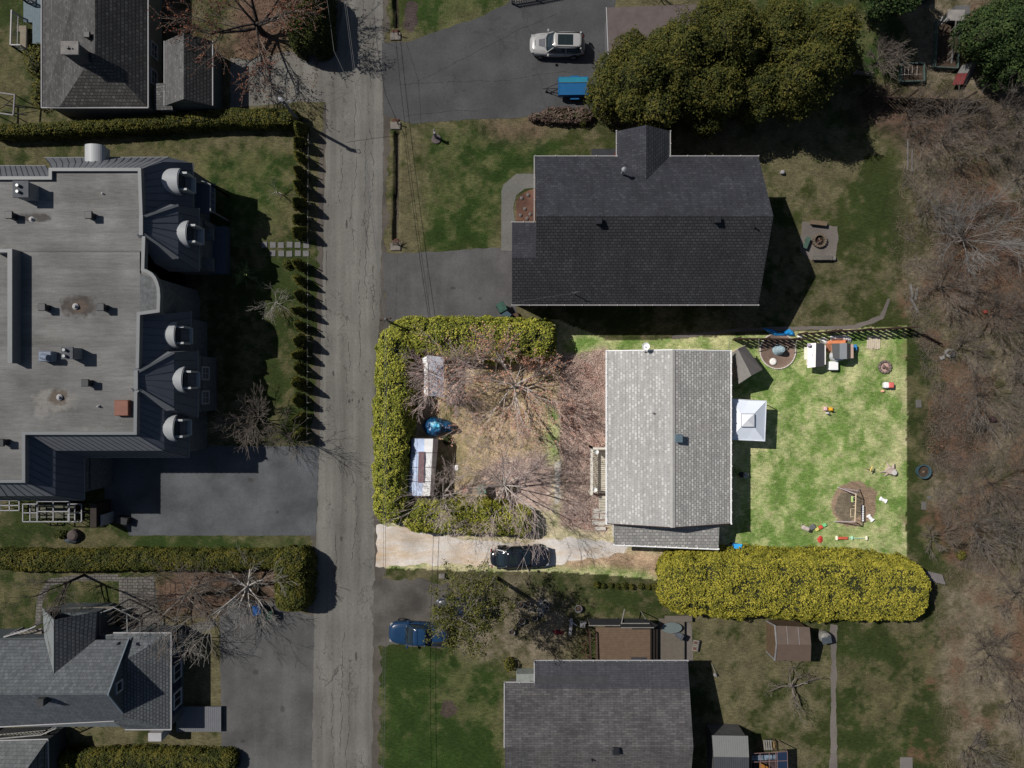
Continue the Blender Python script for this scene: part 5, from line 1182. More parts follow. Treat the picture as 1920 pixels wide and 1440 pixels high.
# bare trees
bare_tree('large dark branched tree with red buds between the gable shed and the dark rounded cedar', 492, 62, 101, 8.2, 5.8, BARKD, TWIG, BUDR, levels=(8, 5, 5, 4), r0=.3, trunk=.2, budsize=.07, budn=3, tw=.016)
bare_tree('large spreading tree with orange buds in the middle of the bright front yard', 966, 722, 102, 7.4, 5.7, BARKL, TWIGP, BUDO, levels=(11, 6, 5, 5), r0=.18, trunk=.16, up=.5, budn=2, budsize=.06, tw=.009, lean=(-.12, .05))
bare_tree('smaller purplish bare tree growing over the pale shelter by the hedge', 838, 706, 103, 4.4, 3.6, BARK, TWIGP, BUDP, levels=(10, 7, 6, 4), r0=.12, trunk=.15, up=.55, budn=1, budsize=.04, tw=.009)
bare_tree('bare tree with pale limbs above the black car', 946, 908, 104, 6.8, 5.1, BARKL, TWIGP, BUDP, levels=(11, 6, 5, 5), r0=.16, trunk=.13, up=.5, budn=1, budsize=.04, tw=.009)
bare_tree('thin bare tree beside the lower end of the white tent garage', 833, 926, 105, 4.8, 3.3, BARKL, TWIGP, None, levels=(10, 6, 5, 4), r0=.11, trunk=.2, up=.6, tw=.009)
bare_tree('bushy bare tree in front of the mansion beside its driveway', 492, 786, 106, 4.6, 3.0, BARKD, TWIG, None, levels=(10, 6, 5, 4), r0=.14, trunk=.12, up=.6, tw=.012, lean=(-.25, 0))
bare_tree('bare roadside tree casting thin shadows across the road by the last clipped cedar', 545, 812, 107, 4.6, 2.6, BARKD, TWIG, None, levels=(6, 4, 4, 3), r0=.1, trunk=.3, up=.6, tw=.012)
bare_tree('small pale bare tree on the mansion lawn below the stepping stones', 521, 568, 108, 2.5, 1.7, BARKL, TWIGL, None, levels=(7, 4, 4, 2), r0=.06, trunk=.2, up=.5, tw=.010)
bare_tree('tiny bare sapling on the lawn beside the upper clipped cedars', 522, 362, 109, 2.0, 1.1, BARKL, TWIG, None, levels=(5, 4, 3), r0=.05, trunk=.3, up=.6, tw=.010)
bare_tree('large pale limbed bare tree beside the clipped cedar block and the blue bin', 470, 1095, 110, 6.2, 4.2, BARKL, TWIGL, None, levels=(9, 5, 5, 3), r0=.17, trunk=.15, up=.55, tw=.013)
bare_tree('dense dark bare tree over the paved walkway', 355, 1112, 111, 5.2, 3.8, BARK, TWIG, None, levels=(9, 6, 5, 3), r0=.15, trunk=.15, up=.5, tw=.013)
bare_tree('slender dark bare tree rising from the straight hedge beside the garden path', 158, 1078, 112, 8.0, 3.6, BARKD, TWIGD, None, levels=(5, 4, 4, 3), r0=.14, trunk=.35, up=.8, tw=.014)
bare_tree('small bare tree at the upper corner of the east gable house', 366, 1192, 113, 3.6, 1.9, BARK, TWIGL, None, levels=(8, 5, 4, 2), r0=.09, trunk=.2, up=.6, tw=.011)
bare_tree('gnarled bare fruit tree on the dry lawn below the brown shed', 1480, 1283, 114, 3.6, 2.6, BARK, TWIG, None, levels=(6, 4, 3, 3), r0=.13, trunk=.2, up=.4, tw=.014, curl=.5)
bare_tree('bare tree reaching over the top edge of the brown garage roof', 1215, -25, 115, 5.5, 3.2, BARKD, TWIG, None, levels=(7, 4, 4, 2), r0=.12, trunk=.2, tw=.012)
# dormant brush east of the lots
bare_tree('round dense brown shrub at the end of the cedar clump', 1642, 120, 120, 2.4, 2.1, TWIG, TWIG, None, name='round_shrub', cat='shrub', levels=(12, 8, 5, 3), r0=.05, trunk=.05, up=.7, tw=.012)
bare_tree('tall white limbed birch leaning over the brush', 1790, 455, 121, 7.5, 4.2, mat('birch_bark', (.20, .195, .185), .9, .2, 6), mat('birch_twig', (.21, .205, .20), .8, .1), None, levels=(9, 5, 5, 4), r0=.055, trunk=.12, tw=.012, lean=(.35, .1), up=.45)
for i, (x, y, h_, sp, nm) in enumerate([
    (1762, 268, 4.6, 3.8, 'brown thicket tree below the leaning lattice fence'),
    (1848, 250, 4.0, 3.4, 'dim bare tree right of the brown thicket at the top of the brush'),
    (1900, 340, 4.4, 3.0, 'bare tree at the picture edge above the white limbed birch'),
    (1735, 400, 3.4, 2.4, 'curving bare shrub where the tired lawn meets the brush'),
    (1762, 540, 3.8, 2.8, 'bare shrub beside the fallen grey boards'),
    (1858, 590, 4.6, 3.4, 'dark bare tree below the white limbed birch'),
    (1905, 660, 4.0, 3.0, 'bare tree at the picture edge level with the long picket fence'),
    (1838, 742, 4.6, 3.4, 'wide bare tree near the small dark box in the brush'),
    (1798, 650, 3.0, 2.0, 'low bare shrub beside the pale stone ring'),
    (1852, 905, 5.4, 4.2, 'largest dark bare thicket right of the round blue planter'),
    (1893, 985, 4.6, 3.4, 'bare tree at the lower right of the largest dark thicket'),
    (1822, 985, 4.2, 3.0, 'bare tree just below the largest dark thicket'),
    (1745, 1005, 2.6, 1.6, 'low reddish bare shrub left of the dark thicket'),
    (1850, 1225, 4.4, 3.0, 'thin bare tree beyond the lower lawn corner'),
    (1893, 1310, 4.6, 3.2, 'bare tree at the picture edge beside the lower lawn'),
    (1815, 1400, 4.2, 2.8, 'bare tree at the bottom of the straw coloured brush'),
    (1905, 1110, 4.0, 2.8, 'bare tree at the picture edge right of the golden hedge'),
    (1700, 218, 3.0, 2.4, 'low bare tangle at the foot of the lattice fence'),
    (1900, 215, 4.0, 3.2, 'dim bare tree below the smaller evergreen')]):
    bare_tree(nm, x, y, 200 + i, h_, sp, BARKD, (TWIG, TWIGD, TWIG, TWIGG)[i % 4], None, levels=(10, 5, 5, 3) if sp > 2.5 else (8, 5, 4, 2), r0=.05, trunk=.08, up=.62, tw=.0125, stems=1, group='bare trees and shrubs in the brush')
# low brush and fallen leaves, uncountable
def scatter_px(polys, n, seed):
    r = np.random.default_rng(seed); xs, ys = [], []
    x0 = min(p[0] for q in polys for p in q); x1 = max(p[0] for q in polys for p in q); y0 = min(p[1] for q in polys for p in q); y1 = max(p[1] for q in polys for p in q)
    X = r.uniform(x0, x1, n * 6); Y = r.uniform(y0, y1, n * 6); m = np.zeros(len(X), bool)
    for q in polys: m |= inpoly(X, Y, q)
    m &= fbm(X * .03, Y * .03, s=seed, o=3) + r.uniform(-.12, .12, len(X)) > .46
    return X[m][:n], Y[m][:n]
def brush(name, polys, n, L, m, label, seed, rad=.009, z=.25):
    X, Y = scatter_px(polys, n, seed); r = np.random.default_rng(seed); k = len(X)
    A = np.stack([(X - 960) * S, -(Y - 720) * S, r.uniform(0, z, k)], 1); a = r.uniform(0, 6.28, k); l = L * r.uniform(.4, 1.3, k)
    B = A + np.stack([np.cos(a) * l, np.sin(a) * l, r.uniform(-.1, .8, k) * l], 1); B[:, 2] = np.maximum(B[:, 2], .02)
    seg = [(A[i], B[i], rad, rad * .6, 0) for i in range(k)]; v, f = tubes(seg, 3); o = npmesh(name, v, f, m); return tag(o, label, cat=name.replace('_', ' '), kind='stuff')
SCR = ZONES[1][1]
brush('undergrowth', [[(1700, 190), (1990, 200), (1990, 1120), (1790, 1060), (1740, 900), (1740, 760), (1700, 560), (1690, 330)]], 20000, .5, TWIG, 'tangled dry stems covering the brush', 31)
brush('dry_stems', [SCR], 22000, .45, mat('straw_stem', (.20, .165, .115), .9, .2), 'straw coloured flattened stems', 32, .010, .1)
brush('twig_litter', [[(1050, 665), (1140, 655), (1140, 1000), (1050, 985)], [(1000, 700), (1060, 690), (1050, 800)]], 6000, .28, mat('pale_litter', (.62, .50, .44), .9, .3), 'pale twigs and dead stems covering the bed before the speckled house', 33, .010, .08)
def litter(name, polys, n, m, label, seed, size=.06, z=.03):
    X, Y = scatter_px(polys, n, seed); k = len(X); p = np.stack([(X - 960) * S, -(Y - 720) * S, np.random.default_rng(seed).uniform(.02, z, k)], 1)
    o = leaves(name, p, np.tile([[0, 0, 1.]], (k, 1)), np.full(k, size), m, None, .35, seed, .7); return tag(o, label, cat=name.replace('_', ' '), kind='stuff')
litter('fallen_leaves', [[(1050, 665), (1140, 655), (1140, 1000), (1050, 985)]], 9000, leafmat('pink_litter', [(.16, .08, .06), (.36, .21, .17), (.55, .42, .36)]), 'pinkish fallen leaves in the bed before the speckled house', 41, .055)
litter('leaf_litter', [[(300, -30), (530, -30), (540, 90), (600, 110), (590, 190), (440, 195), (430, 120), (300, 60)], [(290, 1075), (530, 1065), (530, 1110), (500, 1150), (300, 1160)]], 6000, leafmat('brown_litter', [(.0511, .0256, .0182), (.0949, .0511, .0328), (.1387, .0876, .0584)]), 'rusty fallen leaves under the roadside trees', 42, .05)
litter('scrub_leaves', [[(1790, 300), (1850, 330), (1990, 480), (1990, 620), (1850, 620), (1770, 560), (1740, 430)], [(1740, 740), (1870, 740), (1850, 860), (1790, 900), (1740, 850)]], 9000, leafmat('rust_litter', [(.06, .035, .025), (.14, .07, .042), (.19, .11, .075)]), 'rusty leaves fallen among the brush', 43, .055)
# ------------------------------------------------ vehicles (local x = forward)
TYRE = mat('tyre_rubber', (.012, .012, .013), .9); RIM = mat('alloy_rim', (.1825, .1825, .1898), .35, .1, 3, .6)
HEADL = mat('headlamp_glass', (.2555, .2628, .2774), .2, .05); TAIL = mat('tail_lamp_red', (.1606, .0073, .0073), .3, .1)
def wheels(root, L, W, rad=.36, wb=.60, wy=.12):
    for sx in (-1, 1):
        for sy in (-1, 1):
            x, y = sx * L * wb / 2, sy * (W / 2 - wy); a = MB(); a.tube((x, y - .12, rad), (x, y + .12, rad), rad, rad, 20); wh = a.build('wheel', TYRE, root, True)
            a = MB(); a.tube((x, y + sy * .10, rad), (x, y + sy * .135, rad), rad * .62, rad * .55, 14); a.build('rim', RIM, wh, True)
def suv(label, px, py, rz, paint, L=4.6, W=1.88, kind='suv', name='parked_car', cat='car'):
    r = thing(name, label, cat, P(px, py), rz); n = 40
    sh = .98 if kind != 'pickup' else 1.08
    e = 4.2
    a = MB(); rings = [ring(0, 0, L / 2 - .12, W / 2 - .10, .26, e, n, .10), ring(0, 0, L / 2 - .02, W / 2 - .03, .42, e, n, .12), ring(0, 0, L / 2, W / 2, .66, e, n, .16), ring(-.02, 0, L / 2 - .05, W / 2 - .015, .80, e, n, .18), ring(-.05, 0, L / 2 - .12, W / 2 - .06, sh - .08, e, n, .20), ring(-.08, 0, L / 2 - .22, W / 2 - .14, sh - .01, e, n, .22), ring(-.1, 0, L / 2 - .5, W / 2 - .42, sh + .03, e, n, .2)]
    a.loft(rings); a.build('body', paint, r, True, True)
    if kind == 'pickup': gx0, gx1, rx0, rx1, rh = -.75, 1.15, -.62, .35, 1.72
    elif kind == 'sedan': gx0, gx1, rx0, rx1, rh = -L * .40, L * .20, -L * .22, L * .03, 1.42
    else: gx0, gx1, rx0, rx1, rh = -L * .475, L * .22, -L * .41, L * .07, 1.62
    def rg(x0, x1, b, z, tp=.1): return ring((x0 + x1) / 2, 0, (x1 - x0) / 2, b, z, 5, n, tp)
    a = MB(); a.loft([rg(gx0, gx1, W / 2 - .10, sh - .06, .04), rg(gx0 * .985, gx1 * .93, W / 2 - .14, sh + .10, .05), rg(rx0 - .02, rx1 + .06, W / 2 - .27, rh - .07, .08)]); a.build('windows', mat('car_glass', (.012, .02, .026), .08, .1, 1, 0, .8), r, True, True)
    a = MB(); a.loft([rg(rx0 - .06, rx1 + .06, W / 2 - .265, rh - .075, .08), rg(rx0 - .04, rx1 + .04, W / 2 - .27, rh - .01, .08), rg(rx0 + .12, rx1 - .12, W / 2 - .42, rh + .015, .08)]); a.build('roof', paint, r, True, True)
    for sy in (-1, 1):
        y0, y1 = sy * (W / 2 - .155), sy * (W / 2 - .30); m_ = (rx0 + rx1) / 2 + .1
        for p0_, p1_, ra_, rb_ in (((gx1 - .10, y0, sh - .02), (rx1 + .02, y1, rh - .05), .045, .045), ((gx0 + .08, y0, sh), (rx0 + .02, y1, rh - .05), .09 if kind != 'pickup' else .05, .07), ((m_, sy * (W / 2 - .12), sh), (m_, y1, rh - .05), .04, .04)):
            a = MB(); a.tube(p0_, p1_, ra_, rb_, 6); a.build('pillar', paint, r, True)
    wheels(r, L, W)
    for sy in (-1, 1):
        a = MB(); a.cbox((gx1 - .25, sy * (W / 2 + .08), sh + .05), (.16, .22, .16), .04); a.build('mirror', paint, r, True)
        a = MB(); a.cbox((L / 2 - .24, sy * (W / 2 - .36), .79), (.22, .36, .12), .03); a.build('headlight', HEADL, r, True)
        a = MB(); a.cbox((-L / 2 + .13, sy * (W / 2 - .24), .80), (.12, .26, .14), .03); a.build('tail_light', TAIL, r, True)
    a = MB()
    hx0, hx1 = gx1 + .02, L / 2 - .28
    for sy in (-1, 1): a.tube((hx0, sy * (W / 2 - .24), sh + .005), (hx1, sy * (W / 2 - .38), sh - .02), .012, .012, 4)
    for sy in (-1, 1):
        for xx in (rx0 + .15, (rx0 + rx1) / 2 + .1): a.box((xx, sy * (W / 2 - .005), .72), (.015, .02, .5))
    for sy in (-1, 1): a.tube((gx1 + .03, sy * .45, sh + .045), (gx1 - .25, sy * .05, sh + .24), .012, .012, 4)
    a.build('panel_line', BLACK, r, True)
    if kind == 'suv':
        for sy in (-1, 1): a = MB(); a.cbox(((rx0 + rx1) / 2, sy * (W / 2 - .36), rh + .05), (rx1 - rx0 - .25, .045, .05), .012); a.build('roof_rail', BLACK, r, True)
    return r
def suv_extra():
    r = suv('white sport utility car with black sunroof parked on the wide driveway', 1044, 91, math.pi - .015, mat('white_car_paint', (.292, .2883, .2847), .25, .03, 2, 0, .5), 4.62, 1.9)
    a = MB(); a.cbox((-.62, 0, 1.625), (1.3, .92, .03), .02); sr = a.build('sunroof', mat('sunroof_glass', (.012, .018, .018), .08, .05, 1, 0, .8), r, True)
    a = MB(); a.box((-.62, 0, 1.645), (.03, .9, .01)); a.build('sunroof_bar', BLACK, sr, True)
    a = MB(); a.slab([(1.05, -.36, 1.035), (1.05, .36, 1.035), (1.85, .22, .995), (1.85, -.22, .995)], .02); a.build('hood_panel', mat('hood_grey', (.0949, .0949, .1058), .5), r, True)
suv_extra()
r = suv('black sedan parked on the pale gravel driveway under bare branches', 975, 1041, 0.035 + math.pi * 0, mat('black_car_paint', (.010, .012, .018), .18, .1, 2, 0, .7), 5.0, 1.85, 'sedan')
a = MB(); a.cbox((-.55, 0, 1.43), (.75, .8, .02), .015); a.build('sunroof', mat('sunroof_glass', (.012, .018, .018), .08), r, True)
def pickup():
    r = suv('dark blue pickup with its box under the open pine', 788, 1182, math.pi - .05, mat('blue_car_paint', (.0088, .0328, .0803), .25, .06, 2, 0, .6), 5.1, 1.95, 'pickup', 'pickup_truck', 'pickup truck')
    a = MB(); a.cbox((-1.65, 0, 1.075), (1.5, 1.5, .05), .03); a.build('cargo_cover', mat('black_cover', (.010, .011, .013), .6), r, True)
    a = MB()
    for sy in (-1, 1): a.cbox((-1.65, sy * .86, 1.07), (1.65, .1, .08), .02)
    a.build('box_rail', BLACK, r, True)
    a = MB(); a.box((2.0, -.1, 1.10), (.06, .7, .02)); a.box((1.6, .1, 1.10), (.45, .05, .015), rz=.3); a.build('hood_reflection_trim', GALV, r, True) if 0 else None
pickup()
r = suv('dark car mostly hidden beneath the open pine', 868, 1134, math.pi + .02, mat('navy_car_paint', (.0131, .0204, .0438), .3, .1, 2, 0, .6), 4.5, 1.8, 'suv')
def trailer():
    r = thing('utility_trailer', 'small bright blue box trailer standing on the wide driveway beside the cedars', 'trailer', P(1073, 170), .01)
    b1 = mat('trailer_blue', (.0073, .0839, .2117), .45, .08); b2 = mat('trailer_teal', (.0146, .146, .219), .45, .08); L, W = 2.45, 1.45; z = .55
    a = MB(); a.box((0, 0, z), (L, W, .08)); a.build('floor', b1, r, True)
    for sy in (1, -1): a = MB(); a.box((0, sy * W / 2, z + .26), (L, .05, .46)); a.build('side_panel', b1, r, True)
    for sx in (1, -1): a = MB(); a.box((sx * L / 2, 0, z + .26), (.05, W - .06, .46)); a.build('end_panel', b1, r, True)
    a = MB(); a.slab([(-L / 2 + .04, .22, z + .62), (L / 2 - .04, .22, z + .62), (L / 2 - .04, W / 2 - .03, z + .50), (-L / 2 + .04, W / 2 - .03, z + .50)], .05); a.build('cover', b2, r, True)
    a = MB(); a.slab([(-L / 2 + .04, .21, z + .62), (L / 2 - .04, .21, z + .62), (L / 2 - .04, -W / 2 + .03, z + .46), (-L / 2 + .04, -W / 2 + .03, z + .46)], .05); a.build('cover', b1, r, True)
    a = MB(); a.tube((-L / 2 - .05, .20, z + .66), (L / 2 + .12, .20, z + .66), .02, .02, 6); a.build('ridge_pole', GALV, r, True)
    a = MB()
    for sy in (-1, 1): a.tube((-L / 2, sy * .45, .48), (-L / 2 - 1.05, 0, .45), .03, .03, 6)
    a.tube((-L / 2, 0, .48), (-L / 2 - 1.3, 0, .45), .035, .035, 6); a.build('tow_bar', BLACK, r, True)
    a = MB(); a.tube((-L / 2 - .95, -.1, 0), (-L / 2 - .95, -.1, .6), .03, .03, 6); a.box((-L / 2 - .95, -.1, .08), (.2, .12, .16)); a.build('jack_wheel', BLACK, r, True)
    for sy in (-1, 1):
        a = MB(); a.tube((.15, sy * (W / 2 + .14) - .09, .3), (.15, sy * (W / 2 + .14) + .09, .3), .3, .3, 18); a.build('wheel', TYRE, r, True)
        a = MB(); a.cbox((.15, sy * (W / 2 + .15), .64), (.75, .24, .05), .02); a.build('mudguard', b1, r, True)
trailer()
# ------------------------------------------------ poles and wires
def pole(label, px, py, tx, ty, h, rad=.15, lamp=False, arm=False, name='utility_pole', cat='pole'):
    b = P(px, py); t = P(tx, ty, h); r = thing(name, label, cat, b); a = MB(); a.tube((b.x, b.y, -.1), t, rad, rad * .75, 12); a.build('post', mat('pole_wood', (.1241, .1241, .1278), .9, .15, 5), r)
    if lamp:
        d = Vector((.35, -.15, 0)); a = MB(); a.tube(t - Vector((0, 0, .3)), t + d + Vector((-.1, .1, 0)), .035, .035, 6)
        a.path([t + Vector((.2, 0, -.3)), t + Vector((.55, .1, -.25)), t + Vector((.6, -.15, -.2)), t + Vector((.4, -.25, -.2))], .025, 5); a.build('bracket', GALV, r)
        a = MB(); a.lathe(t + Vector((-.12, .1, -.05)), [(.05, .12), (.14, .06), (.16, 0), (.12, -.08)], 14, 1.5, 1, -.5); a.build('lamp_head', mat('lamp_grey', (.219, .2263, .2409), .4), r)
        a = MB(); a.cbox(t + Vector((.1, -.1, -.7)), (.22, .22, .5), .04); a.build('junction_box', GALV, r)
    if arm: a = MB(); a.box(t - Vector((0, 0, .3)), (.9, .1, .1), rz=.2); [a.lathe(t + Vector((s, s * .2, -.25)), [(.04, 0), (.05, .1), (.02, .16)], 8) for s in (-.38, .38)]; a.build('crossarm', DWOOD, r)
    return t
tl = pole('wooden lamp pole leaning out beside the upper clipped roadside cedars', 562, 229, 529, 188, 5.6, .15, lamp=True, name='lamp_pole')
tm = pole('dark utility pole in the corner of the tall bright hedge', 741, 610, 722, 598, 4.9, .10, arm=True)
tn = Vector((0, 0, 0))
def wire(label, pts, h, sag=.25, rad=.017, m=None, n=14, grp='overhead wires'):
    a = MB()
    for (p, q) in zip(pts[:-1], pts[1:]):
        A = P(*p[:2], p[2] if len(p) > 2 else h); B = P(*q[:2], q[2] if len(q) > 2 else h); L = [A.lerp(B, i / n) - Vector((0, 0, sag * 4 * (i / n) * (1 - i / n))) for i in range(n + 1)]; a.path(L, rad, 4)
    return solo('overhead_wire', a, m or mat('wire_grey', (.073, .073, .0766), .6), label, 'wire', group=grp)
wire('upper overhead road wire on the hedge side passing the corner utility pole', [(643, -40), (724, 598), (723, 980), (719, 1480)], 4.7)
wire('lower overhead road wire running close beside the upper one', [(640, -40), (721, 600), (719, 980), (715, 1480)], 4.4, rad=.014)
wire('third overhead road wire crossing the shade of the rounded dark cedar', [(604, -60), (626, 95), (664, 178), (722, 600)], 4.2, .15)
wire('short wire from the lamp pole across the road', [(536, 188), (660, 172)], 4.6, .1)
wire('service wire from the corner utility pole to the speckled house', [(724, 600, 4.7), (724, 654, 4.6), (1141, 672, 3.4)], 4.5, .1, .010)
wire('service wire running to the mast of the dark roofed house', [(724, 602, 4.7), (1079, 549, 6.2)], 5, .2, .008)
a = MB(); 
for y in range(262, 826, 29):
    if 430 < y < 480: continue
    p = P(577, y, 1.2); a.box((p.x, p.y, .6), (.07, .07, 1.2))
A_, B_ = P(578, 245, 1.2), P(575, 850, 1.2); a.tube(A_, B_, .006, .006, 4); A_, B_ = P(578, 245, .7), P(575, 850, .7); a.tube(A_, B_, .006, .006, 4)
solo('wire_fence', a, mat('fence_pale', (.1825, .1752, .1679), .7), 'low wire fence with pale posts threaded through the roadside clipped cedars', 'fence')
# street sign post near the lower hedge
r = thing('post_sign', 'small dark post with a short crossbar at the road end of the straight hedge', 'sign post', P(572, 1036)); a = MB(); q = P(574, 1034); a.tube((q.x, q.y, 0), (q.x, q.y, 2.0), .05, .05, 8); a.build('post', BLACK, r); a = MB(); t = Vector((q.x, q.y, 1.95)); a.box(t, (.75, .05, .08), rz=-.2); a.tube(t + Vector((-.3, 0, 0)), Vector((q.x, q.y, 1.4)), .02, .02, 4); a.build('crossbar', BLACK, r)
# ------------------------------------------------ fences
def picket(label, pts, hgt, gap=.16, w_=.10, m=DWOOD, lean=0.0, broken=0.0, name='picket_fence', seed=1, t=.03):
    pts = [P(*p) for p in pts]; c = sum(pts, Vector()) / len(pts); r = thing(name, label, 'fence', c); rg = random.Random(seed); a = MB(); b = MB(); pm = MB()
    for s, e in zip(pts[:-1], pts[1:]):
        d = e - s; L = d.length; ang = math.atan2(d.y, d.x); k = int(L / gap); nn = Vector((-math.sin(ang), math.cos(ang), 0))
        for i in range(k + 1):
            if rg.random() < broken: continue
            q = s.lerp(e, i / k); hh = hgt * rg.uniform(.96, 1.03); tl_ = Matrix.Rotation(-lean + rg.gauss(0, .015), 3, 'X')
            a.box(q + nn * (lean * hh / 2) + Vector((0, 0, hh / 2)), (w_, t, hh), rz=ang, tilt=tl_)
        for z in (.35, .8): o = nn * (lean * hgt * z + .04); b.box((s + e) / 2 + o + Vector((0, 0, hgt * z)), (L, .05, .09), rz=ang)
        for i in range(int(L / 2.4) + 1): q = s.lerp(e, min(1, i * 2.4 / L)); pm = MB(); pm.box(q + nn * .08 + Vector((0, 0, hgt * .5)), (.1, .1, hgt * 1.04), rz=ang); pm.build('post', m, r)
    a.build('picket', m, r); b.build('rail', m, r); return r
picket('dark picket fence with broad gaps standing left of the white toy house', [(1376, 637), (1500, 638)], 1.9, .50, .31, t=.05)
picket('long dark picket fence behind the toy houses reaching the brush', [(1497, 628), (1560, 623), (1702, 616)], 1.9, .50, .31, seed=2, t=.05)
picket('leaning dark brown picket fence below the raised garden beds', [(1612, 182), (1700, 186), (1830, 190)], 1.8, .30, .19, mat('old_brown_fence', (.0328, .0219, .0175), .9, .3), lean=-.35, seed=3)
picket('short dark fence panel lying askew beyond the long picket fence', [(1727, 630), (1757, 646)], .9, .09, .08, seed=4)
picket('small pale picket fence beside the round brown shrub', [(1600, 140), (1632, 142)], .7, .15, .07, mat('pale_picket', (.1898, .1752, .1606), .8), seed=5)
picket('pale rail fence along the top edge by the wide driveway', [(960, 8), (1004, 1), (1040, -6)], .9, .2, .06, mat('pale_fence_rail', (.1606, .146, .1314), .8), seed=6)
# washing poles by the yard fence
a = MB(); 
for p0, p1 in (((1364, 664), (1369, 634)), ((1423, 660), (1423, 636)), ((1489, 662), (1494, 638))): a.tube(P(*p0, .1), P(*p1, 1.9), .03, .025, 6)
solo('fence_brace', a, mat('brace_pipe', (.45, .42, .38), .6), 'thin pale pipe braces leaning against the dark fence around the round flower bed', 'brace')
# ------------------------------------------------ front yard of the lot with lightened colours
def tent_garage():
    r = thing('tent_garage', 'long white fabric tent garage beside the tall bright hedge', 'tent garage', P(792, 878)); R_ = 2.3
    wm = mat('white_tarp', (.80, .80, .80), .55, .05, 1.5); bm = mat('bluish_tarp', (.36, .43, .58), .5, .22, 1.2)
    A = [P(797, 820, 1.5), P(820, 824, 1.5)]
    def sec(y, x0, x1, x2, x3): return [P(x0, y, .2), P(x0 + 1, y, 1.5), P(x1, y, 2.35), P(x2, y, 2.25), P(x3, y, 1.5), P(x3 - 1, y, .2)]
    top, bot = sec(822, 771, 796, 812, 822), sec(930, 765, 792, 806, 813)
    k = 8; rows = []
    for i in range(k + 1): rows.append([a_.lerp(b_, i / k) + (Vector((0, 0, -.06)) if i % 2 else Vector()) for a_, b_ in zip(top, bot)])
    for cols, m, nm in (((0, 1, 2), bm, 'side_panel'), ((2, 3), wm, 'roof_panel'), ((3, 4, 5), mat('pale_tarp', (.52, .50, .50), .6, .08), 'side_panel')):
        a = MB(); v = [row[c] for row in rows for c in cols]; n = len(cols); a.add(v, [(i * n + j, i * n + j + 1, (i + 1) * n + j + 1, (i + 1) * n + j) for i in range(k) for j in range(n - 1)]); a.build(nm, m, r)
    a = MB(); a.add([p for p in top] , [tuple(range(6))]); a.add(bot, [tuple(range(6))]); a.build('end_panel', bm, r)
    a = MB(); a.slab([P(785, 847, 2.10), P(796, 847, 2.44), P(794, 905, 2.44), P(783, 905, 2.12)], .02); a.build('dark_patch', mat('torn_liner', (.13, .08, .09), .8, .3, 4), r)
    a = MB()
    for i in range(0, k + 1, 2): a.path(rows[i], .03, 6)
    a.build('hoop', GALV, r)
tent_garage()
def open_shelter():
    r = thing('pale_shelter', 'pale open shelter half hidden beneath the purplish bare tree', 'shelter', P(808, 708)); z = 2.2
    a = MB(); a.slab([P(800, 666, z), P(833, 670, z - .2), P(832, 745, z - .2), P(801, 741, z)], .05); a.build('roof_panel', mat('shelter_grey', (.40, .41, .47), .6, .15, 3), r)
    a = MB(); a.slab([P(795, 682, z + .03), P(802, 680, z + .06), P(803, 742, z + .06), P(795, 740, z + .03)], .04); a.slab([P(792, 672, z), P(800, 668, z + .04), P(800, 680, z + .04), P(793, 682, z)], .04); a.build('roof_edge', BRIGHT, r)
    a = MB(); [a.box((P(x, y, 1).x, P(x, y, 1).y, z / 2 - .1), (.08, .08, z - .1)) for x, y in ((799, 670), (829, 673), (829, 740), (801, 738))]; a.build('post', GALV, r)
    a = MB(); a.box(P(848, 705, .5), (.8, .9, .9)); a.cbox(P(850, 690, .4), (.6, .6, .7)); 
open_shelter()
def drape(name, label, pts, h, m, seed, cat='tarp', amp=.3, parts=None):
    """a crumpled cloth over a heap, outline in photo pixels"""
    c = np.mean(pts, 0); n = 46; V = []; gx = np.linspace(min(p[0] for p in pts), max(p[0] for p in pts), n); gy = np.linspace(min(p[1] for p in pts), max(p[1] for p in pts), n); GX, GY = np.meshgrid(gx, gy)
    ins = inpoly(GX, GY, pts)
    dx = np.full(GX.shape, 1e9)
    for i in range(len(pts)):
        x0, y0 = pts[i]; x1, y1 = pts[(i + 1) % len(pts)]; t = np.clip(((GX - x0) * (x1 - x0) + (GY - y0) * (y1 - y0)) / ((x1 - x0) ** 2 + (y1 - y0) ** 2), 0, 1); dx = np.minimum(dx, np.hypot(GX - x0 - t * (x1 - x0), GY - y0 - t * (y1 - y0)))
    z = h * np.clip(dx / 9, 0, 1) ** .6 + (fbm(GX * .12, GY * .12, s=seed, o=3) - .5) * amp * np.clip(dx / 4, 0, 1) + np.abs(fbm(GX * .25, GY * .09, s=seed + 3, o=2) - .5) * amp * 1.2 * np.clip(dx / 3, 0, 1) + .03
    X = (GX - 960) * (1 - z / H) * S; Y = -(GY - 720) * (1 - z / H) * S; i = np.arange(n * n).reshape(n, n); F = np.stack([i[:-1, :-1], i[1:, :-1], i[1:, 1:], i[:-1, 1:]], -1)[(ins[:-1, :-1] & ins[1:, 1:] & ins[1:, :-1] & ins[:-1, 1:])]
    o = npmesh(name, np.stack([X, Y, z], -1), F.reshape(-1, 4), m, smooth=True); return tag(o, label, cat)
def tarpmat(name, c, c2): 
    t = NT(name); f = t.rng(t.noise(1.6, detail=4), .42, .58, 0, 1); t.bump(t.noise(4, detail=5), .5, .08); return t.done(t.mix(f, c, c2), .35, 0, .5)
drape('blue_tarp', 'shiny deep blue tarpaulin heap between the shelter and the white tent garage', [(790, 800), (796, 786), (808, 780), (830, 784), (846, 790), (855, 799), (850, 812), (832, 812), (818, 820), (800, 816)], 1.1, tarpmat('tarp_blue', (.008, .045, .12), (.012, .10, .22)), 3, amp=.3)
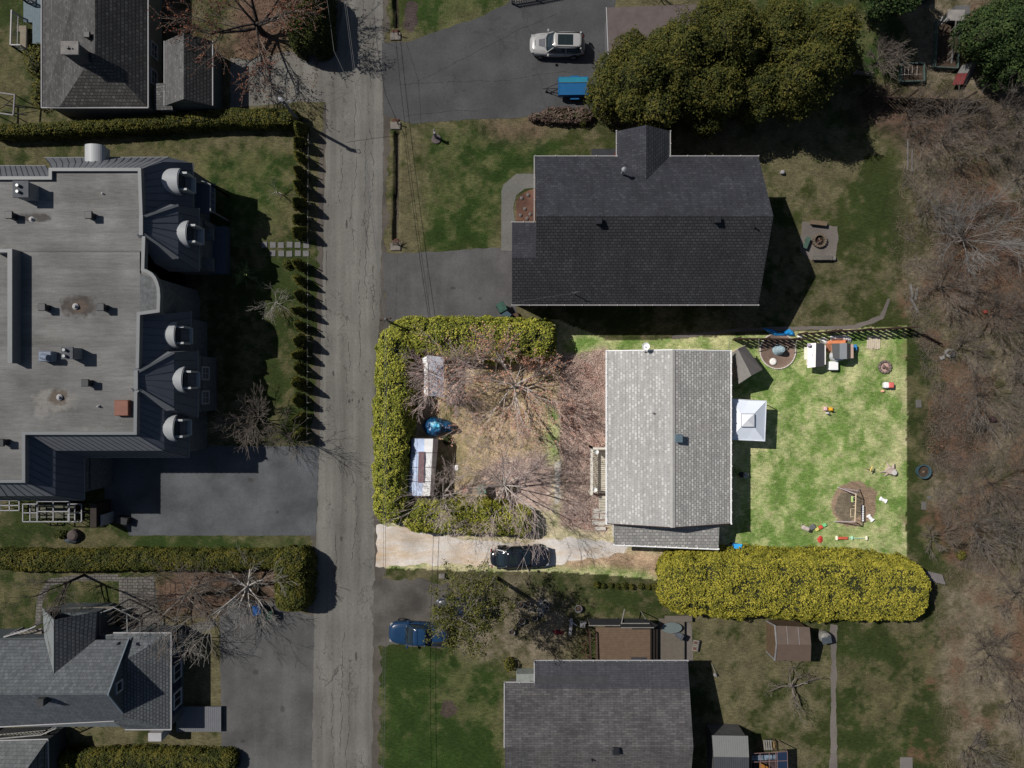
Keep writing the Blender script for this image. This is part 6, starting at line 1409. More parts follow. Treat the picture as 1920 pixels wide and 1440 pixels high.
drape('pale_blue_sheet', 'bright cyan sheet lying on top of the blue tarpaulin heap', [(802, 787), (822, 785), (836, 795), (829, 811), (812, 809), (801, 800)], 1.5, tarpmat('sheet_cyan', (.06, .42, .66), (.45, .72, .82)), 8, amp=.3)
drape('bright_blue_tarp', 'bright blue tarp spread behind the dark picket fence', [(1428, 614), (1448, 617), (1462, 624), (1480, 616), (1489, 622), (1492, 631), (1475, 630), (1452, 630), (1438, 622)], .35, tarpmat('tarp_bright_blue', (.01, .19, .50), (.03, .33, .68)), 5)
def box_thing(name, label, cat, px, py, d, m, z=0, rz=0, lid=None, lidm=None, group=None):
    r = thing(name, label, cat, P(px, py, z), rz, group); a = MB(); a.cbox((0, 0, d[2] / 2), d, min(.05, min(d) * .2)); a.build('body', m, r, True)
    if lid: a = MB(); a.cbox((0, 0, d[2] + lid / 2), (d[0] * 1.06, d[1] * 1.06, lid), min(.03, lid * .4)); a.build('lid', lidm or m, r, True)
    return r
def bin_thing(label, px, py, m, rz=0, name='wheeled_bin', s=1.0, lidm=None):
    r = thing(name, label, 'bin', P(px, py), rz); a = MB(); a.loft([ring(0, 0, .24 * s, .28 * s, .06, 6, 16), ring(0, 0, .30 * s, .36 * s, .98 * s, 6, 16)]); a.build('body', m, r, True)
    a = MB(); a.cbox((0.0, 0, 1.02 * s), (.68 * s, .80 * s, .09), .03); a.box((-.05, 0, 1.08 * s), (.35 * s, .5 * s, .03)); a.build('lid', lidm or m, r, True)
    a = MB(); a.tube((-.36 * s, -.3 * s, .98 * s), (-.36 * s, .3 * s, .98 * s), .025, .025, 8); a.build('handle', BLACK, r, True)
    for sy in (-1, 1): a = MB(); a.tube((-.3 * s, sy * .28 * s - .04, .1), (-.3 * s, sy * .28 * s + .04, .1), .1, .1, 12); a.build('wheel', TYRE, r, True)
    return r
GB = mat('bin_green', (.0256, .073, .0548), .5); BB = mat('bin_blue', (.02, .20, .55), .4)
bin_thing('green wheeled bin under the bare trees by the front lawn', 904, 915, mat('bin_sage', (.13, .26, .19), .5), .2)
bin_thing('bright blue recycling bin at the back corner of the speckled house', 1377, 1024, BB, 0, lidm=mat('bin_blue_lid', (.04, .36, .75), .4))
bin_thing('green wheeled bin by the hedge at the end of the short driveway', 941, 578, GB, .5)
bin_thing('grey blue bin lying against the hedge next to the green bin', 950, 592, mat('bin_slate', (.0365, .0657, .0876), .5), .9, s=.85)
box_thing('compost_box', 'small brown box behind the green bin below the dark roofed house', 'box', 967, 592, (.5, .4, .4), mat('box_brown', (.073, .0438, .0292), .8), rz=.4)
bin_thing('blue recycling bin beside the clipped cedar block', 489, 1138, mat('bin_blue_dim', (.0146, .0621, .1898), .4), .1)
bin_thing('green bin half hidden against the clipped cedar block', 511, 1148, GB, .1, s=.8)
box_thing('clay_box', 'small terracotta box left of the green bin on the front lawn', 'box', 873, 918, (.5, .45, .45), mat('terracotta', (.42, .20, .13), .8, .15), rz=.1)
box_thing('paving_board', 'small white panel lying on the lawn edge right of the tent garage', 'panel', 854, 877, (.45, .45, .03), mat('panel_white', (.72, .72, .70), .6), z=.02)
box_thing('pale_stone', 'pale garden stone at the foot of the cedar hedge under bare branches', 'stone', 909, 933, (.35, .22, .2), mat('pale_rock', (.5, .48, .46), .9))
for i, (x, y, s_) in enumerate(((820, 892, .8), (838, 826, .7), (960, 916, .8))): 
    big_shrub(('dark low shrub beside the tent garage', 'dark low shrub below the blue tarpaulin heap', 'dark low shrub under the pale limbed tree')[i], x, y, 8, 10, s_, CEDAR_D, 60 + i, leaf=.06, dens=150)
# ------------------------------------------------ back yard of the lot with lightened colours
def yard_shed():
    r = thing('small_dark_shed', 'small dark roofed shed standing at an angle beside the speckled house', 'shed', P(1404, 684))
    e, R = 2.1, 3.0; q = [P(1371, 662, e), P(1397, 648, e), P(1430, 693, e), P(1385, 720, e)]
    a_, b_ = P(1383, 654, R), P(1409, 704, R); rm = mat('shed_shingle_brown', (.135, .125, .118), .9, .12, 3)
    a = MB(); a.slab([q[0], a_, b_, q[3]], .08); a.build('roof', mat('shed_shingle_brown_lit', (.20, .19, .175), .9, .10, 3), r); a = MB(); a.slab([q[1], q[2], b_ + Vector((.01, 0, 0)), a_ + Vector((.01, 0, 0))], .08); a.build('roof', rm, r)  # left slope's shingle lightened in colour to stand for sunlight
    c = sum(q, Vector()) / 4; pl = [(c.x + (p.x - c.x) * .88, c.y + (p.y - c.y) * .88) for p in q]; walls(r, pl, e + .02, mat('shed_wall_tan', (.35, .29, .22), .8))
    g = MB(); g.add([Vector((pl[0][0], pl[0][1], e)), Vector((pl[1][0], pl[1][1], e)), Vector(((a_.x * .93 + c.x * .07), (a_.y * .93 + c.y * .07), R - .08)), Vector((c.x, c.y, e))], [(0, 1, 2), (1, 3, 2), (3, 0, 2)]); g.add([Vector((pl[3][0], pl[3][1], e)), Vector((pl[2][0], pl[2][1], e)), Vector(((b_.x * .93 + c.x * .07), (b_.y * .93 + c.y * .07), R - .08)), Vector((c.x, c.y, e))], [(2, 1, 0), (2, 3, 1), (2, 0, 3)]); g.build('gable', mat('shed_wall_tan', (.35, .29, .22)), r)
    gutter(r, [q[0], a_, q[1]], mat('shed_trim', (.55, .47, .36), .8), .045, 'rake_trim')
yard_shed()
def canopy():
    r = thing('white_canopy', 'square white garden canopy with a small vented peak against the speckled house', 'canopy', P(1404, 788)); m = mat('canopy_fabric', (.70, .75, .84), .6, .03, 1)
    e, t = 2.1, 2.85; q = [P(1370, 748, e), P(1437, 752, e), P(1434, 827, e), P(1368, 824, e)]; k = [P(1391, 777, t - .1), P(1413, 777, t - .1), P(1413, 799, t - .1), P(1391, 799, t - .1)]
    a = MB(); M4 = [(q[i] + q[(i + 1) % 4]) / 2 + Vector((0, 0, -.07)) for i in range(4)]; v = q + M4 + k; a.add(v, [(0, 4, 9, 8)[::-1], (4, 1, 9)[::-1], (1, 5, 10, 9)[::-1], (5, 2, 10)[::-1], (2, 6, 11, 10)[::-1], (6, 3, 11)[::-1], (3, 7, 8, 11)[::-1], (7, 0, 8)[::-1]])
    a.build('canopy_top', m, r)
    a = MB(); top = P(1401.5, 788, t + .35); kk = [P(x, y, t) for x, y in ((1390, 776), (1414, 776), (1414, 800), (1390, 800))]; a.add(kk + [top], [(4, 1, 0), (4, 2, 1), (4, 3, 2), (4, 0, 3)]); a.build('vent_cap', mat('cap_fabric', (.78, .79, .82), .6, .03), r)
    a = MB()
    for i in range(4): a.tube(kk[i], kk[(i + 1) % 4], .035, .035, 6)
    a.build('cap_hem', mat('hem_grey', (.30, .31, .34), .7), r)
    a = MB()
    for i in range(4):
        a.tube(q[i], q[(i + 1) % 4], .03, .03, 6); a.tube(q[i], k[i], .02, .02, 6); a.tube((q[i].x, q[i].y, 0), q[i], .04, .04, 8)
    a.build('frame', mat('frame_white', (.6, .62, .66), .5), r)
canopy()
for i, (x, y) in enumerate(((1391, 889), (1396, 890))):
    r = thing('garden_pot', ('dark round pot in the shade of the speckled house', 'pale round pot in the shade of the speckled house')[i], 'pot', P(x + (0 if i else -3), y)); a = MB(); a.lathe((0, 0, 0), [(.16, 0), (.24, .4), (.22, .42), (.20, .36)], 16); a.build('bowl', (BLACK, mat('pot_pale', (.4, .4, .38), .7))[i], r, True)
    a = MB(); a.lathe((0, 0, 0), [(.19, .33), (.01, .37)], 12); a.build('earth', mat('earth', (.05, .035, .025), 1), r, True)
def flower_bed():
    c = P(1458, 658); r = thing('round_flower_bed', 'round earth flower bed with a pale stone border by the dark picket fence', 'flower bed', c); rad = 1.48; a = MB(); n = 64; rg = random.Random(3)
    v = []; 
    for i in range(n): t = 2 * math.pi * i / n; v.append((c.x + (rad + rg.uniform(-.02, .02)) * math.cos(t), c.y + (rad + rg.uniform(-.02, .02)) * math.sin(t)))
    a.prism(v, -.02, .07); a.build('earth', asphalt('bed_earth', (.20, .14, .11), crack=0, stain=.35), r)
    a = MB()
    for i in range(n): t = 2 * math.pi * i / n; a.cbox((c.x + (rad + .02) * math.cos(t), c.y + (rad + .02) * math.sin(t), .06), (.10, .135, .13 + rg.uniform(-.02, .02)), .02, rz=t)
    a.build('stone_border', mat('border_stone', (.55, .50, .45), .9, .2, 6), r)
flower_bed()
c = P(1460, 656, .2); a = MB(); a.lathe(c, [(.5, -.1), (.42, .15), (.34, .5), (.25, .8), (.22, .84), (.12, .80)], 18); a.cbox((c.x, c.y, .95), (.32, .32, .3), .06, rz=.4); solo('fountain_figure', a, mat('fountain_blue', (.30, .40, .45), .5, .3, 6), 'blue grey garden fountain standing in the round flower bed', 'fountain')
a = MB(); c = P(1474, 652, .3); a.cbox((c.x, c.y, .18), (.55, .34, .34), .12, rz=.4); solo('tan_rock', a, mat('rock_tan', (.42, .34, .27), .9, .2), 'tan rock behind the blue grey fountain', 'rock')
a = MB(); c = P(1449, 678, .1); a.lathe(c, [(.28, -.05), (.30, .08), (.2, .14), (.02, .15)], 12); solo('white_rock', a, mat('white_rock', (.75, .73, .70), .9, .1), 'white round stone lying in the flower bed', 'stone')
def playhouse_white():
    r = thing('white_toy_house', 'white toy house with one dark roof slope beside the picket fence', 'toy house', P(1528, 665)); e, t = 1.1, 1.55
    w1 = mat('toy_white', (.80, .76, .74), .5, .06); dk = mat('toy_roof_dark', (.085, .083, .09), .7, .1)
    a = MB(); a.slab([P(1514, 644, e), P(1530, 643, t), P(1529, 688, t), P(1514, 690, e)], .05); a.build('roof', w1, r); a = MB(); a.slab([P(1530.3, 643, t), P(1546, 644, e), P(1546, 686, e), P(1529.3, 688, t)], .05); a.build('roof', dk, r)
    a = MB(); A, B = P(1515, 647, .5), P(1544, 685, .5); a.box(((A.x + B.x) / 2, (A.y + B.y) / 2, .52), (B.x - A.x - .1, A.y - B.y - .1, 1.1)); a.build('wall', w1, r)
    a = MB(); a.slab([P(1508, 651, .75), P(1516, 651, .95), P(1516, 674, .95), P(1508, 674, .75)], .04); a.build('side_shelf', mat('toy_cream', (.62, .62, .52), .6), r)
    a = MB(); a.cbox(P(1517, 647, 1.5), (.22, .22, .3), .03); a.build('chimney', mat('toy_lilac', (.45, .38, .50), .6), r); a = MB(); a.box(P(1523.5, 666, 1.37), (.07, .12, .02)); a.build('roof_sticker', mat('toy_red', (.5, .05, .05), .5), r)
playhouse_white()
def playhouse_grey():
    r = thing('grey_toy_house', 'grey roofed toy house standing right of the white toy house', 'toy house', P(1578, 663)); e, t = 1.25, 1.6; g1 = mat('toy_grey', (.13, .14, .15), .6, .06); g2 = mat('toy_grey_dark', (.06, .063, .066), .6, .06)
    a = MB(); a.slab([P(1560, 644, e), P(1574, 644, t), P(1574, 673, t), P(1562, 672, e)], .05); a.build('roof', g2, r); a = MB(); a.slab([P(1574.3, 644, t), P(1588, 643, t), P(1588, 673, t), P(1574.3, 673, t)], .05); a.build('roof', mat('toy_grey_light', (.22, .235, .25), .6, .05), r); a = MB(); a.slab([P(1588.3, 643, t), P(1596, 644, e - .1), P(1596, 673, e - .1), P(1588.3, 673, t)], .05); a.build('roof', mat('toy_roof_end', (.10, .098, .09), .7), r)
    a = MB(); A, B = P(1561, 646, .6), P(1594, 672, .6); a.box(((A.x + B.x) / 2, (A.y + B.y) / 2, .6), (B.x - A.x, A.y - B.y, 1.2)); a.build('wall', mat('toy_tan', (.42, .30, .24), .6), r)
playhouse_grey()
r = thing('white_round_tub', 'white round toy tub with a dark hole between the toy houses', 'toy tub', P(1562, 668)); a = MB(); a.lathe((0, 0, 0), [(.40, 0), (.42, .8), (.40, .9), (.22, .93), (.21, .6), (.02, .6)], 22); a.cbox((.15, -.05, .45), (.7, .6, .85), .06); a.build('body', mat('tub_white', (.70, .72, .74), .4, .04), r, True); a = MB(); a.lathe((.0, .0, .0), [(.20, .92), (.01, .95)], 18); a.build('opening', BLACK, r, True)
box_thing('white_toy_box', 'white square toy box just below the white round tub', 'toy box', 1558, 686, (.72, .68, .5), BRIGHT, lid=.06)
box_thing('blue_toy', 'small blue toy at the right wall of the grey toy house', 'toy', 1600, 652, (.22, .5, .5), mat('toy_blue', (.03, .20, .48), .5))
box_thing('orange_toy_table', 'long orange toy bench above the grey toy house', 'toy table', 1566, 642, (1.5, .3, .4), mat('toy_orange', (.62, .22, .10), .6, .15), rz=.02)
box_thing('brown_toy_crate', 'reddish brown toy crate between the two toy houses', 'toy crate', 1552, 652, (.4, .6, .4), mat('toy_rust', (.28, .12, .07), .7, .2))
drape('white_sheet', 'white plastic sheet bundled by the fence above the orange toy bench', [(1556, 629), (1590, 628), (1598, 636), (1596, 642), (1570, 638), (1556, 640)], .55, mat('sheet_white', (.80, .79, .80), .5, .05), 12, 'plastic sheet', .25)
drape('white_bag', 'crumpled white bag behind the white toy house', [(1534, 636), (1546, 632), (1556, 640), (1550, 646), (1538, 643)], .35, mat('bag_white', (.78, .77, .76), .5, .05), 13, 'bag', .2)
drape('small_white_bag', 'small white bag at the gap between the two picket fences', [(1494, 628), (1502, 626), (1507, 633), (1500, 637), (1495, 634)], .3, mat('bag_white', (.78, .77, .76)), 14, 'bag', .15)
drape('toy_slide', 'dark red toy slide top among the white sheets by the fence', [(1576, 636), (1592, 634), (1590, 641), (1578, 641)], .62, mat('toy_dark_red', (.28, .03, .04), .5), 15, 'toy slide', .05)
a = MB(); [a.box(P(1627 + i * 3.6, 641 + (i % 3), .06), (.145, 1.15 - (i % 2) * .08, .05), rz=-.04 + .03 * (i % 3)) for i in range(7)]; solo('plank_stack', a, mat('pale_planks', (.50, .43, .33), .85, .12, 5), 'pale planks laid side by side on the lawn below the long fence', 'planks')
def firepit(label, px, py, r0, m, ash, gap=14, name='fire_pit', hh=.28, seed=1, basem=None):
    c = P(px, py); r = thing(name, label, 'fire pit', c); a = MB(); rg = random.Random(seed)
    for i in range(gap): t = 2 * math.pi * i / gap; a.cbox((r0 * math.cos(t), r0 * math.sin(t), hh / 2), (r0 * .36, 2 * math.pi * r0 / gap * .9, hh * rg.uniform(.9, 1.05)), .03, rz=t)
    a.build('stone_ring', m, r, True); a = MB(); a.lathe((0, 0, 0), [(r0 * .92, .02), (r0 * .6, .06), (.02, .05)], 20); a.build('ash_bed', ash, r, True)
    a = MB(); [a.tube((rg.uniform(-.3, .3) * r0 * 1.6, rg.uniform(-.3, .3) * r0 * 1.6, .10), (rg.uniform(-.3, .3) * r0 * 1.6, rg.uniform(-.3, .3) * r0 * 1.6, .2), .05, .04, 6) for _ in range(5)]; a.build('log', mat('charred_log', (.12, .08, .065), .9, .3), r, True)
firepit('round stone ringed fire pit with pinkish ash on the bright lawn', 1658, 688, .48, mat('pit_stone', (.16, .13, .11), .9, .4, 5), mat('pink_ash', (.42, .28, .25), .9, .4, 7), 12, hh=.22)
firepit('octagonal block fire pit in the middle of the gravel pad with benches', 1535, 452, .50, mat('tan_block', (.1241, .0985, .073), .9, .15), mat('dark_ash', (.0292, .0161, .0117), .9, .4), 16, seed=2, hh=.35)
def bench(label, px, py, L, rz, m):
    r = thing('bench', label, 'bench', P(px, py), rz); a = MB(); a.cbox((0, 0, .45), (L, .38, .07), .02); a.build('seat', m, r, True)
    for s in (-1, 1): a = MB(); a.cbox((s * (L / 2 - .2), 0, .21), (.1, .32, .42), .02); a.build('leg', m, r, True)
bench('light wooden bench above the block fire pit', 1531, 420, 1.4, -.12, mat('bench_tan', (.1241, .0912, .0584), .8)); bench('grey bench below the block fire pit', 1538, 485, 1.7, 0, mat('bench_grey', (.1095, .0985, .0876), .8)); bench('green bench half in shade left of the block fire pit', 1509, 457, 1.0, 1.2, mat('bench_green', (.0438, .0803, .0621), .7))
box_thing('pale_side_table', 'small pale block at the end of the grey bench', 'side table', 1560, 485, (.42, .36, .36), mat('block_pale', (.1752, .1606, .146), .8))
r = thing('toy_car', 'small white and red toy car on the bright lawn below the round fire pit', 'toy car', P(1661, 722)); a = MB(); a.cbox((-.14, 0, .3), (.38, .5, .42), .06); a.build('front_body', BRIGHT, r, True); a = MB(); a.cbox((.2, 0, .36), (.42, .46, .5), .06); a.build('rear_body', mat('toy_coral', (.62, .14, .12), .5), r, True)
for sx in (-.22, .28):
    for sy in (-.22, .22): a = MB(); a.tube((sx, sy - .04, .1), (sx, sy + .04, .1), .1, .1, 12); a.build('wheel', TYRE, r, True)
box_thing('orange_bucket', 'tiny orange pail below the white and red toy car', 'pail', 1654, 733, (.26, .22, .2), mat('peach', (.65, .38, .24), .6))
for (x, y, d, c_, lb) in ((1546, 766, (.28, .36, .3), (.62, .42, .40), 'small pink toy chair in the middle of the bright lawn'), (1556, 767, (.30, .30, .3), (.70, .36, .03), 'small yellow toy seat beside the pink toy chair'), (1551, 774, (.26, .2, .18), (.55, .55, .56), 'small grey toy lying below the pink and yellow toys')):
    r = thing('toy_chair', lb, 'toy', P(x, y)); a = MB(); a.cbox((0, 0, d[2] / 2), d, .05); a.build('seat', mat('toy_%d' % x, c_, .5), r, True); a = MB(); a.cbox((0, -d[1] * .4, d[2] + .1), (d[0] * .9, .06, .2), .02); a.build('backrest', mat('toy_b%d' % x, tuple(q * .5 for q in c_), .5), r, True)
def swingset():
    r = thing('swing_set', 'metal and wood swing set with a ladder standing on a bare earth patch', 'swing set', P(1602, 948)); z = 2.1; gm = mat('swing_lilac', (.42, .36, .42), .5); wm = mat('swing_wood', (.62, .50, .34), .7)
    A, B = P(1605, 926, z), P(1603, 978, z); a = MB(); a.tube(A, B, .045, .045, 8); a.build('top_beam', wm, r)
    for (x, y), t_ in (((1571, 914), A), ((1612, 917), A), ((1564, 978), B), ((1606, 980), B)): a = MB(); a.tube(P(x, y, 0), t_, .04, .04, 8); a.build('leg', gm, r)
    a = MB(); a.tube(P(1583, 916, .8), P(1608, 920, .8), .025, .025, 6); a.tube(P(1580, 978, .8), P(1604, 979, .8), .025, .025, 6); a.build('brace', gm, r)
    a = MB(); q = P(1598, 936, .5); a.cbox((q.x, q.y, .5), (.16, .5, .05), .02); s1 = a.build('swing_seat', mat('swing_lime', (.45, .62, .22), .5), r); a = MB(); a.tube((q.x, q.y + .2, .5), (A.x, q.y + .2, z), .01, .01, 4); a.tube((q.x, q.y - .2, .5), (A.x, q.y - .2, z), .01, .01, 4); a.build('rope', BRIGHT, s1)
    a = MB(); q0 = [P(1595, 954, 1.1), P(1604, 954, 1.9), P(1604, 969, 1.9), P(1595, 969, 1.1)]; [a.tube(q0[i], q0[(i + 1) % 4], .025, .025, 6) for i in range(4)]; [a.tube(P(1600, y, 1.7), P(1606, y, 1.9), .02, .02, 5) for y in (931, 940, 948)]; a.build('trapeze', wm, r)
    a = MB(); n = 9; [a.cbox(P(1617.5, 949 + i * 3.4, .5), (.2, .11, .06), .015) for i in range(n)]; lad = a.build('ladder_rung', BRIGHT, r); a = MB(); a.tube(P(1615, 946, .5), P(1615, 980, .5), .03, .03, 6); a.build('ladder_rail', BLACK, lad)
swingset()
for i, (x, y, rz, lb) in enumerate(((1655, 937, -.45, 'white plastic step lying right of the swing set'), (1631, 971, -.85, 'white plastic step lying below right of the swing set'))):
    r = thing('plastic_step', lb, 'step', P(x, y), rz); a = MB(); a.cbox((0, 0, .09), (.62, .26, .16), .03); a.build('tread', BRIGHT, r, True); a = MB(); [a.cbox((s * .25, 0, .12), (.08, .36, .2), .02) for s in (-1, 1)]; a.build('side', BRIGHT, r, True)
def seesaw():
    r = thing('toy_seesaw', 'long low toy seesaw with a red end lying near the golden hedge', 'seesaw', P(1594, 1008)); a = MB(); a.tube((-.2, 0, .2), (1.25, 0, .2), .03, .03, 6); a.build('beam', mat('mint', (.45, .72, .52), .5), r, True); a = MB(); a.cbox((-.72, .0, .2), (.85, .22, .09), .03); a.build('red_board', mat('toy_brick', (.52, .10, .06), .6, .2), r, True)
    for x in (-1.2, 1.3): a = MB(); a.cbox((x, 0, .16), (.18, .36, .2), .04); a.build('end_seat', mat('cream_toy', (.75, .72, .55), .5), r, True)
    a = MB(); a.cbox((.1, 0, .12), (.18, .34, .2), .04); a.build('pivot', mat('mint2', (.36, .62, .42), .5), r, True)
seesaw()
r = thing('caterpillar_toy', 'toy of yellow, red and green blocks in a row near the grey lounge toy', 'toy', P(1538, 988), .5)
for i, c_ in enumerate(((.70, .62, .20), (.58, .08, .05), (.18, .50, .22))): a = MB(); a.cbox(((i - 1) * .36, 0, .1), (.32, .24, .2), .03); a.build('block', mat('block_%d' % i, c_, .5), r, True)
drape('red_cloth', 'crumpled red cloth lying on the lawn near the golden hedge', [(1532, 1010), (1537, 1004), (1542, 1006), (1543, 1014), (1538, 1019), (1534, 1016)], .14, mat('red_cloth', (.50, .05, .04), .8, .2), 21, 'cloth', .05)
def lounge():
    r = thing('tipped_tricycle', 'small grey ride on toy tipped over left of the colour blocks', 'ride on toy', P(1514, 990)); g = mat('toy_taupe', (.45, .38, .34), .6, .2)
    a = MB(); a.cbox((-.2, .0, .14), (.7, .36, .22), .08, rz=-.4); a.tube((-.55, .18, .1), (-.6, .4, .3), .04, .03, 6); a.build('body', g, r, True); a = MB(); a.cbox((.35, .12, .2), (.5, .42, .05), .03, rz=.5); a.build('seat', mat('toy_charcoal', (.12, .13, .13), .6), r, True)
    a = MB(); a.lathe((.25, -.25, .0), [(.14, 0), (.14, .1)], 14); a.build('wheel', TYRE, r, True)
lounge()
r = thing('push_toy', 'thin yellow and black push toy standing on the bright lawn', 'toy', P(1628, 880)); a = MB(); a.tube((-.35, .12, .3), (.45, -.25, .35), .02, .02, 6); a.tube((.3, -.35, .05), (.35, 0, .35), .025, .025, 6); a.build('bar', BLACK, r, True); a = MB(); a.cbox((-.1, .15, .75), (.08, .5, .05), .02, rz=-.4); a.tube((-.1, .15, .75), (0, 0, .0), .02, .02, 6); a.build('handle', mat('toy_amber', (.70, .50, .15), .5), r, True)
def stump():
    r = thing('tree_stump', 'weathered forked tree stump lying on the right edge of the bright lawn', 'stump', P(1668, 882)); m = mat('stump_wood', (.42, .34, .30), .9, .3, 6)
    a = MB(); a.lathe((0, 0, 0), [(.42, 0), (.36, .25), (.33, .42), (.02, .43)], 16, 1, .8, .5)
    for ang, L, z in ((2.0, .75, .1), (1.3, .7, .35), (3.3, .85, .12), (3.9, .7, .08), (.9, .45, .2)): a.tube((math.cos(ang) * .2, math.sin(ang) * .2, z + .1), (math.cos(ang) * L, math.sin(ang) * L, z), .11, .03, 7)
    a.build('body', m, r, True); a = MB(); a.lathe((.18, -.14, .40), [(.22, 0), (.22, .05), (.02, .06)], 16); a.build('cut_face', mat('cut_grey', (.50, .48, .46), .9, .1, 8), r, True)
stump()
# ------------------------------------------------ brush side things
r = thing('round_planter', 'round blue grey planter with dark soil at the edge of the brush', 'planter', P(1727, 883)); a = MB(); a.lathe((0, 0, 0), [(.50, 0), (.56, .5), (.60, .52), (.50, .5), (.47, .2), (.02, .2)], 26); a.build('bowl', mat('planter_teal', (.0438, .0803, .0949), .5), r, True); a = MB(); a.lathe((0, 0, 0), [(.49, .24), (.02, .27)], 20); a.build('earth', mat('earth', (.05, .035, .025)), r, True); a = MB(); a.lathe((.05, -.05, .26), [(.1, 0), (.12, .06), (.02, .12)], 10); a.build('stone', mat('rock_tan_dim', (.1387, .1022, .073), .9), r, True)
DS = mat('dull_slab', (.1022, .0985, .0912), .9, .15)
box_thing('garden_slab', 'square grey slab beside the lawn edge level with the yellow toys', 'slab', 1722, 757, (.46, .65, .06), DS, rz=.05); box_thing('garden_slab', 'square grey slab below the round blue planter', 'slab', 1732, 948, (.42, .68, .06), DS, rz=-.05); box_thing('round_slab', 'small pale slab just above the lower grey slab', 'slab', 1742, 933, (.35, .3, .05), DS)
box_thing('double_slab', 'pair of pale pavers at the bottom of the lower lawn', 'slab', 1699, 1430, (1.05, .95, .06), mat('paver_pale', (.1387, .1278, .1168), .9, .08))
r = thing('stone_ring', 'pale broken stone ring at the edge of the brush', 'stone ring', P(1779, 662)); a = MB(); n = 12; rg = random.Random(2)
for i in range(n): t = 2 * math.pi * i / n; a.cbox((.34 * math.cos(t), .28 * math.sin(t), .12), (.2, .2, .26), .04, rz=t + rg.uniform(-.3, .3))
a.cbox((-.62, -.38, .12), (.36, .34, .22), .05, rz=.3); a.build('stone', mat('ring_stone', (.219, .2117, .2044), .9, .1), r, True)
box_thing('dark_box', 'small dark box among bare stems in the brush', 'box', 1858, 786, (.42, .4, .5), mat('box_dark_red', (.0438, .0256, .0256), .8), rz=.4)
box_thing('red_marker', 'tiny red object among bare stems far into the brush', 'marker', 1845, 585, (.3, .3, .3), mat('red_marker', (.1606, .0292, .0219), .7))
a = MB(); [a.box(P(x, y, .12), (w_, .2, .06), rz=z) for x, y, w_, z in ((1709, 545, 1.2, -1.4), (1714, 572, 1.5, -1.1), (1718, 552, 1.0, -1.7))]; solo('fallen_boards', a, mat('board_grey', (.146, .1387, .1314), .9), 'fallen grey boards at the lawn edge in the brush', 'boards')
a = MB(); a.box(P(1702, 290, .15), (.08, 2.6, .1)); a.box(P(1710, 300, .1), (.08, 2.0, .1)); solo('edging_timber', a, mat('board_grey', (.146, .1387, .1314)), 'pale edging timbers between the shaded lawn and the brush', 'timber')
a = MB(); [a.box(P(1740 + i * 3.5, 1080 + i * .8, .4), (.14, .9, .04), rz=.35) for i in range(9)]; solo('wooden_pallet', a, mat('pallet_grey', (.1387, .1278, .1241), .9), 'grey slatted pallet at the tip of the golden hedge', 'pallet')
# ------------------------------------------------ upper right garden
def raised_bed(label, px, py, w_, L, rz, fill=True):
    r = thing('raised_bed', label, 'garden bed', P(px, py), rz); m = mat('bed_teal', (.0548, .0803, .073), .7); hh = .55
    for s in (-1, 1): a = MB(); a.box((s * w_ / 2, 0, hh / 2), (.08, L, hh)); a.build('side_board', m, r, True)
    for s in (-1, 1): a = MB(); a.box((0, s * L / 2, hh / 2), (w_ - .08, .08, hh)); a.build('end_board', m, r, True)
    a = MB(); a.box((0, 0, .2), (w_ - .1, L - .1, .3)); a.build('earth', asphalt('garden_earth', (.0438, .0307, .0219), crack=0, stain=.4), r, True); return r
raised_bed('long raised bed with teal boards beside the leaning white post', 1771, 88, 1.9, 3.9, -.06)
raised_bed('small raised bed with white bars left of the long raised bed', 1706, 140, 1.9, 1.5, .02)
a = MB(); [a.tube(P(x, 124, .75), P(x - 1, 141, .75), .025, .025, 6) for x in (1697, 1704, 1711, 1720)]; a.tube(P(1688, 140, .75), P(1728, 139, .75), .02, .02, 6); solo('bed_trellis', a, mat('trellis_white', (.219, .2044, .1898), .7), 'white trellis bars resting over the small raised bed', 'trellis')
r = thing('clothes_pole', 'tall pale post with angled arms leaning above the long raised bed', 'clothes pole', P(1784, 118)); A = P(1784, 118, .3); B = P(1793, 38, 2.6); a = MB(); a.tube(A, B, .09, .07, 8); a.build('post', mat('post_pale', (.1825, .1752, .1679), .7), r); a = MB()
for i, t in enumerate((.15, .3, .5, .65, .85)): q = A.lerp(B, t); s = 1 if i % 2 else -1; a.tube(q + Vector((-.45, -.35, 0)), q + Vector((.45, .4, .1)), .02, .02, 5)
a.build('arm', mat('post_pale', (.1825, .1752, .1679)), r)
r = thing('garden_cabin', 'small white roofed garden cabin at the head of the long raised bed', 'cabin', P(1794, 30)); a = MB(); a.slab([P(1778, 18, 1.9), P(1810, 18, 1.9), P(1808, 39, 1.9), P(1777, 38, 1.9)], .08); a.build('roof', mat('cabin_roof', (.219, .2044, .1935), .6), r); a = MB(); q = P(1794, 28, 1); a.box((q.x, q.y, .9), (1.2, .75, 1.8)); a.build('wall', mat('cabin_wall', (.0876, .0876, .0876), .8), r); a = MB(); [a.box(P(x, y, 1.2), (.5, .06, .06), rz=z) for x, y, z in ((1772, 38, .9), (1768, 42, .9), (1765, 36, 1.2))]; a.build('side_rack', WHITE, r)
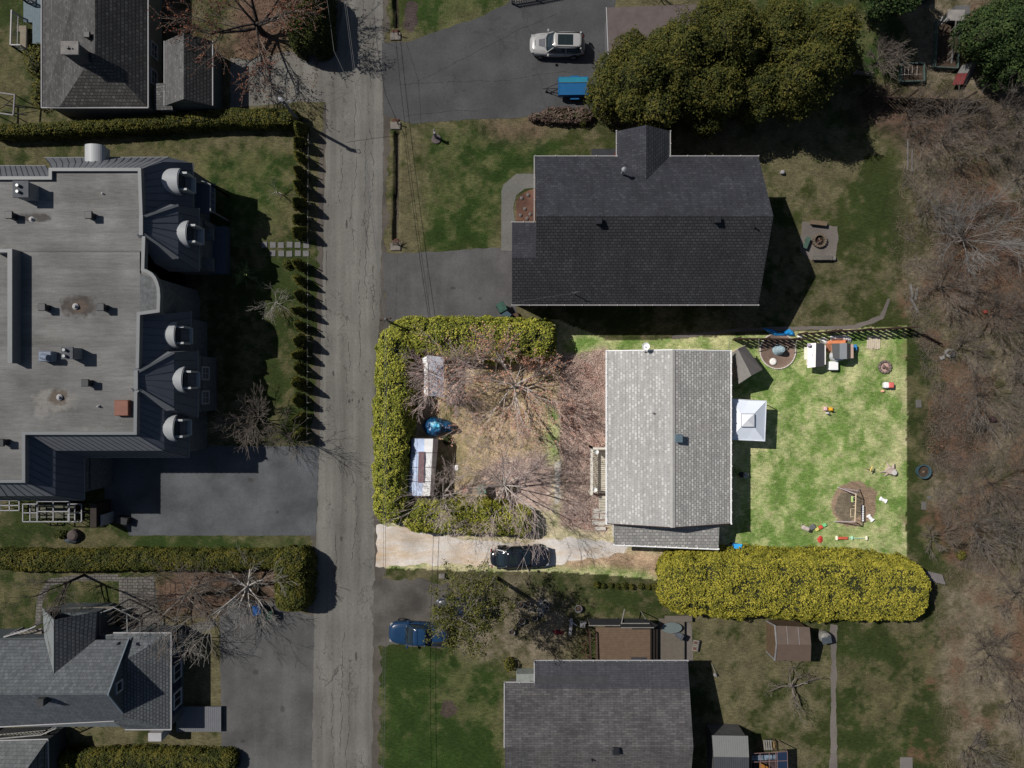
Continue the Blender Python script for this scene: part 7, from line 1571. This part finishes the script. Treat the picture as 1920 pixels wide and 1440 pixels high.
r = thing('upturned_sled', 'pale and red upturned sled leaning beside the smaller evergreen', 'sled', P(1806, 138)); a = MB(); a.slab([P(1805, 122, .9), P(1826, 116, .9), P(1814, 137, .75), P(1796, 137, .75)], .1); a.build('pale_half', mat('sled_pale', (.1752, .1752, .1679), .6), r); a = MB(); a.slab([P(1796, 137.2, .75), P(1814, 137.2, .75), P(1806, 158, .6), P(1786, 159, .6)], .1); a.build('red_half', mat('sled_red', (.1606, .0365, .0365), .6), r); a = MB(); a.slab([P(1827, 116, .85), P(1832, 118, .1), P(1812, 158, .1), P(1807, 158, .5)], .06); a.build('side', mat('sled_grey', (.0876, .0876, .1022), .7), r)
for i, (x, y) in enumerate(((1828, 97), (1833, 104), (1840, 99), (1838, 108))): box_thing('garden_tub', ('uppermost pale tub between the evergreens', 'pale tub second in the cluster between the evergreens', 'pale tub nearest the smaller evergreen', 'lowest pale tub above the upturned sled')[i], 'tub', x, y, (.32, .26, .25), mat('tub_grey', (.146, .146, .146), .7), rz=i * .5)
box_thing('dark_container', 'dark container cut by the top edge above the top lawn', 'container', 1722, -2, (1.1, .8, 1.0), mat('container_teal', (.0292, .0438, .0474), .6), lid=.06, lidm=mat('container_lid', (.1022, .1314, .146), .5))
r = thing('white_swing_frame', 'white square metal frame with netting at the left edge above the clipped hedge', 'frame', P(15, 196)); a = MB(); z = 1.5; q = [P(-16, 172, z), P(28, 178, z), P(25, 216, z), P(-16, 210, z)]
for i in range(4): a.tube(q[i], q[(i + 1) % 4], .065, .065, 8)
a.build('top_frame', mat('frame_pale', (.219, .2044, .2117), .6), r); a = MB()
for p in q: a.tube((p.x, p.y, 0), p, .04, .04, 6)
for t in (.3, .65): u = q[0].lerp(q[3], t); v = q[1].lerp(q[2], t); a.tube((u.x, u.y, .1), (v.x, v.y, .1), .03, .03, 6)
a.tube(P(8, 200, .8), P(24, 184, 1.4), .03, .03, 5); a.tube(P(8, 200, .8), P(-16, 212, 1.4), .03, .03, 5); a.build('leg', BLACK, r)
# ------------------------------------------------ ditch culverts, lawn ornament
def culvert(label, px, py, top=True):
    r = thing('culvert_head', label, 'culvert', P(px, py)); a = MB(); a.cbox((0, 0, .06), (.85, .62, .16), .03); a.build('slab', mat('culvert_wood', (.146, .1314, .1168) if top else (.09, .05, .04), .9, .2), r, True); a = MB(); a.tube((.1, .3, -.3), (.1, .7, -.3), .3, .3, 14); a.cbox((.0, .42, .02), (.6, .3, .2), .04); a.build('pipe', RUST, r, True)
    a = MB(); a.tube((.2, .1, 0), (.3, .2, .8), .05, .05, 6); a.build('stake', RUST, r, True)
culvert('pale wooden culvert head above the wide driveway', 742, 69); culvert('rusty culvert head where the ditch begins below the wide driveway', 742, 236, False); culvert('pale boarded culvert head at the lower end of the ditch', 742, 463)
a = MB(); c = P(741, 456, .3); [a.tube((c.x + i * .12, c.y - .3, .05), (c.x + i * .16 + .1, c.y + .2, .35), .04, .03, 5) for i in range(-2, 4)]; solo('driftwood', a, mat('driftwood', (.1606, .1387, .1095), .9), 'bundle of pale sticks lying beside the lower culvert head', 'sticks')
r = thing('lawn_ornament', 'small post ornament on a round stone base on the lawn by the ditch', 'ornament', P(818, 261)); a = MB(); a.lathe((0, 0, 0), [(.42, 0), (.40, .12), (.02, .14)], 20); a.build('base', mat('ornament_base', (.0876, .073, .073), .9), r, True); a = MB(); a.cbox((-.02, .12, .7), (.2, .2, 1.2), .03); a.tube((-.05, .2, 1.2), (-.05, .35, 1.4), .07, .05, 8); a.build('post', mat('ornament_pale', (.1898, .1825, .1898), .7), r, True)
r = thing('stone_circle_bed', 'half round bed of reddish leaves beside the concrete walk', 'flower bed', P(992, 386)); a = MB(); q = [P(1004, 354), P(992, 357), (P(977, 364)), P(968, 378), P(968, 414), P(1004, 416)]; a.prism([xy(p) for p in q], -.02, .06); a.build('earth', asphalt('reddish_bed', (.1022, .0548, .0401), crack=0, stain=.5), r); [MB().lathe(P(x, y), [(.13, .03), (.15, .14), (.02, .2)], 8).build('rock', mat('grey_rock', (.1168, .1095, .1058), .9), r) for x, y in ((978, 372), (990, 366), (984, 392), (976, 404), (994, 402), (988, 410))]
box_thing('side_landing', 'dark landing slab beside the cross wing of the dark roofed house', 'landing', 1132, 288, (2.1, .75, .12), mat('landing_dark', (.0256, .0277, .0328), .8))
for i in range(11):
    row, k = (0, i) if i < 6 else (1, i - 5); x = 496 + k * 15.6; y = 459 if row == 0 else 475
    lab = '%s stepping stone from the mansion in the %s row' % (ORD[k if row == 0 else k - 1], ('upper', 'lower')[row])
    if i == 0: ss0 = solo('stepping_stone', MB().cbox((0, 0, .03), (.50, .50, .06), .02), mat('step_stone', (.1241, .1205, .1241), .9, .1), lab, 'stepping stone', loc=P(x, y), group='stepping stones of the mansion walk')
    else:
        o = ss0.copy(); C.collection.objects.link(o); o.location = P(x + (i % 2) * .6, y + (i % 3) * .5); o.rotation_euler.z = (i % 3 - 1) * .03; o['label'] = lab
box_thing('mansion_bin', 'dark angular box at the lower corner of the blue grey driveway', 'box', 236, 974, (1.0, .6, .7), mat('bin_charcoal', (.0219, .0219, .0234), .7), rz=-.2)
r = thing('garden_rock', 'round brown rock leaning on a dark slate lump on the lawn by the landing', 'rock', P(141, 1004)); a = MB(); a.lathe((.05, .1, 0), [(.5, 0), (.45, .5), (.3, .62), (.02, .64)], 14); a.build('brown_rock', mat('rock_brown', (.073, .0584, .0548), .9), r, True); a = MB(); a.lathe((-.2, -.35, 0), [(.6, 0), (.45, .3), (.02, .5)], 9, 1.2, .6); a.build('slate_lump', mat('rock_slate', (.0401, .0474, .0584), .8), r, True)
r = thing('gate_wall', 'dark timber gate wall between the landing and the blue grey driveway', 'wall', P(190, 965)); a = MB(); a.box(P(189, 962, 1.1), (.5, 1.9, 2.2)); a.build('panel', mat('gate_dark', (.0219, .0161, .0131), .8), r); a = MB(); a.box(P(201, 972, .9), (.12, .9, 1.8)); a.build('post', WHITE, r)
# ------------------------------------------------ pool deck yard (bottom)
def pool_deck():
    r = thing('backyard_deck', 'brown plank deck with pale raised platform above the low grey house', 'deck', P(1180, 1205)); dm = mat('deck_brown', (.1132, .0766, .0511), .8, .12, 3); pm = mat('deck_pale', (.1132, .0985, .0803), .8, .12, 3); z = .7
    a = MB(); y0, y1 = 1176, 1240; n = 20
    for i in range(n): a.box(P(1168.5, y0 + (i + .5) * (y1 - y0) / n, z), (4.6, (y1 - y0) / n * S * .93, .06))
    a.build('deck_floor', dm, r); a = MB()
    for i in range(22): a.box(P(1236 + i * 2.2, 1201, z - .35), (.088, 3.7 , .06))
    a.build('lower_floor', pm, r); a = MB(); [a.box(P(x, 1206, z - .15), (.1, 3.2, .14)) for x in (1222, 1228.5, 1233)]; a.build('step', pm, r)
    a = MB(); [a.box(P(x, 1208, z - .08), (.12, 3.0, .3)) for x in (1220, 1226, 1231.5)]; a.build('step_riser', mat('riser_dark', (.0146, .0109, .0088), .9), r)
    deck_rail(r, [P(1106, 1237, z), P(1104, 1178, z)], z, 1.0, .12, DWOOD); a = MB(); a.box(P(1272, 1160, .45), (2.3, .5, .08)); a.build('end_platform', pm, r)
    a = MB(); a.box(P(1198, 1237, z + .05), (1.3, .4, .04)); a.build('door_mat', mat('grey_mat', (.0292, .0328, .0401), .9), r)
pool_deck()
r = thing('awning_swing', 'long black fabric canopy on pale poles above the plank deck', 'canopy', P(1165, 1165)); a = MB(); a.slab([P(1104, 1160, 2.0), P(1210, 1160, 2.1), P(1234, 1172, 2.0), P(1226, 1178, 1.9), P(1106, 1173, 1.9)], .04); a.slab([P(1164, 1171, 2.15), P(1220, 1171, 2.15), P(1226, 1177, 2.1), P(1164, 1176, 2.1)], .04); a.build('fabric', mat('black_fabric', (.012, .012, .013), .8), r); a = MB(); [a.tube(P(*p, 2.2), P(*q_, 2.2), .045, .045, 6) for p, q_ in (((1104, 1173), (1163, 1173)), ((1164, 1169), (1218, 1169)), ((1164, 1177), (1226, 1177)), ((1171, 1142), (1165, 1170)))]; [a.tube((P(x, y, 2).x, P(x, y, 2).y, 0), P(x, y, 2.15), .04, .04, 6) for x, y in ((1106, 1173), (1163, 1173), (1226, 1177), (1210, 1160))]; a.build('pole', mat('pole_pale', (.1825, .1715, .157), .6), r)
r = thing('glass_table', 'oval glass patio table with one grey chair at the deck corner', 'table', P(1256, 1172)); a = MB(); a.lathe((0, 0, .7), [(.75, 0), (.75, .03), (.02, .03)], 24, 1.15, .6); a.build('tabletop', mat('table_glass', (.1168, .1387, .1387), .2, .1, 1, 0, .6), r, True)
for sx in (-.5, .5):
    for sy in (-.25, .25): a = MB(); a.tube((sx, sy, 0), (sx * .9, sy, .7), .025, .025, 6); a.build('leg', BLACK, r, True)
r = thing('patio_chair', 'grey patio chair pushed at the corner of the oval table', 'chair', P(1270, 1187), -.5); a = MB(); a.cbox((0, 0, .45), (.55, .5, .06), .03); a.build('seat', mat('chair_grey', (.0657, .073, .0876), .7), r, True); a = MB(); a.cbox((.26, 0, .72), (.06, .5, .55), .02); a.build('backrest', mat('chair_grey', (.0657, .073, .0876)), r, True)
for sx in (-.22, .22):
    for sy in (-.2, .2): a = MB(); a.tube((sx, sy, 0), (sx, sy, .44), .02, .02, 6); a.build('leg', BLACK, r, True)
r = thing('cushioned_bench', 'pale slatted lounger lying on the dry lawn right of the deck', 'lounger', P(1303, 1209), 1.4); a = MB(); [a.cbox(((i - 2.5) * .16, 0, .2), (.13, .5, .05), .01) for i in range(6)]; a.build('slat', mat('lounger_cream', (.1752, .1606, .1387), .7), r, True); a = MB(); a.cbox((0, -.3, .14), (.95, .1, .2), .02); a.build('frame', BLACK, r, True); [MB().cbox((x, .05, .25), (.2, .25, .04), .02).build('cushion', mat('cushion_rust', (.0949, .0438, .0328), .8), r, True) for x in (-.25, .25)]
def brown_shed():
    r = thing('brown_gable_shed', 'brown garden shed with a pale edged gable beneath the golden hedge', 'shed', P(1480, 1205)); e, R = 2.0, 2.7; rm = mat('brown_roofing', (.1022, .0766, .0621), .9, .10, 2)
    q = [P(1453, 1173, e), P(1518, 1176, e), P(1520, 1240, e), P(1453, 1238, e)]; A, B = P(1456, 1208, R), P(1521, 1209, R)
    a = MB(); a.slab([q[0], q[1], B, A], .07); a.build('roof', rm, r); a = MB(); a.slab([A, B, q[2], q[3]], .07); a.build('roof', mat('brown_roofing_low', (.1132, .0788, .0599), .9, .08, 2), r)
    a = MB(); [a.tube(q[0].lerp(q[1], t) + Vector((0, 0, .03)), A.lerp(B, t) + Vector((0, 0, .03)), .015, .015, 4) for t in (.33, .66)]; a.build('roof_seam', WHITE, r)
    wl = mat('shed_door_brown', (.0949, .0621, .0365), .8); a = MB(); a.prism([(q[0].x + .12, q[0].y - .15), (q[1].x - .1, q[1].y - .15), (q[2].x - .1, q[2].y + .15), (q[3].x + .12, q[3].y + .15)], -.05, e - .05); a.build('wall', wl, r)
    a = MB(); Z = Vector((0, 0, 0)); b0 = [P(1437, 1164), P(1437, 1221)]; a.add([b0[0], b0[1], q[3] + Vector((.1, .12, 0)), A + Vector((.1, 0, -.06)), q[0] + Vector((.1, -.12, 0))], [(0, 1, 2, 3, 4)]); a.add([b0[0], b0[1], q[3] + Vector((.14, .12, 0)), A + Vector((.14, 0, -.06)), q[0] + Vector((.14, -.12, 0))], [(4, 3, 2, 1, 0)]); a.build('gable', wl, r)
    gutter(r, [b0[0] + Vector((0, 0, .1)), q[0]], mat('shed_trim_pale', (.1825, .1788, .1825), .7), .07, 'corner_trim'); gutter(r, [b0[1] + Vector((0, 0, .1)), q[3]], mat('shed_trim_pale', (.1825, .1788, .1825)), .07, 'corner_trim'); gutter(r, [q[0], A, q[3]], mat('shed_trim_pale', (.1825, .1788, .1825)), .07, 'rake_trim')
brown_shed()
r = thing('water_tank', 'round pale tank with a dark slate top beside the brown shed', 'tank', P(1541, 1190)); a = MB(); a.lathe((0, 0, 0), [(.42, 0), (.5, .5), (.45, .85), (.3, .95), (.02, .98)], 18); a.build('body', mat('tank_pale', (.1752, .1715, .1606), .6), r, True); a = MB(); a.cbox((.0, -.15, 1.0), (.8, .55, .08), .03, rz=.2); a.cbox((.1, .1, 1.02), (.3, .2, .05), .02, rz=.8); a.build('cover', mat('cover_slate', (.0511, .0621, .073), .6), r, True)
r = thing('metal_shed', 'white ribbed metal roofed shed at the bottom edge beside the play structure', 'shed', P(1370, 1425)); e, R = 2.3, 2.9; ml = mat('white_sheet_roof', (.157, .1606, .157), .5, .04); q = [P(1335, 1379, e), P(1402, 1380, e), P(1404, 1420, R), P(1338, 1419, R)]; a = MB(); a.slab(q, .06); o = a.build('roof', ml, r); s_ = MB(); seams(s_, q[0], q[1], q[2], q[3], 16, .03); s_.build('rib', ml, o)
q2 = [q[3], q[2], P(1404, 1480, e), P(1339, 1480, e)]; a = MB(); a.slab([p + Vector((0, -.01, 0)) for p in q2], .06); o = a.build('roof', mat('grey_sheet_roof', (.0621, .0657, .073), .5, .05), r); s_ = MB(); seams(s_, *q2, 16, .03); s_.build('rib', mat('grey_rib', (.0365, .0387, .0438), .5), o); walls(r, [(q[0].x + .1, q[0].y - .1), (q[1].x - .1, q[1].y - .1), (q2[2].x - .1, q2[2].y), (q2[3].x + .1, q2[3].y)], e - .03, mat('metal_shed_wall', (.073, .073, .073), .8))
box_thing('wood_platform', 'small weathered plank platform above the white metal shed', 'platform', 1352, 1368, (1.55, .85, .35), mat('platform_wood', (.1314, .1058, .0803), .85, .15, 4))
def greenhouse():
    r = thing('glazed_play_shelter', 'glazed shelter with pale pink frame and cluttered inside at the bottom edge', 'shelter', P(1440, 1430)); z = 1.9; fm = mat('pink_frame', (.1606, .1022, .1022), .7)
    g = MB(); q = [P(1408, 1413, z), P(1476, 1409, z), P(1478, 1480, z), P(1410, 1480, z)]; g.slab([P(1458, 1410, z), P(1476, 1409, z), P(1478, 1480, z), P(1460, 1480, z)], .03); g.build('glass_panel', mat('panel_navy', (.0146, .0256, .0511), .2, .1, 1, 0, .5), r)
    a = MB(); 
    for t in (0, .25, .5, .68, .72, 1): a.tube(q[0].lerp(q[1], t), q[3].lerp(q[2], t), .03, .03, 4)
    for t in (0, .24, .5, .8): a.tube(q[0].lerp(q[3], t), q[1].lerp(q[2], t), .03, .03, 4)
    for p in q: a.tube((p.x, p.y, 0), p, .04, .04, 4)
    a.build('frame', fm, r)
    a = MB(); a.slab([P(1410, 1417, 1.3), P(1456, 1415, 1.3), P(1456, 1424, 1.2), P(1410, 1426, 1.2)], .04); a.build('inner_sheet', mat('sheet_blue_white', (.1241, .1606, .2044), .5, .6, 3), r); a = MB(); q5 = [P(1424, 1430, .9), P(1440, 1438, 1.1), P(1446, 1452, .9), P(1424, 1452, .8)]; a.slab(q5, .05); a.build('orange_cloth', mat('orange_cloth', (.2044, .0876, .0146), .7), r)
    a = MB(); a.box((P(1434, 1440, .3).x, P(1434, 1440, .3).y, .3), (2.0, 2.2, .5)); a.build('inner_floor', mat('inner_dark', (.0438, .0292, .0292), .9, .5, 3), r)
greenhouse()
a = MB(); [a.box(P(1433 + i * 4.2, 1397, .6), (.11, .85, .05), rz=.1) for i in range(4)]; [a.box(P(1441, y, .57), (.75, .07, .04)) for y in (1389, 1404)]; solo('white_pallet', a, mat('pallet_white', (.1752, .1679, .1533), .8), 'white slatted pallet leaning by the glazed shelter', 'pallet')
drape('tan_cloth', 'tan cloth hanging off the corner of the glazed shelter', [(1445, 1390), (1452, 1384), (1458, 1390), (1459, 1408), (1447, 1408)], .6, mat('tan_cloth', (.1606, .1095, .0511), .9, .2), 33, 'cloth', .2)
for i, (x, y, s_, c_) in enumerate(((977, 1131, .26, (.20, .20, .20)), (990, 1129, .22, (.18, .18, .19)), (996, 1141, .16, (.25, .25, .24)), (1003, 1157, .22, (.24, .24, .23)), (979, 1162, .26, (.15, .16, .17)), (960, 1183, .24, (.24, .24, .23)), (972, 1168, .18, (.17, .17, .17)), (1084, 1139, .30, (.22, .22, .26)))):
    r = thing('garden_pot', ('grey pot at the upper left of the pot cluster under the pine shadow', 'dark rimmed pot just right of the upper left pot', 'smallest pale pot in the middle of the cluster', 'pale pot nearest the long trunk shadow', 'bluish pot at the lower left of the cluster', 'white pot standing alone below the cluster', 'dull pot touching the bluish pot', 'lilac white urn beyond the trunk shadow')[i], 'pot', P(x, y)); a = MB(); a.lathe((0, 0, 0), [(s_ * .7, 0), (s_ * 1.05, .42), (s_ * .95, .42), (s_ * .85, .3), (.01, .3)], 16); a.build('bowl', mat('pot_%d' % i, c_, .7), r, True); a = MB(); a.lathe((0, 0, 0), [(s_ * .84, .31), (.01, .34)], 12); a.build('earth', mat('earth', (.05, .035, .025)), r, True)
a = MB(); rg = random.Random(8); [a.cbox(P(1018 + rg.uniform(-9, 9), 1140 + rg.uniform(-14, 14), .06), (.38, .3, .14), .04, rz=rg.uniform(0, 3)) for _ in range(16)]; solo('rock_pile', a, mat('pale_rocks', (.1533, .146, .1387), .9, .15), 'patch of pale broken rocks crossed by the trunk shadow', 'rocks')
a = MB(); a.box(P(1070, 1175, .5), (.22, 1.4, .08), rz=-.1); a.box(P(1074, 1168, .52), (.8, .1, .06), rz=-.6); solo('white_ladder', a, WHITE, 'white propped boards left of the plank deck', 'boards')
r = thing('deck_side_chair', 'white slatted chair at the upper left corner of the plank deck', 'chair', P(1092, 1168)); a = MB(); [a.cbox((i * .09 - .2, 0, .45), (.06, .5, .04), .01) for i in range(5)]; a.build('seat', WHITE, r, True); a = MB(); a.cbox((0, .28, .7), (.5, .05, .5), .01); a.build('backrest', WHITE, r, True)
for sx in (-.2, .2):
    for sy in (-.2, .2): a = MB(); a.tube((sx, sy, 0), (sx, sy, .44), .025, .025, 6); a.build('leg', WHITE, r, True)
a = MB(); rg = random.Random(5); [a.tube(P(1090 + rg.uniform(-3, 14), 1180 + i * 3, rg.uniform(.1, .8)), P(1092 + rg.uniform(0, 14), 1184 + i * 3 + rg.uniform(-3, 6), rg.uniform(.4, 1.2)), .035, .02, 5) for i in range(18)]; solo('dead_vine', a, mat('vine_red', (.0803, .0401, .0292), .9), 'reddish dead vine stems climbing the left side of the plank deck', 'vine')
drape('red_flowers', 'low dark red cushion plant left of the plank deck', [(1035, 1182), (1045, 1180), (1058, 1184), (1056, 1190), (1040, 1190)], .25, mat('dark_red_cloth', (.0876, .0088, .0146), .9, .3), 36, 'plant', .1)
a = MB(); a.tube(P(1335, 1245, .1), P(1344, 1270, .5), .02, .02, 5); a.lathe(P(1340, 1264, .1), [(.14, 0), (.16, .2), (.02, .24)], 10); solo('garden_sprinkler', a, mat('sprinkler_pale', (.1825, .1752, .1679), .6), 'small pale sprinkler with a thin rod right of the low grey house', 'sprinkler')
a = MB(); c = P(829, 1080, .3); a.cbox(c, (.5, .4, .4), .05); solo('mail_box', a, mat('mail_pale', (.146, .1351, .1241), .7), 'small pale box beneath the tip of the open pine', 'box')
a = MB(); c = P(1467, 323, .2); a.cbox(c, (.3, .3, .35), .06); solo('white_lawn_stone', a, mat('stone_white', (.2628, .2555, .2701), .7), 'small white stone on the shaded lawn below the cedars', 'stone')
